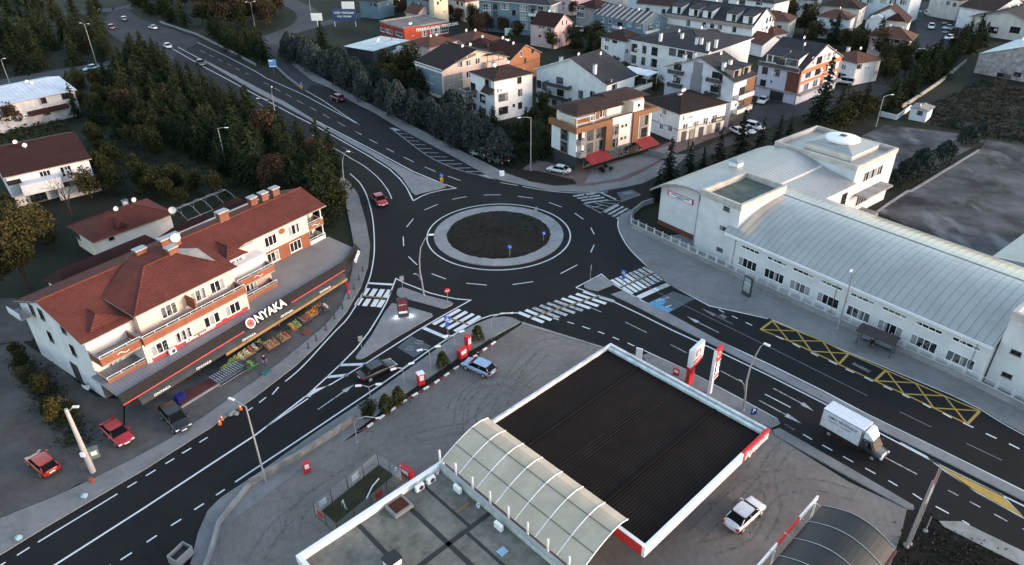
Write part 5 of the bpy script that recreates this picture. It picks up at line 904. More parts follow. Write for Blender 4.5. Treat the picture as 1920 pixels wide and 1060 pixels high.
b = MB(); b.box(0, K-5, -.02, .28, 4.0, 5.2, fw).build('fascia', o); b = MB(); b.box(K-5, K, -.02, .28, 4.0, 5.2, red).build('fascia', o)
b = MB(); b.box(0, .3, .28, K-.28, 4.0, 5.2, red).box(-.02, .32, .28, K-.28, 5.2, 5.28, fw).build('fascia', o)
b = MB(); b.box(K-.3, K, .28, K-.28, 4.0, 5.2, M('dirty white fascia', (.5, .52, .54), .7, .3, .9)).build('fascia', o); b = MB(); b.box(0, K, K-.28, K, 4.0, 5.2, M('dirty white fascia', (0, 0, 0))).build('fascia', o)
b = MB(); b.box(.3, K-.3, .28, K-.28, 3.95, 4.1, wsteel).build('soffit', o)
text('Aytemiz', 1.15, wplas, 'lettering', o, (K-2.5, -.08, 4.6), sx=1.15, ext=.06)
for x in (5, 15.5):
    for y in (5, 15.5): b = MB(); b.box(x-.25, x+.25, y-.25, y+.25, 0, 4.0, red); b.build('column', o)
def pump(x, y):
    p = f.O+f.u*x+f.v*y; t_ = thing('fuel_pump', 'red and white fuel pump in the shade of the black canopy', 'fuel pump', (p.x, p.y, .1), GA, 'fuel pumps under the canopy')
    b = MB(); b.box(-.45, .45, -.3, .3, 0, 1.9, red).box(-.4, .4, -.32, -.301, 1.0, 1.7, black); b.build('housing', t_); b = MB(); b.box(-.55, .55, -.4, .4, 1.9, 2.2, wplas); b.build('top_sign', t_)
    b = MB(); b.tube([(.47, 0, 1.5), (.7, 0, 1.0), (.6, 0, .4), (.48, 0, .9)], .03, rubber); b.build('hose', t_)
for x in (7, 13.5):
    for y in (5, 15.5): pump(x, y)
# barrel awning over the walkway
arw = M('translucent awning sheet', (.44, .37, .28), .33, .12, .5)
o = thing('barrel_awning', 'curved translucent awning with white ribs between the shop and the black canopy', 'awning', GO, GA, 'barrel awnings')
def arcp(n=14): return [(-5.6+6.1*i/n, 4.9+1.75*math.sin(math.pi/2*min(1, i/n*1.18))-(.25*max(0, i/n-.85)/.15)) for i in range(n+1)]
ap = arcp(); b = MB(); b.loft([[(x, y, z) for x, z in ap]+[(x, y, z-.04) for x, z in ap[::-1]] for y in (2.3, 20.0)], arw); b.build('curved_sheet', o, smooth=False)
for i in range(8): y = 2.3+i*2.528; b = MB(); b.tube([(x, y, z+.03) for x, z in ap], .055, wsteel, 5); b.build('rib', o)
for k in (4, 9): b = MB(); b.tube([(ap[k][0], 2.3, ap[k][1]+.04), (ap[k][0], 20.0, ap[k][1]+.04)], .035, dsteel, 4); b.build('purlin', o)
for i in range(8): y = 20.2-i*2.4; b = MB(); b.box(-5.75, -5.6, y-.08, y+.08, 4.3, 6.1, wsteel); b.build('post', o)
b = MB(); b.tube([(.45, 2.3, 6.3), (.45, 20, 6.3)], .05, wsteel, 5); b.build('edge_rail', o)
# station shop with flat roof
o = thing('station_shop', 'flat-roofed station shop with stained screed panels and a white parapet', 'shop building', GO, GA)
b = MB(); b.box(-21.2, -5.9, -14, 20.1, 0, 4.0, cream); b.build('wall', o)
screed = ground_mat('stained screed', (.14, .134, .118), (.05, .049, .043), (.24, .232, .208), s1=.3, s2=1.2)
b = MB(); b.box(-20.8, -6.2, -14, 19.7, 4.0, 4.08, screed); b.build('roof_slab', o)
for q in ((-20.8, -6.2, 12.3, 12.75), (-20.8, -6.2, 3.2, 3.6), (-11.2, -10.75, 4, 19.7), (-16.4, -16, -4, 12.3), (-15.6, -15.2, 12.75, 19.7), (-8.6, -8.3, 12.75, 19.7), (-20.8, -20.5, 3.6, 12.3), (-9.2, -8.9, 3.6, 12.3)):
    b = MB(); b.box(*q, 4.08, 4.1, M('tar joint', (.012, .012, .011), .6, .3)); b.build('tar_joint', o)
b = MB(); b.box(-21.25, -5.5, 19.75, 20.15, 4.0, 4.75, fw).box(-21.25, -20.85, -14, 19.75, 4.0, 4.75, fw); b.build('parapet', o)
b = MB(); b.box(-6.15, -5.9, -14, 19.75, 4.0, 4.85, M('stained white panel', (.42, .46, .43), .8, .3, 1.5)).box(-6.2, -5.85, -14, 19.75, 4.85, 4.93, steel); b.build('parapet', o)
b = MB(); x, y = f.loc(748, 950, 4.2); b.box(x-1.0, x+1.0, y-.9, y+.9, 4.08, 4.4, conc).box(x-.75, x+.75, y-.65, y+.65, 4.4, 4.45, M('rust', (.06, .018, .01), .9)); b.build('roof_hatch', o)
b = MB(); x, y = f.loc(735, 1050, 4.6); b.box(x-.6, x+.6, y-.5, y+.5, 4.08, 4.8, white).box(x-.7, x+.7, y-.6, y+.6, 4.8, 4.9, black); b.build('roof_vent', o)
b = MB(); x, y = f.loc(942, 1033, 4.2); b.box(x-.4, x+.4, y-.35, y+.35, 4.08, 4.16, M('blue tray', (.25, .4, .55))); b.build('roof_cover', o)
b = MB(); x, y = f.loc(868, 951, 4.2); b.box(x-.8, x+.8, y-.12, y+.12, 4.08, 4.16, wood); b.build('plank', o)
for px, a_, w_ in (((788, 913), GA+.05, 'at the top corner of the shop roof, right one of the pair'), ((811, 898), GA, 'nearest the roof corner')): pass
for px, a_, lb in (((787, 917), GA, 'left unit of the pair hung inside the white parapet'), ((808, 903), GA, 'right unit of the pair hung inside the white parapet'), ((858, 920), GA+1.57, 'air conditioner under the awning posts near the roof corner'), ((935, 990), GA+1.57, 'air conditioner under the awning posts further down the roof')):
    p = P(*px, 4.2); ac(lb, (p.x, p.y, 4.1), a_)
for px, lb in (((820, 889), 'small white bucket in the corner of the shop roof'), ((897, 951), 'white bucket beside the awning wall on the shop roof')):
    p = P(*px, 4.1); b = MB(); b.lathe([(.14, 0), (.19, .38), (.2, .4), (.17, .4), (.12, .05)], wplas); q = b.build('bucket', None, (p.x, p.y, 4.08)); tag(q, lb, 'bucket', 'buckets on the roof')
# second barrel awning by the entrance, bottom right
o = thing('barrel_awning', 'dark curved car-wash awning with white ribs at the bottom right', 'awning', GO, GA, 'barrel awnings')
ap = [(-7.7-6.6*i/14, 3.3+1.3*math.sin(math.pi*min(1, i/14*.92+.04))) for i in range(15)]
b = MB(); b.loft([[(x, y, z) for y, z in ap]+[(x, y, z-.04) for y, z in ap[::-1]] for x in (1.0, 16.6)], M('dark smoked sheet', (.014, .0135, .0135), .45, .2, .5)); b.build('curved_sheet', o)
for i in range(6): x = 16.6-i*2.6; b = MB(); b.tube([(x, y, z+.04) for y, z in ap], .035, steel, 5).tube([(x, -7.7, 3.3), (x-.6, -7.0, 4.1)], .035, steel, 5); b.build('rib', o)
for a_, c_, m_ in ((13.6, 17.2, fw), (9.6, 13.6, red), (1, 9.6, fw)): b = MB(); b.box(a_, c_, -7.1, -6.95, 3.3, 3.8, m_); b.build('fascia', o)
for x in (2, 9, 16.4):
    for y in (-7.2, -14.2): b = MB(); b.tube([(x, y, 0), (x, y, 3.5)], .09, wsteel); b.build('post', o)
b = MB(); b.box(.9, 16.7, -14.5, -14.25, 3.0, 3.3, M('maroon edge', (.1, .02, .02), .6)); b.build('fascia', o)
# ------------------------------------------------------------------ trees
def leafs(b, c, s, m, rnd, flat=.5, n=1):
    for _ in range(n):
        u = Vector((rnd.gauss(0, 1), rnd.gauss(0, 1), rnd.gauss(0, 1)*flat)).normalized(); v = u.cross(Vector((rnd.gauss(0, 1), rnd.gauss(0, 1), rnd.gauss(0, 1)))).normalized()
        k = s*rnd.uniform(.6, 1.4); b.face([c-u*k*.5-v*k*.25, c+u*k*.6-v*k*.1, c+u*k*.35+v*k*.4, c-u*k*.4+v*k*.35], m)
def conifer(seed, h, r, m, dens=1, drop=.25, shape=1.0, s=.42):
    """whorls of drooping boughs carrying sprays of needles"""
    rnd = random.Random(seed); b = MB(); lv = int(h*2.1)
    for i in range(lv):
        t = i/lv; z = h*(.08+.92*t); rr = r*(1-t)**shape*rnd.uniform(.75, 1.15)+.15
        nb = max(4, int(8*(1-t)+4))
        for k in range(nb):
            a = rnd.uniform(0, 6.283); ln_ = rr*rnd.uniform(.55, 1.12); st = max(2, int(ln_*3.2*dens))
            for j in range(st):
                q = (j+.6)/st; c = Vector((math.cos(a)*ln_*q, math.sin(a)*ln_*q, z-drop*ln_*q*q*1.6+rnd.uniform(-.12, .12))); leafs(b, c, s*(1.15-.4*q), m, rnd, .35, 2)
    for _ in range(6): leafs(b, Vector((rnd.uniform(-.08, .08), rnd.uniform(-.08, .08), h*rnd.uniform(.96, 1.03))), s*.6, m, rnd, 1.6)
    return b.mesh('crown')
def bushy(seed, h, r, m, n=900, s=.4, lumps=9, z0=.18, gap=.0):
    rnd = random.Random(seed); b = MB(); L_ = []
    for _ in range(lumps):
        a = rnd.uniform(0, 6.283); q = rnd.uniform(.15, .7)*r; L_.append((math.cos(a)*q, math.sin(a)*q, h*rnd.uniform(z0+.2, .86), r*rnd.uniform(.35, .62)))
    L_.append((0, 0, h*.72, r*.7))
    for _ in range(n):
        x, y, z, rr = rnd.choice(L_); d = Vector((rnd.gauss(0, 1), rnd.gauss(0, 1), rnd.gauss(0, 1))).normalized(); q = rr*rnd.uniform(.55, 1.08)
        c = Vector((x, y, z))+Vector((d.x*q, d.y*q, d.z*q*.9))
        if c.z > h*z0*.6: leafs(b, c, s, m, rnd, .8)
    return b.mesh('crown')
def shaggy(seed, h, r, m, n=1500, s=.4):
    """a dense blue pine: upswept tufts over an egg-shaped crown, lobed edge"""
    rnd = random.Random(seed); b = MB(); ph = [rnd.uniform(0, 6.28) for _ in range(4)]
    for _ in range(n):
        t = rnd.random()**.8; a = rnd.uniform(0, 6.283); z = h*(.1+.9*t)
        rr = r*(1-t**1.9)**.6*(1+.16*math.sin(3*a+ph[0]+5*t)+.13*math.sin(7*a+ph[1]-9*t))*(.55+.47*rnd.random()**.5)
        leafs(b, Vector((rr*math.cos(a), rr*math.sin(a), z+rnd.uniform(-.2, .3))), s, m, rnd, 1.5)
    for k in range(5):
        a = rnd.uniform(0, 6.28); q = r*rnd.uniform(.1, .45); zt = h*rnd.uniform(.86, 1.06)
        for _ in range(14): leafs(b, Vector((q*math.cos(a)+rnd.gauss(0, .16), q*math.sin(a)+rnd.gauss(0, .16), zt-rnd.random()*1.1)), s*.7, m, rnd, 2)
    return b.mesh('crown')
def trunk_mesh(seed, h, r0, limbs=4, spread=.5):
    rnd = random.Random(seed); b = MB(); b.tube([(0, 0, -.1), (rnd.uniform(-.1, .1), rnd.uniform(-.1, .1), h*.4), (rnd.uniform(-.15, .15), 0, h*.9)], [r0, r0*.7, r0*.15], bark, 6)
    for i in range(limbs):
        a = i*6.283/max(1, limbs)+rnd.uniform(-.4, .4); z = h*rnd.uniform(.25, .5); L_ = h*spread*rnd.uniform(.5, .9)
        b.tube([(0, 0, z), (math.cos(a)*L_*.5, math.sin(a)*L_*.5, z+h*.12), (math.cos(a)*L_, math.sin(a)*L_, z+h*.32)], [r0*.5, r0*.3, r0*.08], bark, 5)
    return b.mesh('trunk')
def bare(seed, h, r, m, dens=1):
    rnd = random.Random(seed); b = MB()
    def br(p, d, L_, rad_, k):
        q = p+d*L_; b.tube([p, (p+q)/2+Vector((rnd.gauss(0, .04), rnd.gauss(0, .04), 0))*L_, q], [rad_, rad_*.8, rad_*.55], m, 4)
        if k:
            for _ in range(3 if k > 1 else 4):
                nd = (d+Vector((rnd.gauss(0, .5), rnd.gauss(0, .5), rnd.gauss(.12, .35)))).normalized(); br(q, nd, L_*rnd.uniform(.6, .8), rad_*.5, k-1)
    for i in range(5): a = i*1.256; br(Vector((0, 0, h*.25)), Vector((math.cos(a)*.55*r/h*2, math.sin(a)*.55*r/h*2, 1)).normalized(), h*.26, .07, 3)
    return b.mesh('crown')
KIND = {}
def kind(name, crowns, trunk): KIND[name] = (crowns, trunk)
kind('pine_tree', [conifer(i, 9.2+.5*(i % 2), 3.3+.35*(i % 3), fol_pine, 1.15, .22, .62, .42) for i in range(4)], trunk_mesh(1, 9, .2, 0))
kind('cedar_tree', [conifer(10+i, 9, 2.4, fol_cedar, 1.1, .2, .85, .4) for i in range(2)], trunk_mesh(2, 8, .22, 0))
kind('blue_pine', [shaggy(20+i, 7, 2.8, fol_blue, 2300, .42) for i in range(4)], trunk_mesh(3, 5, .18, 3, .2))
kind('broad_tree', [bushy(30+i, 7, 3, fol_green, 1700, .42) for i in range(3)], trunk_mesh(4, 6, .2, 5, .4))
kind('yellow_tree', [bushy(40+i, 6, 2.6, fol_yel, 1300, .36, 11) for i in range(2)], trunk_mesh(5, 5, .16, 5, .42))
kind('rust_tree', [bushy(50+i, 7, 2.8, fol_rust, 1500, .4) for i in range(2)], trunk_mesh(6, 6, .18, 5, .4))
kind('bare_tree', [bare(60+i, 7, 3, fol_brown) for i in range(2)], trunk_mesh(7, 5, .18, 3, .3))
kind('great_tree', [bushy(90, 12, 5.2, foliage('olive brown leaves', (.022, .02, .008), (.062, .052, .018)), 9000, .34, 16)], trunk_mesh(11, 10, .3, 6, .42))
kind('round_pine', [shaggy(70+i, 5.4, 2.9, foliage('dark blue pine needles', (.012, .021, .019), (.04, .058, .052)), 2300, .4) for i in range(2)], trunk_mesh(8, 3, .2, 2, .2))
kind('young_fir', [shaggy(80+i, 2.9, 1.0, foliage('young fir needles', (.014, .019, .006), (.065, .072, .02)), 1300, .2) for i in range(2)], trunk_mesh(9, 2.6, .06, 0))
BASE = {}
NT = [0]
def tree(k, px, sc, label, group, sz=None):
    p = P(*px); cr, tm = KIND[k]; i = NT[0] % len(cr); NT[0] += 1
    o = thing(k, label, 'tree', (p.x, p.y, 0), R.uniform(0, 6.28), group); o.scale = (sc, sc, sc*(sz or R.uniform(.9, 1.12)))
    put('crown', cr[i], o); put('trunk', tm, o); return o
def inside(p, poly):
    c = False; j = len(poly)-1
    for i in range(len(poly)):
        if (poly[i][1] > p[1]) != (poly[j][1] > p[1]) and p[0] < (poly[j][0]-poly[i][0])*(p[1]-poly[i][1])/(poly[j][1]-poly[i][1])+poly[i][0]: c = not c
        j = i
    return c
def scatter(k, poly, dist, sc, label, group, seed, kinds2=None, limit=90):
    """trees at least dist metres apart inside a surveyed outline"""
    rnd = random.Random(seed); W_ = [P(*q).xy for q in poly]; Wp = [(q.x, q.y) for q in W_]; pts = []
    x0, x1 = min(q[0] for q in Wp), max(q[0] for q in Wp); y0, y1 = min(q[1] for q in Wp), max(q[1] for q in Wp)
    for _ in range(6000):
        q = (rnd.uniform(x0, x1), rnd.uniform(y0, y1))
        if inside(q, Wp) and all((q[0]-a[0])**2+(q[1]-a[1])**2 > dist*dist for a in pts): pts.append(q)
        if len(pts) >= limit: break
    for q in pts:
        kk, lb = (k, label) if not kinds2 or rnd.random() > kinds2[2] else kinds2[:2]
        cr, tm = KIND[kk]; s_ = sc*rnd.uniform(.78, 1.18)
        o = thing(kk, lb, 'tree', (q[0], q[1], 0), rnd.uniform(0, 6.28), group if lb == label else group+', '+lb.split()[0]); o.scale = (s_, s_, s_*rnd.uniform(.9, 1.15))
        put('crown', cr[rnd.randrange(len(cr))], o); put('trunk', tm, o)
scatter('pine_tree', [(222, 150), (252, 108), (285, 118), (340, 158), (430, 208), (520, 254), (585, 295), (625, 326), (642, 372), (640, 425), (600, 425), (560, 385), (510, 365), (450, 350), (410, 330), (370, 300), (320, 275), (260, 245), (222, 200)], 3.3, .92, 'dark green pine in the grove beside the curving motorway', 'pines of the grove beside the motorway', 3, ('rust_tree', 'Brownish broad-leaved tree among the dark pines of the motorway grove', .07), 128)
scatter('pine_tree', [(-60, 60), (70, 70), (190, 62), (205, 112), (120, 130), (40, 142), (-80, 158)], 4.6, 1.1, 'dark pine in the wood at the upper left edge', 'dark pines of the upper left wood', 5, None, 42)
scatter('broad_tree', [(140, 165), (215, 150), (225, 205), (262, 250), (330, 282), (300, 300), (240, 270), (190, 240), (140, 225)], 4.2, .8, 'dark bushy tree between the white shed and the pine grove', 'bushy trees between shed and grove', 41, ('pine_tree', 'Dark conifer between the white shed and the pine grove', .4), 22)
scatter('broad_tree', [(200, 330), (330, 345), (420, 372), (330, 395), (300, 372), (220, 362)], 4.0, .62, 'olive bush in the gardens behind the red cottage', 'bushes behind the red cottage', 42, None, 12)
scatter('broad_tree', [(-60, 400), (20, 398), (60, 430), (118, 440), (120, 470), (60, 470), (-60, 480)], 3.6, .6, 'dark garden bush between the villa and the red cottage', 'garden bushes by the villa', 61, None, 14)
scatter('broad_tree', [(35, 670), (75, 690), (110, 745), (150, 800), (130, 820), (85, 770), (40, 715)], 2.6, .38, 'low dark bush in the strip beside the market side yard', 'low bushes of the side yard strip', 62, None, 12)
scatter('broad_tree', [(175, 262), (215, 285), (215, 330), (195, 350), (180, 300)], 3.6, .6, 'dark bush behind the villa roof', 'bushes behind the villa', 63, None, 7)
scatter('pine_tree', [(-60, 0), (60, 5), (150, 25), (180, 12), (190, 40), (60, 62), (-60, 50)], 6.5, 1.0, 'far dark pine beyond the upper left slip road', 'far pines beyond the upper left slip road', 6, None, 20)
scatter('pine_tree', [(255, 26), (300, 42), (345, 55), (352, 40), (330, 0), (250, -10)], 5.5, 1.05, 'dark green pine on the verge behind the motorway bend', 'pines behind the motorway bend', 7, None, 14)
scatter('pine_tree', [(385, 72), (430, 95), (480, 122), (500, 118), (480, 90), (430, 72), (395, 62)], 4.2, .85, 'olive pine between motorway and ramp', 'olive pines between the motorway and the ramp', 8, None, 16)
scatter('rust_tree', [(330, -10), (480, -10), (530, 20), (540, 50), (480, 60), (395, 55), (360, 50)], 4.6, 1.2, 'rust brown tree in the bend of the ramp at the top', 'rust brown trees in the ramp bend', 9, ('broad_tree', 'Greenish tree in the bend of the ramp at the top', .3), 40)
scatter('broad_tree', [(938, 118), (1000, 120), (1010, 140), (1000, 128), (950, 132)], 4, .6, 'small tree between the orange house and the wide slate roof', 'small trees behind the orange house', 51, None, 4)
scatter('broad_tree', [(1210, 30), (1245, 40), (1260, 62), (1300, 66), (1290, 76), (1215, 66)], 4.5, .6, 'small tree between patched roof and row houses', 'small trees by the row houses', 52, None, 5)
scatter('rust_tree', [(1050, 14), (1078, 25), (1078, 36), (1060, 30)], 4.5, .7, 'brown tree between the blue block and the grey house', 'brown trees by the blue block', 53, None, 3)
scatter('broad_tree', [(800, 0), (900, 12), (895, 30), (800, 16)], 6, .9, 'tree in the back rows near the tower house', 'trees in the back rows', 54, ('pine_tree', 'Dark conifer in the back rows near the tower house', .4), 9)
scatter('broad_tree', [(1600, 88), (1630, 60), (1640, 80), (1615, 105)], 4.5, .8, 'tree left of the pink house by the avenue', 'trees left of the pink house', 55, None, 4)
scatter('blue_pine', [(528, 108), (556, 100), (620, 140), (700, 185), (790, 222), (850, 258), (905, 285), (940, 305), (915, 308), (855, 278), (770, 232), (700, 198), (620, 155), (560, 122)], 3.6, 1.0, 'blue-grey pine in the long row beside the pavement', 'blue-grey pines along the pavement', 10, None, 64)
scatter('round_pine', [(545, 96), (600, 108), (655, 128), (700, 160), (780, 195), (850, 225), (880, 250), (860, 262), (790, 218), (700, 180), (620, 138)], 5.0, 1.1, 'dark pine standing behind the blue-grey row', 'dark pines behind the blue-grey row', 11, None, 18)
scatter('broad_tree', [(700, 150), (780, 140), (800, 178), (790, 200), (740, 185)], 5, 1.1, 'olive bushy tree left of the peach apartment block', 'bushy trees left of the peach block', 12, None, 9)
scatter('pine_tree', [(840, 240), (880, 232), (940, 245), (1000, 262), (1020, 290), (985, 310), (950, 312), (910, 290)], 4.5, .62, 'dark garden fir in front of the white apartment block', 'garden firs before the white apartment block', 13, ('broad_tree', 'Leafy garden tree in front of the white apartment block', .35), 16)
scatter('broad_tree', [(1000, 220), (1030, 210), (1035, 290), (1005, 300)], 4.5, .75, 'leafy tree left of the brown and white corner block', 'leafy trees beside the brown and white block', 14, None, 5)
scatter('rust_tree', [(690, 18), (760, 35), (860, 40), (900, 50), (900, 70), (860, 60), (840, 25), (760, 12)], 5.5, .95, 'brown autumn tree around the red workshop', 'autumn trees around the red workshop', 15, ('pine_tree', 'Dark conifer near the red workshop', .35), 16)
scatter('broad_tree', [(860, 30), (965, 58), (980, 85), (900, 66)], 6, 1.0, 'bushy tree before the long slate-blue block', 'bushy trees before the slate-blue block', 16, ('rust_tree', 'Brown tree before the long slate-blue block', .4), 7)
scatter('broad_tree', [(1068, 80), (1130, 78), (1132, 110), (1080, 112)], 4.5, .85, 'garden tree between the pink barn and the white villa', 'garden trees beside the white villa', 17, ('pine_tree', 'Dark conifer beside the white villa', .3), 8)
scatter('broad_tree', [(1150, 135), (1180, 150), (1230, 170), (1238, 185), (1180, 172)], 4.5, .7, 'shrubby tree between the slate roof and the gabled block', 'shrubby trees between the apartment blocks', 18, None, 5)
scatter('broad_tree', [(1462, 18), (1530, 20), (1545, 60), (1540, 88), (1480, 75)], 5.5, 1.15, 'tall olive tree behind the orange-fronted block', 'tall olive trees at the top', 19, None, 9)
scatter('broad_tree', [(1560, 82), (1620, 85), (1700, 120), (1740, 130), (1700, 158), (1625, 160), (1635, 130)], 5, .95, 'dark green tree in the thicket below the pink house', 'trees in the thicket below the pink house', 20, ('pine_tree', 'Dark conifer in the thicket below the pink house', .4), 16)
scatter('pine_tree', [(1735, 128), (1780, 92), (1835, 68), (1850, 80), (1800, 120), (1760, 150), (1710, 190), (1665, 215), (1660, 195)], 4.4, .8, 'dark pine in the belt beside the avenue', 'dark pines in the belt beside the avenue', 21, None, 34)
scatter('pine_tree', [(1560, 218), (1620, 205), (1640, 225), (1600, 250), (1550, 245)], 4.5, .75, 'dark conifer behind the school skylight', 'conifers behind the school skylight', 22, ('broad_tree', 'Leafy green tree behind the school skylight', .5), 9)
for px, s_, lb in (((1232, 378), .8, 'dark cedar nearest the school gable, left of its wall'), ((1252, 345), 1.1, 'tall dark cedar behind the school gable roof'), ((1290, 335), .85, 'second dark cedar along the vaulted school roof'), ((1316, 325), .6, 'small dark cedar in the middle of the row behind the school'), ((1345, 312), .85, 'dark cedar beyond the small one behind the school'), ((1385, 300), 1.25, 'largest dark cedar beside the parked white cars'), ((1425, 282), .85, 'dark cedar right of the parked white cars'), ((1458, 268), .7, 'farthest slim cedar above the school vault'), ((1478, 262), .55, 'slimmest cedar by the far school block')):
    tree('cedar_tree', px, s_, lb, 'cedars along the school')
tree('cedar_tree', (1535, 232), 1.7, 'huge dark cedar behind the far school block', 'cedars along the school'); tree('broad_tree', (1575, 250), 1.0, 'green leafy tree beside the huge cedar behind the school', 'cedars along the school')
for px, s_, lb in (((1700, 338), .8, 'first round blue-green pine on the school yard verge, nearest the porch'), ((1724, 325), .85, 'second round blue-green pine on the school yard verge'), ((1768, 304), .75, 'third round blue-green pine on the school yard verge'), ((1812, 272), .72, 'fourth round pine on the school yard verge'), ((1840, 258), .55, 'farthest round pine on the school yard verge'), ((1672, 352), .6, 'small round bush next to the school porch')):
    tree('round_pine', px, s_, lb, 'round pines on the yard verge')
for px, s_, lb in (((1790, 240), .5, 'round pine across the upper school yard'),): tree('round_pine', px, s_, lb, 'round pines on the yard verge')
for px, k, s_, lb in (((55, 540), 'great_tree', 1.0, 'big yellow-green tree left of the red cottage'), ((-14, 560), 'great_tree', .85, 'second yellow-green tree at the left edge'), ((25, 245), 'rust_tree', 1.0, 'orange-brown tree beside the long white shed'), ((10, 235), 'broad_tree', 1.0, 'green tree at the left edge in front of the shed'), ((135, 405), 'bare_tree', 1.15, 'nearly bare tree in front of the white villa'), ((172, 372), 'broad_tree', .8, 'dark garden tree right of the bare one'), ((120, 790), 'yellow_tree', .62, 'small yellow tree behind the concrete pole'), ((200, 360), 'broad_tree', .6, 'garden bush above the red cottage roof'), ((285, 370), 'broad_tree', .7, 'olive bush behind the red cottage'), ((330, 355), 'broad_tree', .7, 'olive bush left of the greenhouse frame'), ((1062, 90), 'bare_tree', .8, 'leafless tree before the pale pink barn'), ((1035, 92), 'broad_tree', .85, 'dark tree leaning on the pale pink barn corner'), ((605, 88), 'pine_tree', .85, 'lone dark pine beside the blue billboard'), ((1862, 190), 'bare_tree', .9, 'leafless tree before the hall at the right edge'), ((1880, 165), 'bare_tree', .9, 'leafless tree against the hall wall'), ((1835, 218), 'bare_tree', .6, 'small leafless shrub on the dark lot'), ((1895, 222), 'bare_tree', .6, 'brown leafless shrub at the right edge of the dark lot'), ((1640, 30), 'bare_tree', .7, 'leafless tree before the yellow-windowed building'), ((640, 405), 'broad_tree', .9, 'yellow-green tree at the end of the red tiled roof'), ((618, 395), 'rust_tree', .8, 'brown tree right behind the red roof end')):
    tree(k, px, s_, lb, 'single trees')
for px, lb in (((896, 640), 'young fir nearest the zebra crossing'), ((831, 690), 'young fir left of the red recycling box'), ((748, 755), 'rightmost young fir of the lower three'), ((724, 770), 'middle young fir of the lower three')): tree('young_fir', px, .82, lb, 'young firs in the kerb bed')
tree('broad_tree', (696, 788), .35, 'bright green round shrub at the lower end of the kerb bed', 'young firs in the kerb bed')
for i, px in enumerate(((1135, 318), (1126, 323), (1145, 322), (1131, 327))):
    p = P(*px); o = thing('potted_shrub', 'small dark potted shrub before the red awning', 'potted plant', (p.x, p.y, .12), 0, 'potted shrubs before the awning'); b = MB(); b.lathe([(.25, 0), (.32, .4), (.28, .4)], dconc); b.build('pot', o)
    rnd = random.Random(i); b = MB(); [leafs(b, Vector((rnd.gauss(0, .2), rnd.gauss(0, .2), .65+rnd.gauss(0, .15))), .25, fol_cedar, rnd) for _ in range(90)]; b.build('foliage', o)
# undergrowth in the dark lots, roadside scrub: nobody could count it
def scrub(name, poly, n, m, s, hz, seed):
    rnd = random.Random(seed); Wp = [tuple(P(*q).xy) for q in poly]; b = MB(); x0, x1 = min(q[0] for q in Wp), max(q[0] for q in Wp); y0, y1 = min(q[1] for q in Wp), max(q[1] for q in Wp); k = 0
    while k < n:
        q = (rnd.uniform(x0, x1), rnd.uniform(y0, y1))
        if not inside(q, Wp): continue
        k += 1; cs = rnd.uniform(.4, 1.5)
        for _ in range(9): leafs(b, Vector((q[0]+rnd.gauss(0, .5*cs), q[1]+rnd.gauss(0, .5*cs), abs(rnd.gauss(0, hz*cs)))), s, m, rnd, .6)
    o = b.build(name); o['kind'] = 'stuff'; return o
scrub('undergrowth', [(1720, 210), (1840, 150), (1960, 180), (2050, 260), (1920, 270), (1850, 258), (1790, 245), (1750, 235)], 1300, foliage('lot scrub', (.01, .011, .008), (.028, .028, .018)), .32, .14, 31)
scrub('undergrowth', [(180, 210), (330, 270), (450, 335), (620, 425), (640, 480), (420, 400), (330, 370), (200, 365), (150, 300)], 900, foliage('garden scrub', (.012, .016, .008), (.032, .038, .018)), .3, .12, 32)
scrub('undergrowth', [(30, 665), (80, 690), (150, 795), (170, 850), (120, 830), (60, 740)], 500, foliage('garden scrub', (0, 0, 0), (0, 0, 0)), .22, .15, 38)
scrub('undergrowth', [(-60, 215), (120, 230), (160, 300), (120, 270), (-60, 290)], 350, foliage('garden scrub', (0, 0, 0), (0, 0, 0)), .5, .4, 33)
scrub('undergrowth', [(1720, 965), (1900, 1052), (1960, 1100), (1700, 1100), (1680, 1040)], 260, foliage('bank scrub', (.014, .013, .008), (.04, .036, .02)), .22, .1, 34)
scrub('undergrowth', [(672, 806), (760, 744), (850, 684), (925, 636), (928, 640), (815, 716), (690, 800)], 260, foliage('bed scrub', (.02, .02, .01), (.05, .045, .02)), .16, .08, 35)
scrub('undergrowth', [(840, 225), (1030, 240), (1035, 300), (960, 316), (900, 295)], 500, foliage('garden scrub', (0, 0, 0), (0, 0, 0)), .4, .3, 36)
scrub('undergrowth', [(640, 105), (800, 150), (790, 210), (700, 175)], 500, foliage('garden scrub', (0, 0, 0), (0, 0, 0)), .4, .3, 37)
rnd = random.Random(77); b = MB()
for _ in range(420):
    a_, q_ = rnd.uniform(0, 6.283), 8.4*rnd.random()**.5; x_, y_ = RC[0]+q_*math.cos(a_), RC[1]+q_*math.sin(a_); z_ = .26+.34*(1-(q_/8.6)**1.6)
    for _k in range(rnd.randint(2, 7)): leafs(b, Vector((x_+rnd.gauss(0, .12), y_+rnd.gauss(0, .12), z_+abs(rnd.gauss(0, .06)))), .16, MT['bed scrub'] if rnd.random() < .6 else soil, rnd, .7)
o = b.build('weeds'); o['kind'] = 'stuff'
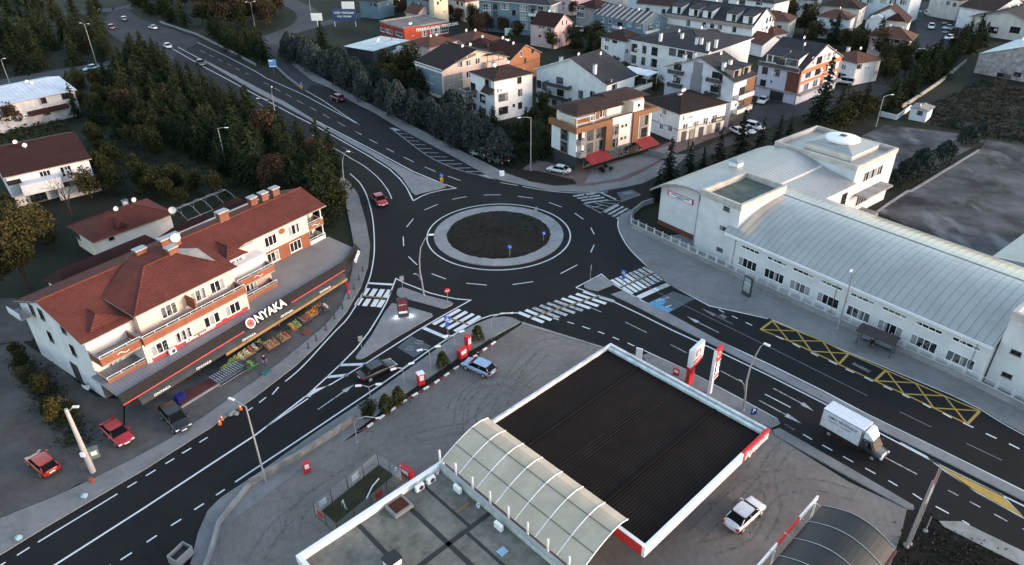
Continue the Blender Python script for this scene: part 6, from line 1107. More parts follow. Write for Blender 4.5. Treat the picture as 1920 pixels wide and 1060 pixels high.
# ------------------------------------------------------------------ street furniture
def curved_lamp(px, top, label, h=10.0, mirror=1):
    p = P(*px); q = P(*top, h); d = Vector((q.x-p.x, q.y-p.y, 0)); L_ = max(.6, min(1.6, d.length)); a = math.atan2(d.y, d.x)
    o = thing('street_lamp', label, 'street lamp', (p.x, p.y, .18), a, 'curved street lamps')
    b = MB(); b.tube([(0, 0, 0), (-.1, 0, 2), (-.28, 0, 4), (-.2, 0, 6), (.1, 0, 7.8), (L_*.55, 0, 9.2), (L_, 0, h-.2)], [.13, .12, .11, .09, .08, .06, .05], steel, 8).lathe([(.22, 0), (.22, .06), (.14, .12)], steel); b.build('pole', o)
    b = MB(); b.tube([(-.25, 0, 2.6), (-.5, 0, 3.4), (-.9, 0, 3.7)], [.06, .05, .04], steel); b.build('side_arm', o)
    b = MB(); b.box(L_-.1, L_+.6, -.14, .14, h-.28, h-.16, wsteel); b.build('lamp_head', o); b = MB(); b.box(-1.2, -.8, -.1, .1, 3.65, 3.75, steel); b.build('lamp_head', o)
curved_lamp((795, 556), (805, 440), 'curved double street lamp on the splitter island before the roundabout')
curved_lamp((652, 376), (665, 287), 'curved street lamp at the top end of the left pavement')
curved_lamp((521, 238), (536, 196), 'curved street lamp on the median beside the pine grove')
curved_lamp((1393, 771), (1434, 644), 'curved street lamp behind the black canopy, beside the parking sign')
curved_lamp((1570, 618), (1582, 527), 'curved street lamp on the school pavement left of the bus shelter')
def arm_lamp(px, top, label, armpx=None, two=False, m=None, r=.09, grp='straight street lamps'):
    p = P(*px); best = min(((P(*top, z)-Vector((p.x, p.y, z))).length, z) for z in [3+.25*i for i in range(48)]); h = best[1]; m = m or steel
    q = P(*armpx, h+.3) if armpx else Vector((p.x+1.5, p.y, h)); d = Vector((q.x-p.x, q.y-p.y, 0)); L_ = max(.6, min(3.2, d.length)); a = math.atan2(d.y, d.x)
    o = thing('street_lamp', label, 'street lamp', (p.x, p.y, .1), a, grp)
    b = MB(); b.tube([(0, 0, 0), (0, 0, h*.5), (0, 0, h)], [r*1.3, r, r*.7], m, 8).box(-.2, .2, -.2, .2, 0, .06, m); b.build('pole', o)
    for s in ((1, -1) if two else (1,)):
        b = MB(); b.tube([(0, 0, h-.1), (s*L_*.5, 0, h+.2), (s*L_, 0, h+.25)], [.05, .04, .035], m, 6); b.build('arm', o); b = MB(); b.box(s*L_-.35, s*L_+.35, -.13, .13, h+.18, h+.3, wsteel); b.build('lamp_head', o)
arm_lamp((499, 907), (461, 762), 'tall straight lamp on the pavement, lower left', (434, 749)); arm_lamp((995, 321), (993, 222), 'tall lamp left of the parked white car', (973, 221))
arm_lamp((427, 322), (416, 242), 'lamp inside the pine grove', (424, 240)); arm_lamp((181, 120), (158, 46), 'tall double lamp over the upper left side road', (165, 45), True); arm_lamp((18, 156), (3, 112), 'lamp at the left edge above the white shed', (8, 110))
arm_lamp((403, 42), (395, 10), 'far double lamp in the ramp bend', (404, 9), True); arm_lamp((585, 38), (577, -6), 'far lamp beside the ramp at the top', (585, -6)); arm_lamp((478, 50), (473, 5), 'far thin lamp between the rust trees', (477, 3), True)
arm_lamp((511, 235), (500, 186), 'lamp with a cool white head on the median', (483, 185)); arm_lamp((1642, 238), (1657, 181), 'leaning lamp by the school gate', (1673, 178)); arm_lamp((181, 20), (174, -12), 'far lamp at the upper left by the small white vehicle', (178, -12))
for px, tp, lb in (((759, 728), (757, 690), 'twin lantern in the kerb bed, second from the lower end'), ((808, 700), (807, 658), 'twin lantern in the kerb bed, third from the lower end'), ((853, 666), (852, 630), 'twin lantern beside the red recycling box'), ((697, 764), (696, 729), 'lowest twin lantern of the kerb bed')):
    arm_lamp(px, tp, lb, (tp[0]+14, tp[1]-8), True, steel, .05, 'twin lanterns of the kerb bed')
def hook(px, top, arm, label):
    p = P(*px); h = min(((P(*top, z)-Vector((p.x, p.y, z))).length, z) for z in [2+.2*i for i in range(40)])[1]; q = P(*arm, h-.2); d = Vector((q.x-p.x, q.y-p.y, 0)); L_ = min(3.5, d.length); a = math.atan2(d.y, d.x)
    b = MB(); b.tube([(0, 0, 0), (0, 0, h-.7), (L_*.15, 0, h-.1), (L_*.5, 0, h+.15), (L_, 0, h-.2)], .05, steel, 6).box(L_-.1, L_+.3, -.1, .1, h-.3, h-.2, wsteel).box(-.15, .15, -.15, .15, 0, .08, steel); tag(b.build('street_lamp', None, (p.x, p.y, .1), a), label, 'street lamp', 'hooked lamps')
hook((922, 640), (924, 594), (958, 588), 'thin hooked lamp beside the young fir at the corner'); hook((670, 831), (667, 785), (706, 785), 'thin hooked lamp at the end of the low wall')
# concrete utility pole, far poles
p = P(175, 886); b = MB(); b.tube([(0, 0, 0), (0, 0, 8.6)], [.3, .17], M('pale concrete pole', (.36, .34, .34), .9, .1), 10); o = b.build('utility_pole', None, (p.x, p.y, .05)); tag(o, 'thick pale concrete utility pole beside the small yellow tree', 'utility pole')
b = MB(); b.tube([(.1, 0, 8.3), (.6, .3, 8.6)], .04, steel).box(.5, 1.1, .2, .45, 8.55, 8.7, wsteel); b.build('lamp_head', o); b = MB(); b.box(-.2, .2, -.5, -.3, 2.6, 3.1, wplas); b.build('meter_box', o)
q2 = P(150, 845); b = MB(); dx = q2.x-p.x; dy = q2.y-p.y; b.tube([(dx*.9, dy*.9, 0), (.05, .05, 5.6)], .13, M('brown strut', (.16, .13, .12), .9)); b.build('strut', o)
for px, h, lb in (((1295, 305), 8.5, 'concrete power pole before the small white house over shops'), ((1288, 292), 5.5, 'thin dark pole beside the power pole'), ((893, 62), 9, 'pole left of the bushy trees at the slate-blue block'), ((1482, 232), 7, 'thin pole on the pavement before the orange-fronted block'), ((737, 98), 9, 'mossy pole before the white trailer')):
    p = P(*px); b = MB(); b.tube([(0, 0, 0), (0, 0, h)], [.16, .09], conc if 'concrete' in lb else dsteel, 7).box(-.6, .6, -.05, .05, h-.5, h-.38, steel); tag(b.build('utility_pole', None, (p.x, p.y, .05)), lb, 'utility pole')
# flag masts
for px, tp, lb in (((1699, 1027), (1764, 874), 'tallest of the white flag masts by the entrance'), ((1705, 1022), (1766, 880), 'flag mast leaning on the tallest, with a furled red and white flag'), ((1697, 1024), (1752, 905), 'shorter flag mast of the cluster'), ((1734, 998), (1746, 972), 'short white post right of the flag masts')):
    p = P(*px); h = min(((P(*tp, z)-Vector((p.x, p.y, z))).length, z) for z in [1+.2*i for i in range(60)])[1]; o = thing('flag_mast', lb, 'flag mast', (p.x, p.y, .1), 0, 'flag masts'); b = MB(); b.tube([(0, 0, 0), (0, 0, h)], [.07, .04], steel, 8).lathe([(.22, 0), (.22, .15), (.12, .2)], conc); b.build('pole', o)
    if 'furled' in lb:
        b = MB(); b.loft([[(-.06-.25*(.6+.4*math.sin(i))*w_, .02*math.sin(i*2+w_), 5.0+i*.4) for w_ in (0, .5, 1, .5)] for i in range(11)], red); b.build('flag', o); b = MB(); b.tube([(-.12, -.05, 5.4+i*.5) for i in range(6)], [.02, .1, .05, .12, .06, .02], wplas, 5); b.build('flag_stripe', o)
# signs
def post_sign(px, label, kind_, h=2.6, rz=0, name='road_sign'):
    p = P(*px); o = thing(name, label, 'road sign', (p.x, p.y, .15), rz, 'road signs'); b = MB(); b.tube([(0, 0, 0), (0, 0, h)], .04, steel, 6); b.build('pole', o)
    def disc(r, z, m, y=-.06, n=20): b = MB(); b.loft([[(r*math.cos(6.283*i/n), yy, z+r*math.sin(6.283*i/n)) for i in range(n)] for yy in (y, y-.03)], m); return b.build('sign_plate', o)
    blu = M('sign blue', (.02, .11, .5), .4, .03); red2 = M('sign red', (.55, .02, .03), .4, .03)
    if kind_ in ('keep', 'bluedisc'):
        disc(.38, h, blu); b = MB(); b.face([(-.2, -.1, h+.16), (.06, -.1, h-.1), (-.04, -.1, h-.2), (.2, -.1, h-.2), (.2, -.1, h+.04), (.1, -.1, h-.06), (-.14, -.1, h+.22)], wplas); b.build('arrow', o)
    if kind_ == 'keep': b = MB(); b.box(-.3, .3, -.1, -.05, h-1.35, h-.5, M('hazard yellow', (.75, .4, .02), .5)); q = b.build('marker_plate', o); b = MB(); b.face([(-.2, -.11, h-1.25), (.0, -.11, h-1.25), (.22, -.11, h-.75), (.22, -.11, h-.6)], black); b.build('stripe', q)
    if kind_ == 'stop':
        n = 8; b = MB(); b.loft([[(.42*math.cos(6.283*(i+.5)/n), yy, h+.42*math.sin(6.283*(i+.5)/n)) for i in range(n)] for yy in (-.05, -.08)], red2); q = b.build('sign_plate', o); text('DUR', .3, wplas, 'lettering', q, (0, -.09, h), ext=.005)
    if kind_ == 'cross':
        b = MB(); b.box(-.36, .36, -.09, -.05, h-.3, h+.42, blu); q = b.build('sign_plate', o); b = MB(); b.face([(-.27, -.1, h-.2), (.27, -.1, h-.2), (0, -.1, h+.32)], wplas); b.build('symbol', q); b = MB(); b.tube([(0, -.12, h-.02), (0, -.12, h+.16)], .03, black, 5).tube([(-.08, -.12, h-.16), (0, -.12, h), (.09, -.12, h-.16)], .02, black, 5); b.build('walker_symbol', q); disc(.3, h-.75, blu)
    if kind_ == 'P': b = MB(); b.box(-.35, .35, -.09, -.05, h-.5, h+.4, M('parking blue', (.01, .03, .22), .4)); q = b.build('sign_plate', o); text('P', .7, wplas, 'lettering', q, (0, -.1, h+.05), ext=.005)
    if kind_ == 'bluepanel': b = MB(); b.box(-1.1, 1.1, -.12, -.04, h-1.3, h+.9, M('pale blue board', (.1, .3, .6), .4)); q = b.build('sign_plate', o); b = MB(); b.box(-1, 1, -.14, -.121, h-1.2, h-.9, wplas).box(-1, .2, -.14, -.121, h+.3, h+.7, wplas); b.build('panel_text', q)
    if kind_ == 'grey': b = MB(); b.box(-.3, .3, -.08, -.04, h-.7, h+.1, steel); b.build('sign_plate', o)
    return o
post_sign((829, 350), 'blue keep-right disc over a yellow marker at the upper splitter island tip', 'keep', 2.2); post_sign((567, 172), 'blue keep-right disc over a yellow marker at the ramp nose', 'keep', 2.2)
post_sign((956, 484), 'blue arrow disc at the front of the roundabout soil', 'bluedisc', 1.9); post_sign((1019, 455), 'small blue disc at the right of the roundabout soil', 'bluedisc', 1.6, .6); post_sign((840, 570), 'red octagonal stop sign on the splitter island', 'stop', 2.1, .4)
post_sign((841, 640), 'blue crossing sign beside the lower-left zebra crossing', 'cross', 3.4, .2); post_sign((1167, 546), 'blue crossing sign beside the school zebra crossing', 'cross', 3.0, -.6); post_sign((1409, 790), 'dark blue parking sign on the strip behind the canopy', 'P', 1.4, .1)
post_sign((515, 142), 'square pale blue direction board beside the ramp', 'bluepanel', 3.6); post_sign((1106, 533), 'thin grey sign seen edge-on on the small triangular island', 'grey', 3.0, 1.35); post_sign((1117, 356), 'thin grey post on the far pavement corner', 'grey', 2.8, 1.4); post_sign((755, 541), 'grey sign plate at the tip of the splitter island', 'grey', 1.9, .3); post_sign((679, 659), 'grey sign at the lower tip of the splitter island', 'grey', 2.2, .3); post_sign((1004, 405), 'grey marker at the back of the roundabout ring', 'grey', 1.5, .3)
# billboards and pylons
def lightbox(px, label, rz, lit):
    p = P(*px); o = thing('advertising_panel', label, 'advertising panel', (p.x, p.y, .2), rz, 'advertising panels'); b = MB(); b.box(-.75, .75, -.16, .16, 0, .5, dsteel).box(-.75, -.63, -.16, .16, .5, 2.9, dsteel).box(.63, .75, -.16, .16, .5, 2.9, dsteel).box(-.75, .75, -.16, .16, 2.9, 3.05, dsteel).box(-.63, .63, -.1, .1, .5, 2.9, black); b.build('frame', o)
    b = MB(); b.box(-.6, .6, -.13, -.101, .6, 2.85, M('poster maroon', (.14, .03, .04), .3, .3, 1.2) if lit else M('poster grey', (.25, .3, .33), .3, .3, 1.5)); q = b.build('poster', o); b = MB(); b.box(-.6, .6, -.14, -.131, .6, .95, wplas if lit else steel).lathe([(.01, 0), (.01, .01)], black); b.build('caption_band', q); text('KAMPANYA', .2, wplas, 'lettering', q, (0, -.15, 2.0), ext=.005)
    if lit:
        for x in (-1.0, 1.0):
            ld = bpy.data.lights.new('lamp', 'POINT'); ld.energy = 9; ld.color = (.75, .85, 1); ld.shadow_soft_size = .12; l = bpy.data.objects.new('lamp_light', ld); C.objects.link(l); l.parent = o; l.location = (x, -.1, .35)
            b = MB(); b.box(x-.12, x+.12, -.12, .12, .0, .12, M('lit lens', (.8, .88, 1), .3, emit=1.5)); b.build('ground_light', o)
lightbox((757, 596), 'lit dark red advertising panel on the splitter island', rad(12), True); lightbox((1398, 556), 'narrow grey advertising panel on the school pavement', rad(-60), False)
p = P(1291, 722); o = thing('brand_sign', 'white pylon sign with a red ring emblem on a red base behind the canopy', 'pylon sign', (p.x, p.y, .2), GA, 'station pylons')
b = MB(); b.box(-.5, .5, -.25, .25, 0, 2.2, red).build('base', o); b = MB(); b.loft([[(-.55, -.25, 2.2), (-.55, .25, 2.2), (1.9, .25, 3.0), (1.9, -.25, 3.0)], [(-.55, -.25, 2.7), (-.55, .25, 2.7), (1.9, .25, 3.4), (1.9, -.25, 3.4)]], red); b.build('red_band', o)
b = MB(); b.loft([[(-.55, -.25, 2.71), (-.55, .25, 2.71), (1.9, .25, 3.41), (1.9, -.25, 3.41)], [(-.55, -.25, 5.2), (-.55, .25, 5.2), (1.9, .25, 5.6), (1.9, -.25, 5.6)]], fw); q = b.build('panel', o)
b = MB()
for r0, r1 in ((.42, .52), (.22, .32)): [b.face([(.7+r*math.cos(a_), -.27, 4.45+r*math.sin(a_)) for r, a_ in ((r0, 6.283*i/24), (r1, 6.283*i/24), (r1, 6.283*(i+1)/24), (r0, 6.283*(i+1)/24))], red) for i in range(24 if r0 > .3 else 18)]
b.build('ring_emblem', q); text('Aytemiz', .5, red, 'lettering', q, (.68, -.27, 3.5), rot=(math.pi/2, -.27, 0), ext=.01)
p = P(1330, 740); o = thing('price_pylon', 'narrow white pylon with a black price display under a red panel', 'price pylon', (p.x, p.y, .2), GA+.1, 'station pylons')
b = MB(); b.box(-.15, .25, -.15, .15, 0, 2.2, fw).box(-.3, 1.3, -.15, .15, 1.9, 4.5, fw).box(-.35, -.3, -.17, .17, 0, 6.4, fw).build('panel', o); b = MB(); b.box(-.3, 1.3, -.15, .15, 4.51, 6.4, red).build('red_panel', o); b = MB(); b.box(0, 1.2, -.18, -.151, 2.7, 4.4, black); q = b.build('price_display', o)
for i, t_ in enumerate(('6.99', '6.59', '3.85', '6.75')): text(t_, .36, M('lit digits', (.9, .92, 1), emit=.8), 'price_digits', q, (.62, -.19, 4.2-i*.42), ext=.005)
b = MB(); [b.face([(.5+r*math.cos(a_), -.17, 5.5+r*math.sin(a_)) for r, a_ in ((.3, 6.283*i/24), (.42, 6.283*i/24), (.42, 6.283*(i+1)/24), (.3, 6.283*(i+1)/24))], wplas) for i in range(24)]; b.build('ring_emblem', o); b = MB(); b.box(0, 1.2, -.18, -.151, 2.2, 2.45, red).build('brand_strip', o)
p = P(648, 50); o = thing('billboard', 'blue billboard with white lettering beside the motorway workshop', 'billboard', (p.x, p.y, 0), rad(-5), 'billboards'); b = MB(); b.box(-4.5, 4.5, -.1, .1, 1.8, 6.2, M('billboard blue', (.03, .06, .15), .6)); q = b.build('board', o); b = MB(); b.tube([(-4, 0, 0), (-4, 0, 2)], .12, wsteel).build('leg', o); b = MB(); b.tube([(4, 0, 0), (4, 0, 2)], .12, wsteel).build('leg', o)
text('KURU TEMIZLEME', .95, wplas, 'lettering', q, (0, -.13, 4.9), ext=.01); text('HALI YIKAMA', .9, wplas, 'lettering', q, (0, -.13, 3.6), ext=.01); b = MB(); b.box(-.5, 4.2, -.1, .1, 6.3, 8.8, wplas).build('upper_board', o)
p = P(597, 56); o = thing('billboard', 'small white billboard left of the blue one', 'billboard', (p.x, p.y, 0), 0, 'billboards'); b = MB(); b.box(-2, 2, -.1, .1, 3.2, 5.8, wplas).build('board', o); b = MB(); b.tube([(0, 0, 0), (0, 0, 3.3)], .12, wsteel).build('leg', o)
p = P(957, 78); o = thing('billboard', 'pale banner board beyond the brown roofs', 'billboard', (p.x, p.y, 0), .1, 'billboards'); b = MB(); b.box(-1.9, 1.9, -.1, .1, 2, 4.4, M('pale banner', (.5, .58, .55))).build('board', o); b = MB(); b.tube([(0, 0, 0), (0, 0, 2.2)], .1, steel).build('leg', o)
# school wall with rail panels, gate wall
fpx = [(1182, 428), (1305, 487), (1440, 549), (1640, 640), (1800, 712), (1920, 772), (2060, 842)]
wl = [P(*q) for q in fpx]; o = thing('boundary_wall', 'long low concrete boundary wall with white rail panels before the school', 'wall', (wl[0].x, wl[0].y, 0))
b = MB(); b.strip([(q.x-wl[0].x, q.y-wl[0].y) for q in wl], .3, .95, pave_pale)
for z0 in (.949,):
    pts = [(q.x-wl[0].x, q.y-wl[0].y) for q in wl]
    for i in range(len(pts)-1):
        d = Vector((pts[i+1][0]-pts[i][0], pts[i+1][1]-pts[i][1])).normalized(); n_ = Vector((-d.y, d.x))*.15
        b.loft([[(x+n_.x, y+n_.y, 0), (x-n_.x, y-n_.y, 0), (x-n_.x, y-n_.y, .94), (x+n_.x, y+n_.y, .94)] for x, y in pts[i:i+2]], pave_pale)
b.build('wall_base', o)
b = MB()
W2 = 1.55
pr = MB(); pr.box(0, W2, -.02, .02, .0, .05, wsteel).box(0, W2, -.02, .02, .85, .9, wsteel).box(0, .05, -.02, .02, .05, .85, wsteel).box(W2-.05, W2, -.02, .02, .05, .85, wsteel)
for i in range(1, 9): pr.box(i*W2/9, i*W2/9+.012, -.008, .008, .05, .85, wsteel)
rpm = pr.mesh('rail_panel'); pm = MB(); pm.box(-.04, .04, -.04, .04, 0, 1.25, wsteel); pmm = pm.mesh('rail_post'); acc = 0
for i in range(len(wl)-1):
    d = wl[i+1]-wl[i]; L_ = d.length; d.normalize(); a_ = math.atan2(d.y, d.x); s_ = acc
    while s_+W2 < L_:
        q = wl[i]+d*s_-wl[0]; put('rail_panel', rpm, o, (q.x, q.y, .98), a_); q2 = q+d*(W2+.12); put('rail_post', pmm, o, (q2.x, q2.y, .94), a_); s_ += W2+.24
    acc = s_-L_
def wall_thing(px, h, t_, m, name, label, cat='wall', grp=None, z=0):
    pts = [P(*q) for q in px]; b = MB()
    for i in range(len(pts)-1):
        d = (pts[i+1]-pts[i]).normalized(); n_ = Vector((-d.y, d.x, 0))*t_/2; b.loft([[tuple(q+n_+Vector((0, 0, z))), tuple(q-n_+Vector((0, 0, z))), tuple(q-n_+Vector((0, 0, h))), tuple(q+n_+Vector((0, 0, h)))] for q in pts[i:i+2]], m)
    return tag(b.build(name), label, cat, grp)
wall_thing([(1182, 428), (1184, 405), (1205, 388), (1225, 382)], 1.1, .25, pave_pale, 'boundary_wall', 'short curved wall with a rail at the school corner')
wall_thing([(470, 913), (560, 862), (632, 815), (667, 790)], 1.0, .3, M('weathered block wall', (.2, .195, .19), .9, .35, 1.2), 'retaining_wall', 'low weathered concrete wall between pavement and station yard')
wall_thing([(385, 1075), (400, 1030), (412, 985), (470, 913)], .7, .3, conc, 'retaining_wall', 'curved end of the low station wall, bottom left')
wall_thing([(1706, 206), (1680, 225), (1650, 218)], 1.2, .2, wsteel, 'gate_fence', 'white gate fence left of the tiny guard hut', 'fence')
wall_thing([(1810, 118), (1760, 158), (1705, 195), (1690, 203)], 1.0, .3, conc, 'boundary_wall', 'long thin wall along the avenue pine belt')
wall_thing([(1268, 305), (1215, 290)], 1.3, .2, conc, 'boundary_wall', 'grey wall between the brown block and the small white house')
wall_thing([(480, 124), (430, 97), (370, 67), (300, 43)], .8, .1, steel, 'guard_rail', 'grey guard rail along the upper motorway edge', 'guard rail'); wall_thing([(566, 168), (540, 148), (508, 118), (500, 100)], .8, .1, steel, 'guard_rail', 'grey guard rail between motorway and slip road', 'guard rail')
# kerb stones painted red and white
ka, n_ = [(678, 811), (720, 781), (770, 747), (816, 720), (851, 695), (886, 673), (929, 643)], 26
kw = [P(*q) for q in ka]; cum = [0]
for i in range(len(kw)-1): cum.append(cum[-1]+(kw[i+1]-kw[i]).length)
o = thing('painted_kerb', 'red and white painted kerb along the planting bed', 'kerb', (0, 0, 0))
for j in range(n_):
    s0, s1 = cum[-1]*j/n_, cum[-1]*(j+.96)/n_
    def at(s): i = max(k for k in range(len(cum)-1) if cum[k] <= s+1e-6); return kw[i]+(kw[i+1]-kw[i])*((s-cum[i])/(cum[i+1]-cum[i]))
    a0, a1 = at(s0), at(s1); d = (a1-a0).normalized(); n2 = Vector((-d.y, d.x, 0))*.11; b = MB(); b.loft([[tuple(q+n2), tuple(q-n2), tuple(q-n2+Vector((0, 0, .26))), tuple(q+n2+Vector((0, 0, .26)))] for q in (a0, a1)], wplas if j % 2 else M('faded red kerb', (.16, .05, .045), .8)); b.build('kerb_stone', o)
# bollards
bm_ = MB(); bm_.lathe([(.16, 0), (.16, .08), (.09, .12), (.08, .7), (.12, .78), (.1, .85), (.02, .88)], dsteel, n=10); bme = bm_.mesh('bollard')
for x, y in ((579, 655), (594, 641), (612, 621), (628, 600), (643, 581), (655, 562), (665, 544), (674, 527), (681, 510)):
    p = P(x, y); tag(put('bollard', bme, None, (p.x, p.y, .18)), 'dark bollard on the pavement edge before the market', 'bollard', 'bollards along the market pavement')
# bus shelter
p0 = P(1662, 650); p1 = P(1724, 672); p0 = P(1604, 648); p1 = P(1666, 674)
d = p1-p0; a_ = math.atan2(d.y, d.x); L_ = d.length; o = thing('bus_shelter', 'dark bus shelter with glass back on the school pavement', 'bus shelter', (p0.x, p0.y, .18), a_)
b = MB(); b.loft([[(x, -.6, 2.35), (x, .3, 2.7), (x, 1.4, 2.6), (x, 1.6, 2.4), (x, 1.4, 2.5), (x, .3, 2.6), (x, -.6, 2.28)] for x in (-.3, L_+.3)], M('shelter roof', (.03, .022, .022), .5)); b.build('roof', o)
for x in (0, L_):
    for y in (0, 1.3): b = MB(); b.tube([(x, y, 0), (x, y, 2.5)], .06, dsteel); b.build('post', o)
gm = M('shelter glass', (.16, .19, .2), .15, .05); b = MB(); b.box(.05, L_-.05, 1.3, 1.33, .35, 2.3, gm); b.build('glass_back', o); b = MB(); b.box(.3, L_-.3, .75, 1.2, .45, .52, dsteel); b.build('bench', o)
# pipes cage / greenhouse frame behind the market
o = thing('greenhouse_frame', 'bare metal hoops of a greenhouse behind the cottage', 'greenhouse frame', tuple(P(385, 405)), MA)
for i in range(5): x = -5+i*2.5; b = MB(); b.tube([(x, -3+6*k/10, 2.0+1.2*math.sin(math.pi*k/10)) for k in range(11)], .04, steel, 4); b.build('hoop', o); b = MB(); b.tube([(x, -3, 0), (x, -3, 2.0)], .04, steel, 4).build('post', o); b = MB(); b.tube([(x, 3, 0), (x, 3, 2.0)], .04, steel, 4).build('post', o)
for y, z in ((-3, 2), (0, 3.2), (3, 2)): b = MB(); b.tube([(-5, y, z), (5, y, z)], .035, steel, 4); b.build('purlin', o)
# workshop shed and trailer
f, o = house('shed', 'pale metal-roofed open shed before the red workshop', (655, 86), (699, 96), (757, 76), 3.6, dsteel, M('pale sheet', (.38, .46, .5), .45, .25, .4), 'hip', .4, .5, cat='shed', group='sheds')
b = MB(); b.box(f.L*.25, f.L+3, -1.5, -.1, 2.6, 3.4, M('green awning', (.03, .07, .05))); b.build('awning', o)
# fenced garden pen of the station
pts = [Vector((-19.3, 47.4, .1)), Vector((-14.2, 54.0, .1)), Vector((-11.4, 51.7, .1)), Vector((-16.6, 45.0, .1))]
o = thing('garden_pen', 'glass-sided garden pen with worn turf beside the station shop', 'enclosure', tuple(pts[0])); b = MB(); b.face([tuple(q-pts[0]+Vector((0, 0, .04))) for q in pts[::-1]], grass_t); q_ = b.build('turf', o); q_.name = 'turf'
pg = bpy.data.materials.new('panel glass'); pg.use_nodes = True; n = pg.node_tree; pb = n.nodes['Principled BSDF']; pb.inputs['Base Color'].default_value = (.5, .55, .58, 1); pb.inputs['Alpha'].default_value = .28; pb.inputs['Roughness'].default_value = .1
for i in range(4):
    a, c = pts[i]-pts[0], pts[(i+1) % 4]-pts[0]; k = 4 if i % 2 == 0 else 2
    for j in range(k):
        s0, s1 = a+(c-a)*(j/k), a+(c-a)*((j+1)/k); b = MB(); b.face([tuple(s0+Vector((0, 0, .1))), tuple(s1+Vector((0, 0, .1))), tuple(s1+Vector((0, 0, 1.7))), tuple(s0+Vector((0, 0, 1.7)))], pg); b.build('glass_panel', o)
        b = MB(); b.tube([tuple(s0), tuple(s0+Vector((0, 0, 1.8)))], .04, M('maroon post', (.12, .02, .03), .5), 5); b.build('post', o)
        if (i, j) in ((0, 0), (2, 1), (0, 2), (3, 1)): m0 = s0+(s1-s0)*.3; m1 = s0+(s1-s0)*.7; nn = Vector((-(s1-s0).y, (s1-s0).x, 0)).normalized()*.03; b = MB(); b.loft([[tuple(q+nn+Vector((0, 0, z))) for q in (m0, m1)]+[tuple(q+Vector((0, 0, z))) for q in (m1, m0)] for z in (.5, 1.3)], wplas if i == 0 else red); b.build('notice', o)
b = MB(); dch = Vector((2.6, 3.4, 0)).normalized(); b.tube([tuple(P(688, 942)-pts[0]+Vector((0, 0, .5))), tuple(P(700, 924)-pts[0]+Vector((0, 0, .9))), tuple(P(712, 908)-pts[0]+Vector((0, 0, .8)))], .07, wplas, 6); b.build('sculpture_rail', o)
p = P(668, 945); ob = MB()
for r_ in (.3, .22): ob.tube([(r_*math.cos(i*.524), 0, .35+r_*math.sin(i*.524)) for i in range(13)], .03, dsteel, 5)
tag(ob.build('wheel_ornament', None, (p.x, p.y, .14), .6), 'dark wheel-shaped ornament at the end of the white rail in the pen', 'garden ornament', 'ornaments in the pen')
for px, lb in (((742, 893), 'white tubular garden figure at the upper end of the pen'), ((752, 890), 'second white tubular figure at the upper end of the pen'), ((647, 955), 'small white figure standing in the lower turf of the pen')):
    p = P(*px); b = MB(); b.tube([(0, 0, 0), (0, 0, .6), (.1, 0, .9)], [.04, .05, .06], wplas, 6).tube([(-.3, 0, 0), (-.1, 0, .6), (.3, 0, .7), (.5, 0, 0)], .03, wplas, 5).lathe([(.01, .85), (.09, .95), (.09, 1.02), (.01, 1.1)], wplas, .1, 0, 8); tag(b.build('garden_figure', None, (p.x, p.y, .14), R.uniform(0, 3)), lb, 'garden ornament', 'ornaments in the pen')
# red boxes, extinguisher cabinets, bins
def cabinet(px, w_, d_, h_, m, name, label, cat, rz=.6, extra=None, z=.2):
    p = P(*px); o = thing(name, label, cat, (p.x, p.y, z), rz); b = MB(); b.box(-w_/2, w_/2, -d_/2, d_/2, 0, h_, m).box(-w_/2-.04, w_/2+.04, -d_/2-.04, d_/2+.04, h_, h_+.08, extra or m); b.build('body', o); b = MB(); b.box(-w_*.32, w_*.32, -d_/2-.03, -d_/2-.001, h_*.45, h_*.9, wplas); b.build('front_plate', o); return o
cabinet((867, 672), 1.4, .6, 1.3, red, 'recycling_box', 'long red cabinet with a white plate behind the blue hatchback', 'cabinet', .9); cabinet((878, 656), .7, .6, 1.9, red, 'recycling_box', 'taller red cabinet standing behind the long one', 'cabinet', .9)
cabinet((790, 722), .8, .7, 1.6, red, 'fuel_cabinet', 'white-fronted red cabinet in the middle of the kerb bed', 'cabinet', .5, wplas); cabinet((577, 887), .7, .4, 1.3, red, 'fire_cabinet', 'red fire cabinet hung on the low weathered wall', 'cabinet', .6); cabinet((764, 893), 1.5, .5, 1.0, red, 'fire_cabinet', 'long pinkish red cabinet at the pen corner by the roof', 'cabinet', -.7, z=.1)
cabinet((1267, 706), .8, .1, .9, red, 'notice_board', 'small red notice board on the strip left of the brand sign', 'notice board', -.6); cabinet((941, 331), .9, .7, .8, wplas, 'white_box', 'white box on the pavement beside the black parked car', 'box', .2); cabinet((180, 858), .9, .6, 1.2, M('green grey cabinet', (.14, .17, .14)), 'junction_box', 'grey-green utility cabinet at the foot of the concrete pole', 'cabinet', .6, z=.05)
o = cabinet((1197, 676), .8, .12, 1.6, wplas, 'notice_board', 'pair of small white letter boards peeping over the canopy edge', 'notice board', -.5)
p = P(174, 906); b = MB(); b.lathe([(.2, 0), (.22, .4), (.24, .45), (.14, .45)], M('terracotta pot', (.3, .08, .05))); tag(b.build('flower_pot', None, (p.x, p.y, .18)), 'small terracotta pot on the pavement before the concrete pole', 'pot')
for px, lb in (((37, 1012), 'crumpled pale blue sack on the pavement near the corner'), ((160, 934), 'crumpled pale sack on the pavement right of the blue one')):
    p = P(*px); b = MB(); rnd = random.Random(px[0]); b.loft([[(r_*math.cos(i*.785)*rnd.uniform(.8, 1.2), r_*math.sin(i*.785)*rnd.uniform(.8, 1.2), z) for i in range(8)] for r_, z in ((.3, 0), (.34, .15), (.2, .32), (.03, .4))], M('pale blue sack', (.3, .42, .5))); tag(b.build('sack', None, (p.x, p.y, .18)), lb, 'sack', 'sacks on the pavement')
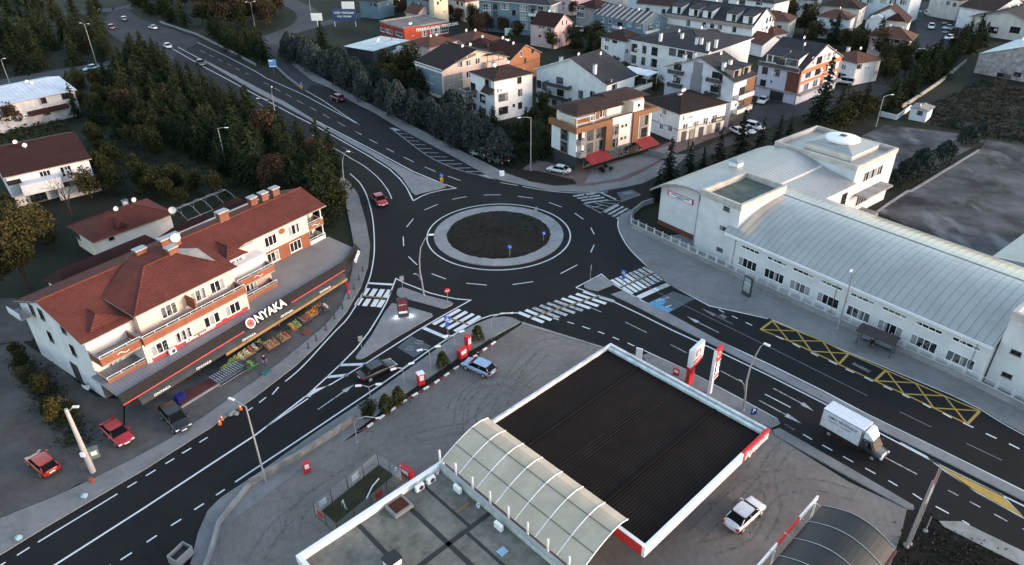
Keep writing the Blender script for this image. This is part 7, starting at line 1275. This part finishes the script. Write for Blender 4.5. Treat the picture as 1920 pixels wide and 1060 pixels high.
p = P(343, 1052); o = thing('waste_container', 'open grey waste container at the bottom of the pavement', 'waste container', (p.x, p.y, .07), 1.1); b = MB(); b.box(-.9, .9, -.6, .6, .2, .3, dsteel).box(-.9, .9, -.6, -.55, .3, 1.3, steel).box(-.9, .9, .55, .6, .3, 1.3, steel).box(-.9, -.85, -.55, .55, .3, 1.3, steel).box(.85, .9, -.55, .55, .3, 1.3, steel).box(-.8, .8, -.5, .5, .3, .8, black); b.build('bin_body', o)
# traffic cones and barriers
cm = MB(); cm.box(-.2, .2, -.2, .2, 0, .05, orange_p).lathe([(.16, .05), (.1, .4)], orange_p).lathe([(.105, .4), (.08, .55)], wplas).lathe([(.08, .55), (.03, .8)], orange_p); cme = cm.mesh('traffic_cone')
for px, lb in (((417, 790), 'orange traffic cone at the road edge, left of the rubble'), ((413, 798), 'fallen-looking orange cone just below the first'), ((452, 770), 'orange cone at the right end of the rubble'), ((694, 668-120), 'cone')):
    if lb == 'cone': continue
    p = P(*px); tag(put('traffic_cone', cme, None, (p.x, p.y, .18), .3), lb, 'traffic cone', 'traffic cones')
p = P(653, 549); o = thing('drinking_stand', 'red post with a round base before the market corner', 'stand', (p.x, p.y, .18)); b = MB(); b.lathe([(.35, 0), (.3, .1), (.06, .15), (.05, 1.4)], red); b.build('post', o); b = MB(); b.box(-.2, .2, -.05, .05, 1.0, 1.6, red); b.build('plate', o)
for i, px in enumerate(((438, 776), (444, 779), (433, 780))): p = P(*px); b = MB(); rnd = random.Random(i); b.loft([[(.35*r_*math.cos(k*1.047)*rnd.uniform(.7, 1.3), .35*r_*math.sin(k*1.047)*rnd.uniform(.7, 1.3), z) for k in range(6)] for r_, z in ((1, 0), (.9, .15), (.3, .25))], conc); tag(b.build('rubble_lump', None, (p.x, p.y, .18)), 'lump of broken concrete between the orange cones', 'rubble', 'rubble between the cones')
# tyre stack at the market corner
for i in range(5):
    p = P(233, 745-i*3); b = MB(); b.tube([(.32*math.cos(k*.524), 0, .35+.32*math.sin(k*.524)) for k in range(13)], .11, rubber, 6); tag(b.build('tyre', None, (p.x+.1*i, p.y-.24*i, .1), .9), 'dark tyre in the row at the lower market corner', 'tyre', 'tyres at the market corner')
# ------------------------------------------------------------------ market stalls
f = F3(MO, MA)
def stall(px, w_, d_, cols, label, m=None, group='produce stalls'):
    p = P(*px, .8); o = thing('produce_stall', label, 'market stall', (p.x, p.y, .1), MA, group); m = m or wood
    b = MB(); b.loft([[(x, -d_/2, .55), (x, d_/2, .95), (x, d_/2, .85), (x, -d_/2, .45)] for x in (-w_/2, w_/2)], m); b.build('tray', o)
    for x in (-w_/2+.1, w_/2-.1):
        for y in (-d_/2+.1, d_/2-.1): b = MB(); b.tube([(x, y, 0), (x, y, .5+.4*(y > 0))], .04, dsteel, 5); b.build('leg', o)
    rnd = random.Random(px[0]); n = len(cols)
    for i, c in enumerate(cols):
        b = MB(); x0 = -w_/2+w_*i/n; cm_ = M('produce %s' % c, tuple(.55*q_ for q_ in {'g': (.2, .42, .1), 'y': (.55, .42, .06), 'o': (.75, .25, .02), 'r': (.42, .06, .04), 'w': (.7, .74, .62), 'd': (.06, .03, .05), 'b': (.28, .16, .08), 'p': (.5, .28, .16)}[c]), .6, .3, 3)
        for _ in range(34):
            x, y = x0+rnd.uniform(.08, w_/n-.05), rnd.uniform(-d_/2+.08, d_/2-.08); z = .62+.4*(y/d_+.5)+rnd.uniform(0, .12); r_ = .085
            b.loft([[(x+q*r_*math.cos(k*1.047), y+q*r_*math.sin(k*1.047), z+zz*r_) for k in range(6)] for q, zz in ((.5, -.8), (1, 0), (.5, .8))], cm_)
        b.build('produce', o)
stall((428, 690), 1.6, 1.2, 'gg', 'stall of pale cabbages nearest the blue trolley rack'); stall((444, 675), 1.8, 1.2, 'gyw', 'stall with green and yellow produce'); stall((462, 662), 1.8, 1.2, 'ywr', 'stall with white, yellow and red produce'); stall((483, 648), 1.6, 1.2, 'wdg', 'stall with leeks and dark crates'); stall((470, 683), 1.8, 1.0, 'dgd', 'low outer stall with dark greens', green_p)
stall((508, 645), 1.8, 1.3, 'ppb', 'stall with peach coloured fruit'); stall((531, 632), 1.5, 1.2, 'bpr', 'stall with brown crates beside the peach fruit'); stall((552, 610), 1.5, 1.2, 'yg', 'stall with yellow-green bags'); stall((572, 598), 1.6, 1.1, 'brb', 'stall with dark crates left of the oranges', dsteel); stall((584, 588), 1.4, 1.1, 'oo', 'lower stall heaped with bright oranges'); stall((597, 578), 1.4, 1.1, 'oo', 'upper stall heaped with bright oranges'); stall((608, 577), 1.0, 1.0, 'dw', 'last stall at the right end with white bags', dsteel)
for px, lb, m in (((575, 625), 'reddish pallet lying before the dark crates', 'r'), ((548, 622), 'grey pallet beside the yellow-green bags', 'g'), ((500, 700), 'teal crate cover on the forecourt', 't')):
    p = P(*px); b = MB(); mm = {'r': M('reddish pallet', (.2, .06, .04)), 'g': wood, 't': M('teal cover', (.05, .14, .14))}[m]; [b.box(-.6, .6, -.5+i*.22, -.36+i*.22, .1, .14, mm) for i in range(5)]; [b.box(x, x+.1, -.5, .52, 0, .1, mm) for x in (-.6, -.05, .5)]; tag(b.build('pallet', None, (p.x, p.y, .1), MA), lb, 'pallet', 'pallets on the forecourt')
# blue shopping trolleys nested in two rows
tm = MB(); wv = M('trolley blue', (.012, .05, .11), .5)
for z, w_ in ((.45, .26), (.7, .3), (.95, .33)): tm.tube([(-w_, -.4, z), (w_, -.4, z), (w_*1.05, .4, z+.05), (-w_*1.05, .4, z+.05), (-w_, -.4, z)], .018, wv, 4)
for x in (-.3, -.1, .1, .3): tm.tube([(x*.8, -.4, .45), (x, -.4, .95)], .012, wv, 4).tube([(x*.8, .4, .5), (x, .42, 1.0)], .012, wv, 4)
tm.tube([(-.25, -.45, .1), (.25, -.45, .1), (.3, .45, .1), (-.3, .45, .1), (-.25, -.45, .1)], .02, steel, 4); tme = tm.mesh('basket'); th_ = MB(); th_.tube([(-.33, .45, 1.02), (.33, .45, 1.02)], .03, wplas, 5); thm = th_.mesh('handle')
for r_, y0 in ((0, -8.0), (1, -8.9)):
    for i in range(12):
        p = f.O+f.u*(9.2+i*.33)+f.v*y0; o = thing('shopping_trolley', 'blue shopping trolley nested in the rows before the market' , 'shopping trolley', (p.x, p.y, .1), MA+math.pi/2, 'nested shopping trolleys'); put('basket', tme, o); put('handle', thm, o)
p = f.O+f.u*4.7-f.v*7.6; b = MB(); b.box(-.5, .5, -.4, .4, 0, 1.0, M('deep blue box', (.01, .012, .12))); tag(b.build('ice_cream_chest', None, (p.x, p.y, .1), MA), 'deep blue chest beside the market steps', 'chest')
b = MB(); b.box(4.2, 9.0, -8.6, -6.9, .1, .35, M('maroon floor tiles', (.09, .03, .03))).box(4.0, 9.2, -8.8, -8.6, .1, .3, pave_pale); q = b.build('entrance_steps', None, MO, MA); tag(q, 'maroon tiled entrance step with a pale edge before the market', 'steps')
# ------------------------------------------------------------------ vehicles
def paintm(name, col, rough=.28):
    if name in MT: return MT[name]
    m, n, p = nodes(name); p.inputs['Base Color'].default_value = rgba(col); p.inputs['Roughness'].default_value = rough; p.inputs['Coat Weight'].default_value = .5; p.inputs['Coat Roughness'].default_value = .08
    d = ramp(n, noise(n, 2.5, 5), tuple(c*.8 for c in col), col, .3, .6); n.links.new(d, p.inputs['Base Color']); return m
whlm = MB(); whlm.loft([[(r_*math.cos(i*.524), y, r_*math.sin(i*.524)) for i in range(12)] for r_, y in ((.26, -.1), (.33, -.09), (.33, .09), (.26, .1))], rubber); tyre_me = whlm.mesh('tyre')
rm_ = MB(); rm_.loft([[(r_*math.cos(i*.628), y, r_*math.sin(i*.628)) for i in range(10)] for r_, y in ((.02, -.11), (.12, -.12), (.22, -.1), (.24, .08))], steel); rim_me = rm_.mesh('rim')
TYPES = {  # length, width, belt profile (x, z), cabin profile base/roof, heights
 'sedan': dict(L=4.5, W=1.78, prof=[(-2.25, .5, .78), (-2.1, .3, .92), (-1.45, .24, .98), (-.6, .22, .95), (.55, .22, .93), (1.0, .24, .92), (1.9, .28, .76), (2.18, .32, .62), (2.25, .45, .52)], cab=(-1.75, -.95, .35, 1.15), h=1.43),
 'hatch': dict(L=4.0, W=1.7, prof=[(-2.0, .5, .8), (-1.95, .3, .98), (-1.5, .24, 1.0), (-.6, .22, .97), (.5, .22, .95), (.95, .24, .94), (1.65, .28, .8), (1.95, .32, .64), (2.0, .45, .54)], cab=(-1.93, -1.35, .25, 1.1), h=1.46),
 'suv': dict(L=4.4, W=1.85, prof=[(-2.2, .55, .95), (-2.15, .38, 1.1), (-1.6, .3, 1.1), (-.6, .3, 1.08), (.5, .3, 1.06), (1.0, .32, 1.04), (1.85, .36, .92), (2.12, .4, .75), (2.2, .5, .62)], cab=(-2.12, -1.6, .35, 1.1), h=1.68),
 'van': dict(L=4.5, W=1.85, prof=[(-2.25, .55, 1.0), (-2.22, .35, 1.12), (-1.6, .3, 1.12), (-.6, .3, 1.1), (.6, .3, 1.08), (1.15, .32, 1.06), (1.9, .36, .92), (2.18, .4, .72), (2.25, .5, .6)], cab=(-2.2, -2.1, .6, 1.35), h=1.85),
}
CARC = {}
def car_meshes(t, pm_):
    k = (t, pm_.name)
    if k in CARC: return CARC[k]
    d = TYPES[t]; W_ = d['W']/2; h = d['h']; b = MB(); secs = []
    for i, (x, z0, z1) in enumerate(d['prof']):
        e = .82 if i in (0, len(d['prof'])-1) else .93 if i in (1, len(d['prof'])-2) else 1
        w_ = W_*e; s = [(w_*.9, z0), (w_, z0+(z1-z0)*.4), (w_*.985, z0+(z1-z0)*.75), (w_*.9, z1-.03), (w_*.6, z1+.02)]
        secs.append([(x, y, z) for y, z in s]+[(x, -y, z) for y, z in s[::-1]])
    b.loft(secs, pm_)
    # roof skin on pillars
    c0, c1, c2, c3 = d['cab']; zb = .93 if t != 'van' else 1.06; zb = d['prof'][3][2]-.03; wr, wb = W_*.77, W_*.92
    b.loft([[(x, y, z) for x, y, z in ((c1-.12, s*wr*.9, h-.06), (c1+.05, s*wr, h-.01), (c2-.05, s*wr, h-.01), (c2+.15, s*wr*.92, h-.05))] for s in (-1, -.5, .5, 1)], pm_, cap=False, close=False)
    b.face([(c1-.12, -wr*.9, h-.06), (c1+.05, -wr, h-.012), (c2-.05, -wr, h-.012), (c2+.15, -wr*.92, h-.05), (c2+.15, wr*.92, h-.05), (c2-.05, wr, h-.012), (c1+.05, wr, h-.012), (c1-.12, wr*.9, h-.06)], pm_)
    for s in (-1, 1):
        for (xa, ya, za), (xb, yb, zb2), r_ in (((c2+.13, wr*.93, h-.05), (c3, wb, zb), .045), ((c1-.1, wr*.92, h-.06), (c0, wb*.95, zb), .07), (((c1+c2)/2, wr*1.0, h-.02), ((c1+c2)/2, wb, zb), .035)): b.tube([(xa, s*ya, za), (xb, s*yb, zb2)], r_, pm_, 5)
    tmp = bpy.data.objects.new('t', b.mesh('body', True)); C.objects.link(tmp); sb = tmp.modifiers.new('b', 'SUBSURF'); sb.levels = 1; sb.render_levels = 1
    body = bpy.data.meshes.new_from_object(tmp.evaluated_get(bpy.context.evaluated_depsgraph_get())); bpy.data.objects.remove(tmp); body.name = 'body'
    body.polygons.foreach_set('use_smooth', [True]*len(body.polygons))
    g_ = MB(); hr = h-.04
    q0, q1, q2, q3 = c0, c1-.08, c2+.1, c3
    side = [(q0+.03, wb-.03, zb), (q3-.03, wb-.03, zb), (q2, wr-.01, hr), (q1, wr-.01, hr)]
    gl = {}
    for nm, fc in (('windscreen', [[(q3, -wb+.06, zb), (q3, wb-.06, zb), (q2, wr-.04, hr), (q2, -wr+.04, hr)]]), ('rear_window', [[(q0, wb-.1, zb), (q0, -wb+.1, zb), (q1, -wr+.04, hr), (q1, wr-.04, hr)]]), ('side_window', [side]), ('side_window', [[(x, -y, z) for x, y, z in side[::-1]]])):
        m_ = MB()
        for q in fc: m_.face(q, carglass if not (t == 'van' and nm == 'side_window') else carglass)
        gl.setdefault(nm, []).append(m_.mesh(nm))
    lt = MB(); x1, zf = d['prof'][-2][0], d['prof'][-2][2]; lt.box(x1-.16, x1+.045, W_*.5, W_*.86, zf-.13, zf+.0, M('headlamp', (.6, .62, .65), .15)); hl = lt.mesh('headlight'); lt = MB(); lt.box(x1-.16, x1+.045, -W_*.86, -W_*.5, zf-.13, zf, M('headlamp', (0, 0, 0))); hl2 = lt.mesh('headlight')
    lt = MB(); x0, zr = d['prof'][1][0], d['prof'][1][2]; lt.box(x0-.1, x0+.12, W_*.58, W_*.93, zr-.25, zr-.06, M('tail lamp', (.3, .01, .01), .2)); tl = lt.mesh('tail_light'); lt = MB(); lt.box(x0-.1, x0+.12, -W_*.93, -W_*.58, zr-.25, zr-.06, M('tail lamp', (0, 0, 0))); tl2 = lt.mesh('tail_light')
    pl = MB(); pl.box(d['prof'][-1][0], d['prof'][-1][0]+.03, -.26, .26, .42, .54, wplas); fp = pl.mesh('number_plate'); pl = MB(); pl.box(d['prof'][0][0]-.03, d['prof'][0][0], -.26, .26, .6, .72, wplas); rp = pl.mesh('number_plate')
    mr = MB(); mr.box(c3-.35, c3-.2, W_+.0, W_+.18, zb+.02, zb+.16, pm_); mi = mr.mesh('mirror'); mr = MB(); mr.box(c3-.35, c3-.2, -W_-.18, -W_, zb+.02, zb+.16, pm_); mi2 = mr.mesh('mirror')
    gr_ = MB(); gr_.box(d['prof'][-1][0]-.03, d['prof'][-1][0]+.02, -W_*.45, W_*.45, .3, .4, black); gr = gr_.mesh('grille')
    CARC[k] = (body, gl, (hl, hl2), (tl, tl2), (fp, rp), (mi, mi2), gr); return CARC[k]
def car(t, col, rear, front, label, group='cars', z=.1, lights=False, sc=1):
    pm_ = {'white': paintm('white car paint', (.62, .64, .68)), 'red': paintm('red car paint', (.3, .01, .014)), 'orange': paintm('orange red car paint', (.36, .025, .008)), 'black': paintm('black car paint', (.008, .008, .009)), 'dark': paintm('dark grey car paint', (.018, .02, .022)), 'blue': paintm('light blue car paint', (.3, .4, .56)), 'silver': paintm('silver car paint', (.33, .36, .4)), 'maroon': paintm('maroon car paint', (.11, .015, .015)), 'cyan': paintm('pale cyan car paint', (.35, .5, .55))}[col]
    a, c = P(*rear, z), P(*front, z); mid = (a+c)/2; an = math.atan2(c.y-a.y, c.x-a.x)
    o = thing('parked_car' if 'parked' in label or 'standing' in label else 'car', label, 'car' if t != 'van' else 'van', mid, an, group); sc *= 1.1; o.scale = (sc, sc, sc)
    body, gl, hl, tl, pl, mi, gr = car_meshes(t, pm_); d = TYPES[t]
    put('body', body, o); put('grille', gr, o)
    for nm in gl:
        for m_ in gl[nm]: put(nm, m_, o)
    for m_ in hl:
        q = put('headlight', m_, o)
    for m_ in tl: put('tail_light', m_, o)
    for m_ in pl: put('number_plate', m_, o)
    for m_ in mi: put('mirror', m_, o)
    for x in (-d['L']*.3, d['L']*.315):
        for s in (-1, 1): w_ = put('wheel', tyre_me, o, (x, s*(d['W']/2-.1), .33)); put('rim', rim_me, w_, (0, 0, 0), 0 if s < 0 else math.pi)
    return o
car('sedan', 'red', (703, 369), (721, 391), 'bright red saloon entering the roundabout from the upper left', z=.06); car('suv', 'maroon', (646, 194), (621, 183), 'dark red estate driving up the far carriageway', z=.06)
car('sedan', 'white', (1066, 327), (1030, 320), 'white saloon parked before the brown and white corner block', 'parked cars'); car('hatch', 'blue', (920, 705), (877, 686), 'light blue hatchback standing on the station forecourt', 'parked cars')
car('sedan', 'dark', (681, 713), (733, 688), 'dark grey saloon driving towards the zebra crossing', z=.06); car('sedan', 'red', (205, 803), (238, 834), 'red saloon parked beside the utility cabinet', 'parked cars', .1); car('suv', 'black', (316, 775), (347, 811), 'black car parked at the market corner', 'parked cars'); car('hatch', 'orange', (103, 894), (64, 860), 'orange-red hatchback parked at the left edge', 'parked cars', .07)
car('sedan', 'white', (1368, 996), (1418, 950), 'white coupe with a black rear window right of the canopy'); car('van', 'white', (1596, 160), (1568, 156), 'white van parked before the small rusty-roofed house', 'parked cars', .05)
car('sedan', 'white', (1436, 188), (1424, 197), 'white saloon parked under the orange-fronted block', 'parked cars', .05); car('suv', 'white', (1402, 240), (1424, 246), 'white estate parked rightmost behind the cedars', 'parked cars', .05); car('sedan', 'silver', (1390, 243), (1408, 252), 'silver car parked in the middle behind the cedars', 'parked cars', .05); car('sedan', 'white', (1375, 247), (1392, 256), 'white car parked leftmost behind the cedars', 'parked cars', .05)
car('hatch', 'silver', (235, 44), (232, 33), 'far silver car at the top of the motorway', z=.06); car('sedan', 'maroon', (206, 50), (214, 58), 'far dark red car on the motorway bend', z=.06); car('sedan', 'white', (293, 57), (282, 53), 'far white car beside the guard rail', z=.06); car('sedan', 'white', (310, 87), (320, 93), 'far white car beside the pine tops', z=.06); car('sedan', 'dark', (371, 118), (382, 125), 'far dark car with its lamps on beside the grove', z=.06); car('sedan', 'cyan', (183, 129), (162, 134), 'pale cyan car on the upper left side road', z=.06)
car('suv', 'white', (1719, 12), (1717, 19), 'farthest white car on the avenue', z=.05); car('suv', 'silver', (1738, 24), (1738, 32), 'silver car second on the avenue', z=.05); car('suv', 'white', (1745, 50), (1745, 58), 'nearest white car on the avenue', z=.05)
for i, (y, c_, lb) in enumerate(((46, 'dark', 'topmost dark car in the avenue car park'), (55, 'silver', 'silver car second from the top in the avenue car park'), (63, 'dark', 'dark car third from the top in the avenue car park'), (74, 'white', 'white car lowest in the avenue car park'))): car('sedan', c_, (1784+i, y-1), (1770+i, y+1), lb, 'parked cars', .05)
car('hatch', 'white', (648, 108), (632, 106), 'small white car parked behind the pine row', 'parked cars', .05); car('suv', 'black', (945, 306), (924, 302), 'black car parked under the last blue-grey pines', 'parked cars', .14); car('sedan', 'silver', (1466, 66), (1458, 60), 'grey car parked at the end of the row houses', 'parked cars', .05); car('suv', 'white', (180, 24), (184, 20), 'small white vehicle at the far upper left', 'parked cars', .05)
# pick-up, minibus
o = car('suv', 'white', (914, 297), (890, 290), 'white pick-up with an orange load parked under the pines', 'parked cars', .14); b = MB(); b.box(-1.9, -.9, -.5, .5, 1.1, 1.9, orange_p); b.build('load', o)
o = car('van', 'white', (1078, 60), (1101, 62), 'white minibus with red lettering before the grey house', 'parked cars', .05); text('AKTASLAR', .6, red, 'lettering', o, (-.6, -.96, 1.35), ext=.01)
# box truck: front and rear axle surveyed on the road
a, c = P(1556, 808, .06), P(1640, 856, .06); an = math.atan2(c.y-a.y, c.x-a.x)
E_ = F3(Vector((a.x, a.y, 0)), an)
o = thing('box_truck', 'white box truck with faded lettering and a dark cab beside the median', 'truck', (a.x, a.y, .06), an)
bw = paintm('dirty white box', (.6, .64, .7), .5)
TL = 4.5
b = MB(); b.box(-.9, TL-.9, -1.05, 1.05, .95, 3.2, bw); q = b.build('cargo_box', o)
b = MB()
for x in (-.9, TL-.96):
    for y in (-1.07, 1.03): b.box(x-.01, x+.07, y, y+.04, .95, 3.21, dsteel)
for z in (.93, 3.17): b.box(-.92, TL-.88, -1.08, -1.05, z, z+.06, dsteel).box(-.92, TL-.88, 1.05, 1.08, z, z+.06, dsteel)
b.build('trim', q); text('OMO TR.DIYALIZ', .42, dsteel, 'lettering', q, (TL/2-.8, -1.07, 2.6), ext=.004); text('Danisma  Hizmetleri', .3, M('faded print', (.3, .26, .28)), 'lettering', q, (TL/2-1.0, -1.07, 2.15), ext=.004)
cb = paintm('dark truck cab', (.03, .035, .04))
b = MB(); xx = TL-.75; secs = []
for x, z0, z1, w_ in ((xx, .5, 2.15, .98), (xx+.5, .45, 2.2, .98), (xx+.95, .42, 2.0, .95), (xx+1.5, .42, 1.25, .95), (xx+2.05, .42, 1.1, .9), (xx+2.3, .5, .85, .8)):
    s = [(w_*.92, z0), (w_, z0+(z1-z0)*.35), (w_*.97, z0+(z1-z0)*.6), (w_*.82, z1-.05), (w_*.5, z1)]; secs.append([(x, y, z) for y, z in s]+[(x, -y, z) for y, z in s[::-1]])
b.loft(secs, cb); b.build('cab', o, smooth=True)
b = MB(); b.loft([[(xx+.0, y, 2.2), (xx+.0, y*1.0, 3.05), (xx+.35, y*.95, 3.0), (xx+.95, y*.7, 2.35), (xx+.9, y*.7, 2.1)] for y in (-.92, .92)], bw); b.build('wind_deflector', o)
b = MB(); b.face([(xx+.98, -.72, 2.02), (xx+1.48, -.82, 1.3), (xx+1.48, .82, 1.3), (xx+.98, .72, 2.02)], carglass); b.build('windscreen', o); b = MB(); b.face([(xx+1.05, -.955, 1.3), (xx+.3, -.965, 1.3), (xx+.3, -.86, 1.95), (xx+.85, -.85, 1.95)], carglass); b.build('side_window', o)
b = MB(); b.box(-.8, TL-.2, -.5, .5, .5, .94, dsteel); b.build('chassis', o)
for s in (-1, 1): b = MB(); b.box(xx+2.1, xx+2.3, s*.75-.15, s*.75+.15, .7, .88, M('headlamp', (0, 0, 0))); b.build('headlight', o); b = MB(); b.box(xx+1.1, xx+1.25, s*1.12-.1, s*1.12+.1, 1.4, 1.75, black); b.build('mirror', o)
for x in (.3, xx+1.4):
    for s in (-1, 1): w_ = put('wheel', tyre_me, o, (x, s*.85, .35)); put('rim', rim_me, w_, (0, 0, 0), 0 if s < 0 else math.pi)
# trailer at the workshop, scooter
p = P(732, 108); o = thing('box_trailer', 'white box trailer parked before the pale shed', 'trailer', (p.x, p.y, 0), rad(28)); b = MB(); b.box(-4.2, 3, -1.2, 1.2, .9, 3.4, bw); b.build('box_body', o); b = MB(); b.loft([[(3, y, .9), (3, y, 3.4), (4.2, y*.8, 3.0), (5, y*.6, 1.6), (5, y*.6, .9)] for y in (-1.2, 1.2)], bw); b.build('rounded_nose', o)
for x in (-3, 3):
    for s in (-1, 1): put('wheel', tyre_me, o, (x, s*1.0, .35))
p = P(165, 733); o = thing('scooter', 'white motor scooter parked at the market side wall', 'scooter', (p.x, p.y, .08), -.5)
b = MB(); b.loft([[(x, -w_, z0), (x, w_, z0), (x, w_*.8, z1), (x, -w_*.8, z1)] for x, w_, z0, z1 in ((-.8, .1, .5, .75), (-.5, .18, .35, .8), (0, .16, .25, .35), (.35, .15, .25, .4), (.5, .16, .3, 1.0), (.6, .08, .5, 1.05))], wplas); b.build('body', o); b = MB(); b.box(-.75, -.1, -.14, .14, .8, .88, black); b.build('seat', o); b = MB(); b.tube([(.45, -.3, 1.1), (.5, 0, 1.02), (.45, .3, 1.1)], .025, dsteel, 5); b.build('handlebar', o)
for x in (-.55, .68): w_ = put('wheel', tyre_me, o, (x, 0, .25)); w_.scale = (.75, .6, .75)
# ------------------------------------------------------------------ people
skin = M('skin', (.42, .24, .17), .6, .06); hairm = M('dark hair', (.015, .01, .008), .7)
def person(px, label, rz, top_, leg_, pose='stand', z=.14, group=None):
    """one skinned body with bent joints and separate fingers; clothes are material zones grown by height"""
    p = P(*px, z); o = thing('person', label, 'person', (p.x, p.y, z), rz, group)
    sit = pose == 'sit'; hip = .47 if sit else .92; lean = .12 if pose == 'lean' else 0
    V_ = []; E2 = []; Rr = []
    def v(x, y, zz, r, par=None):
        V_.append((x, y, zz)); Rr.append(r); i = len(V_)-1
        if par is not None: E2.append((par, i))
        return i
    pel = v(0, 0, hip, .15); wai = v(lean*.4, 0, hip+.16, .135, pel); ch = v(lean, 0, hip+.38, .16, wai); nk0 = v(lean*1.3, 0, hip+.52, .09, ch); nk = v(lean*1.5, 0, hip+.59, .055, nk0)
    jw = v(lean*1.7+.02, 0, hip+.66, .078, nk); hd = v(lean*1.8+.01, 0, hip+.75, .098, jw); tp_ = v(lean*1.8, 0, hip+.82, .075, hd); nose = v(lean*1.8+.11, 0, hip+.715, .018, hd)
    for s in (-1, 1):
        v(lean*1.8, s*.1, hip+.72, .02, hd); 
        sh = v(lean, s*.19, hip+.48, .065, nk0); fwd_ = .28 if (sit or pose in ('reach', 'lean')) else .04
        el = v(lean+fwd_*.35, s*.25, hip+.2, .045, sh); wr_ = v(lean+fwd_+.06, s*.23, hip+(.06 if fwd_ > .1 else -.05), .032, el); pa = v(lean+fwd_+.12, s*.225, hip+(.04 if fwd_ > .1 else -.12), .036, wr_)
        for k in range(4):
            yy = s*.225+(k-1.5)*.022; L_ = (.055, .065, .06, .045)[k]; dz = -1 if fwd_ < .1 else -.2; f1 = v(lean+fwd_+.14+(L_*.5 if dz > -.5 else .01), yy, V_[pa][2]+dz*L_*.9-.02, .0095, pa); v(lean+fwd_+.14+(L_ if dz > -.5 else .03), yy, V_[pa][2]+dz*L_*1.6-.04, .008, f1)
        th = v(lean+fwd_+.13, s*.185, V_[pa][2]-.015, .011, pa); v(lean+fwd_+.17, s*.175, V_[pa][2]-.04, .009, th)
        st = (.14 if pose == 'walk' else .0)*s
        hp = v(0, s*.09, hip-.06, .105, pel)
        if sit: kn = v(.44, s*.11, hip+.02, .065, hp); an_ = v(.46, s*.11, .1, .042, kn)
        else: kn = v(.03+st*.6, s*.1, hip*.52, .065, hp); an_ = v(st, s*.1, .09, .042, kn)
        v((.46 if sit else st)+.17, s*.115, .045, .035, an_)
    me = bpy.data.meshes.new('body'); me.from_pydata(V_, E2, []); q = bpy.data.objects.new('body', me); C.objects.link(q)
    sm = q.modifiers.new('s', 'SKIN'); sb = q.modifiers.new('b', 'SUBSURF'); sb.levels = 1; sb.render_levels = 1
    for i, d_ in enumerate(me.skin_vertices[0].data): d_.radius = (Rr[i], Rr[i]); d_.use_root = i == 0
    dg = bpy.context.evaluated_depsgraph_get(); m2 = bpy.data.meshes.new_from_object(q.evaluated_get(dg)); bpy.data.objects.remove(q); m2.name = 'body'
    m2.materials.clear(); [m2.materials.append(x) for x in (skin, top_, leg_, rubber)]
    for f_ in m2.polygons:
        c_ = f_.center; arm = abs(c_.y) > .2-.02 and c_.z < hip+.14
        f_.material_index = 0 if c_.z > hip+.56 or (arm and abs(c_.y) > .185 and c_.x > lean+.05 and c_.z > hip-.25 and not (sit and c_.z < .1)) and c_.x > lean+(.2 if pose in ('sit', 'lean', 'reach') else .03) and abs(c_.y) > .17 else 3 if c_.z < .1 else 2 if c_.z < hip+.06 and not (abs(c_.y) > .19) else 1
        f_.use_smooth = True
    put('body', m2, o)
    b = MB(); hx, hz = lean*1.8, hip+.76
    b.loft([[(hx-.02+r_*math.cos(i*.628)*(1 if math.cos(i*.628) < .3 else .75), r_*.95*math.sin(i*.628), hz+dz) for i in range(10)] for r_, dz in ((.1, -.07), (.118, 0), (.112, .06), (.07, .115), (.01, .13))], hairm); b.build('hair', o, smooth=True)
    b = MB(); [b.box(hx+.088, hx+.1, s*.035-.012, s*.035+.012, hip+.735, hip+.75, black) for s in (-1, 1)]; b.build('eyes', o); b = MB(); b.box(hx+.08, hx+.094, -.025, .025, hip+.672, hip+.68, M('lips', (.3, .08, .07))); b.build('mouth', o); return o
navy = M('navy cloth', (.02, .03, .07), .9); blk = M('black cloth', (.012, .012, .014), .9); jeans = M('denim', (.05, .08, .14), .9); greyc = M('grey cloth', (.12, .12, .13), .9); beige = M('beige cloth', (.3, .25, .2), .9); whc = M('white cloth', (.6, .6, .6), .9)
person((898, 678), 'person in black beside the light blue hatchback', -2.2, blk, blk, 'lean', .1)
person((498, 686), 'person in dark jacket and jeans walking past the stalls', -.9, blk, jeans, 'walk', .1); person((486, 660), 'person in black bending over the leek stall', 1.6, blk, blk, 'lean', .1); person((602, 590), 'person in dark clothes at the orange stalls', 2.2, navy, jeans, 'reach', .1); person((560, 590), 'person in grey choosing between the middle stalls', 1.8, greyc, blk, 'reach', .1); person((522, 618), 'person in white top behind the peach fruit', -1.2, whc, navy, 'stand', .1)
person((1338, 298), 'person in a pale coat standing beside the power pole', 2.0, beige, blk, 'stand', .1)
p_ = P(1626, 652, .5); sh_ = bpy.data.objects['bus_shelter']; o = person((1626, 652), 'person in dark clothes sitting on the shelter bench', sh_.rotation_euler.z-math.pi/2, blk, blk, 'sit', .2)
Lc = Vector((1.55, .95, 0)); ca, sa = math.cos(sh_.rotation_euler.z), math.sin(sh_.rotation_euler.z); o.location = (sh_.location.x+Lc.x*ca-Lc.y*sa, sh_.location.y+Lc.x*sa+Lc.y*ca, .26)
bpy.context.view_layer.update()
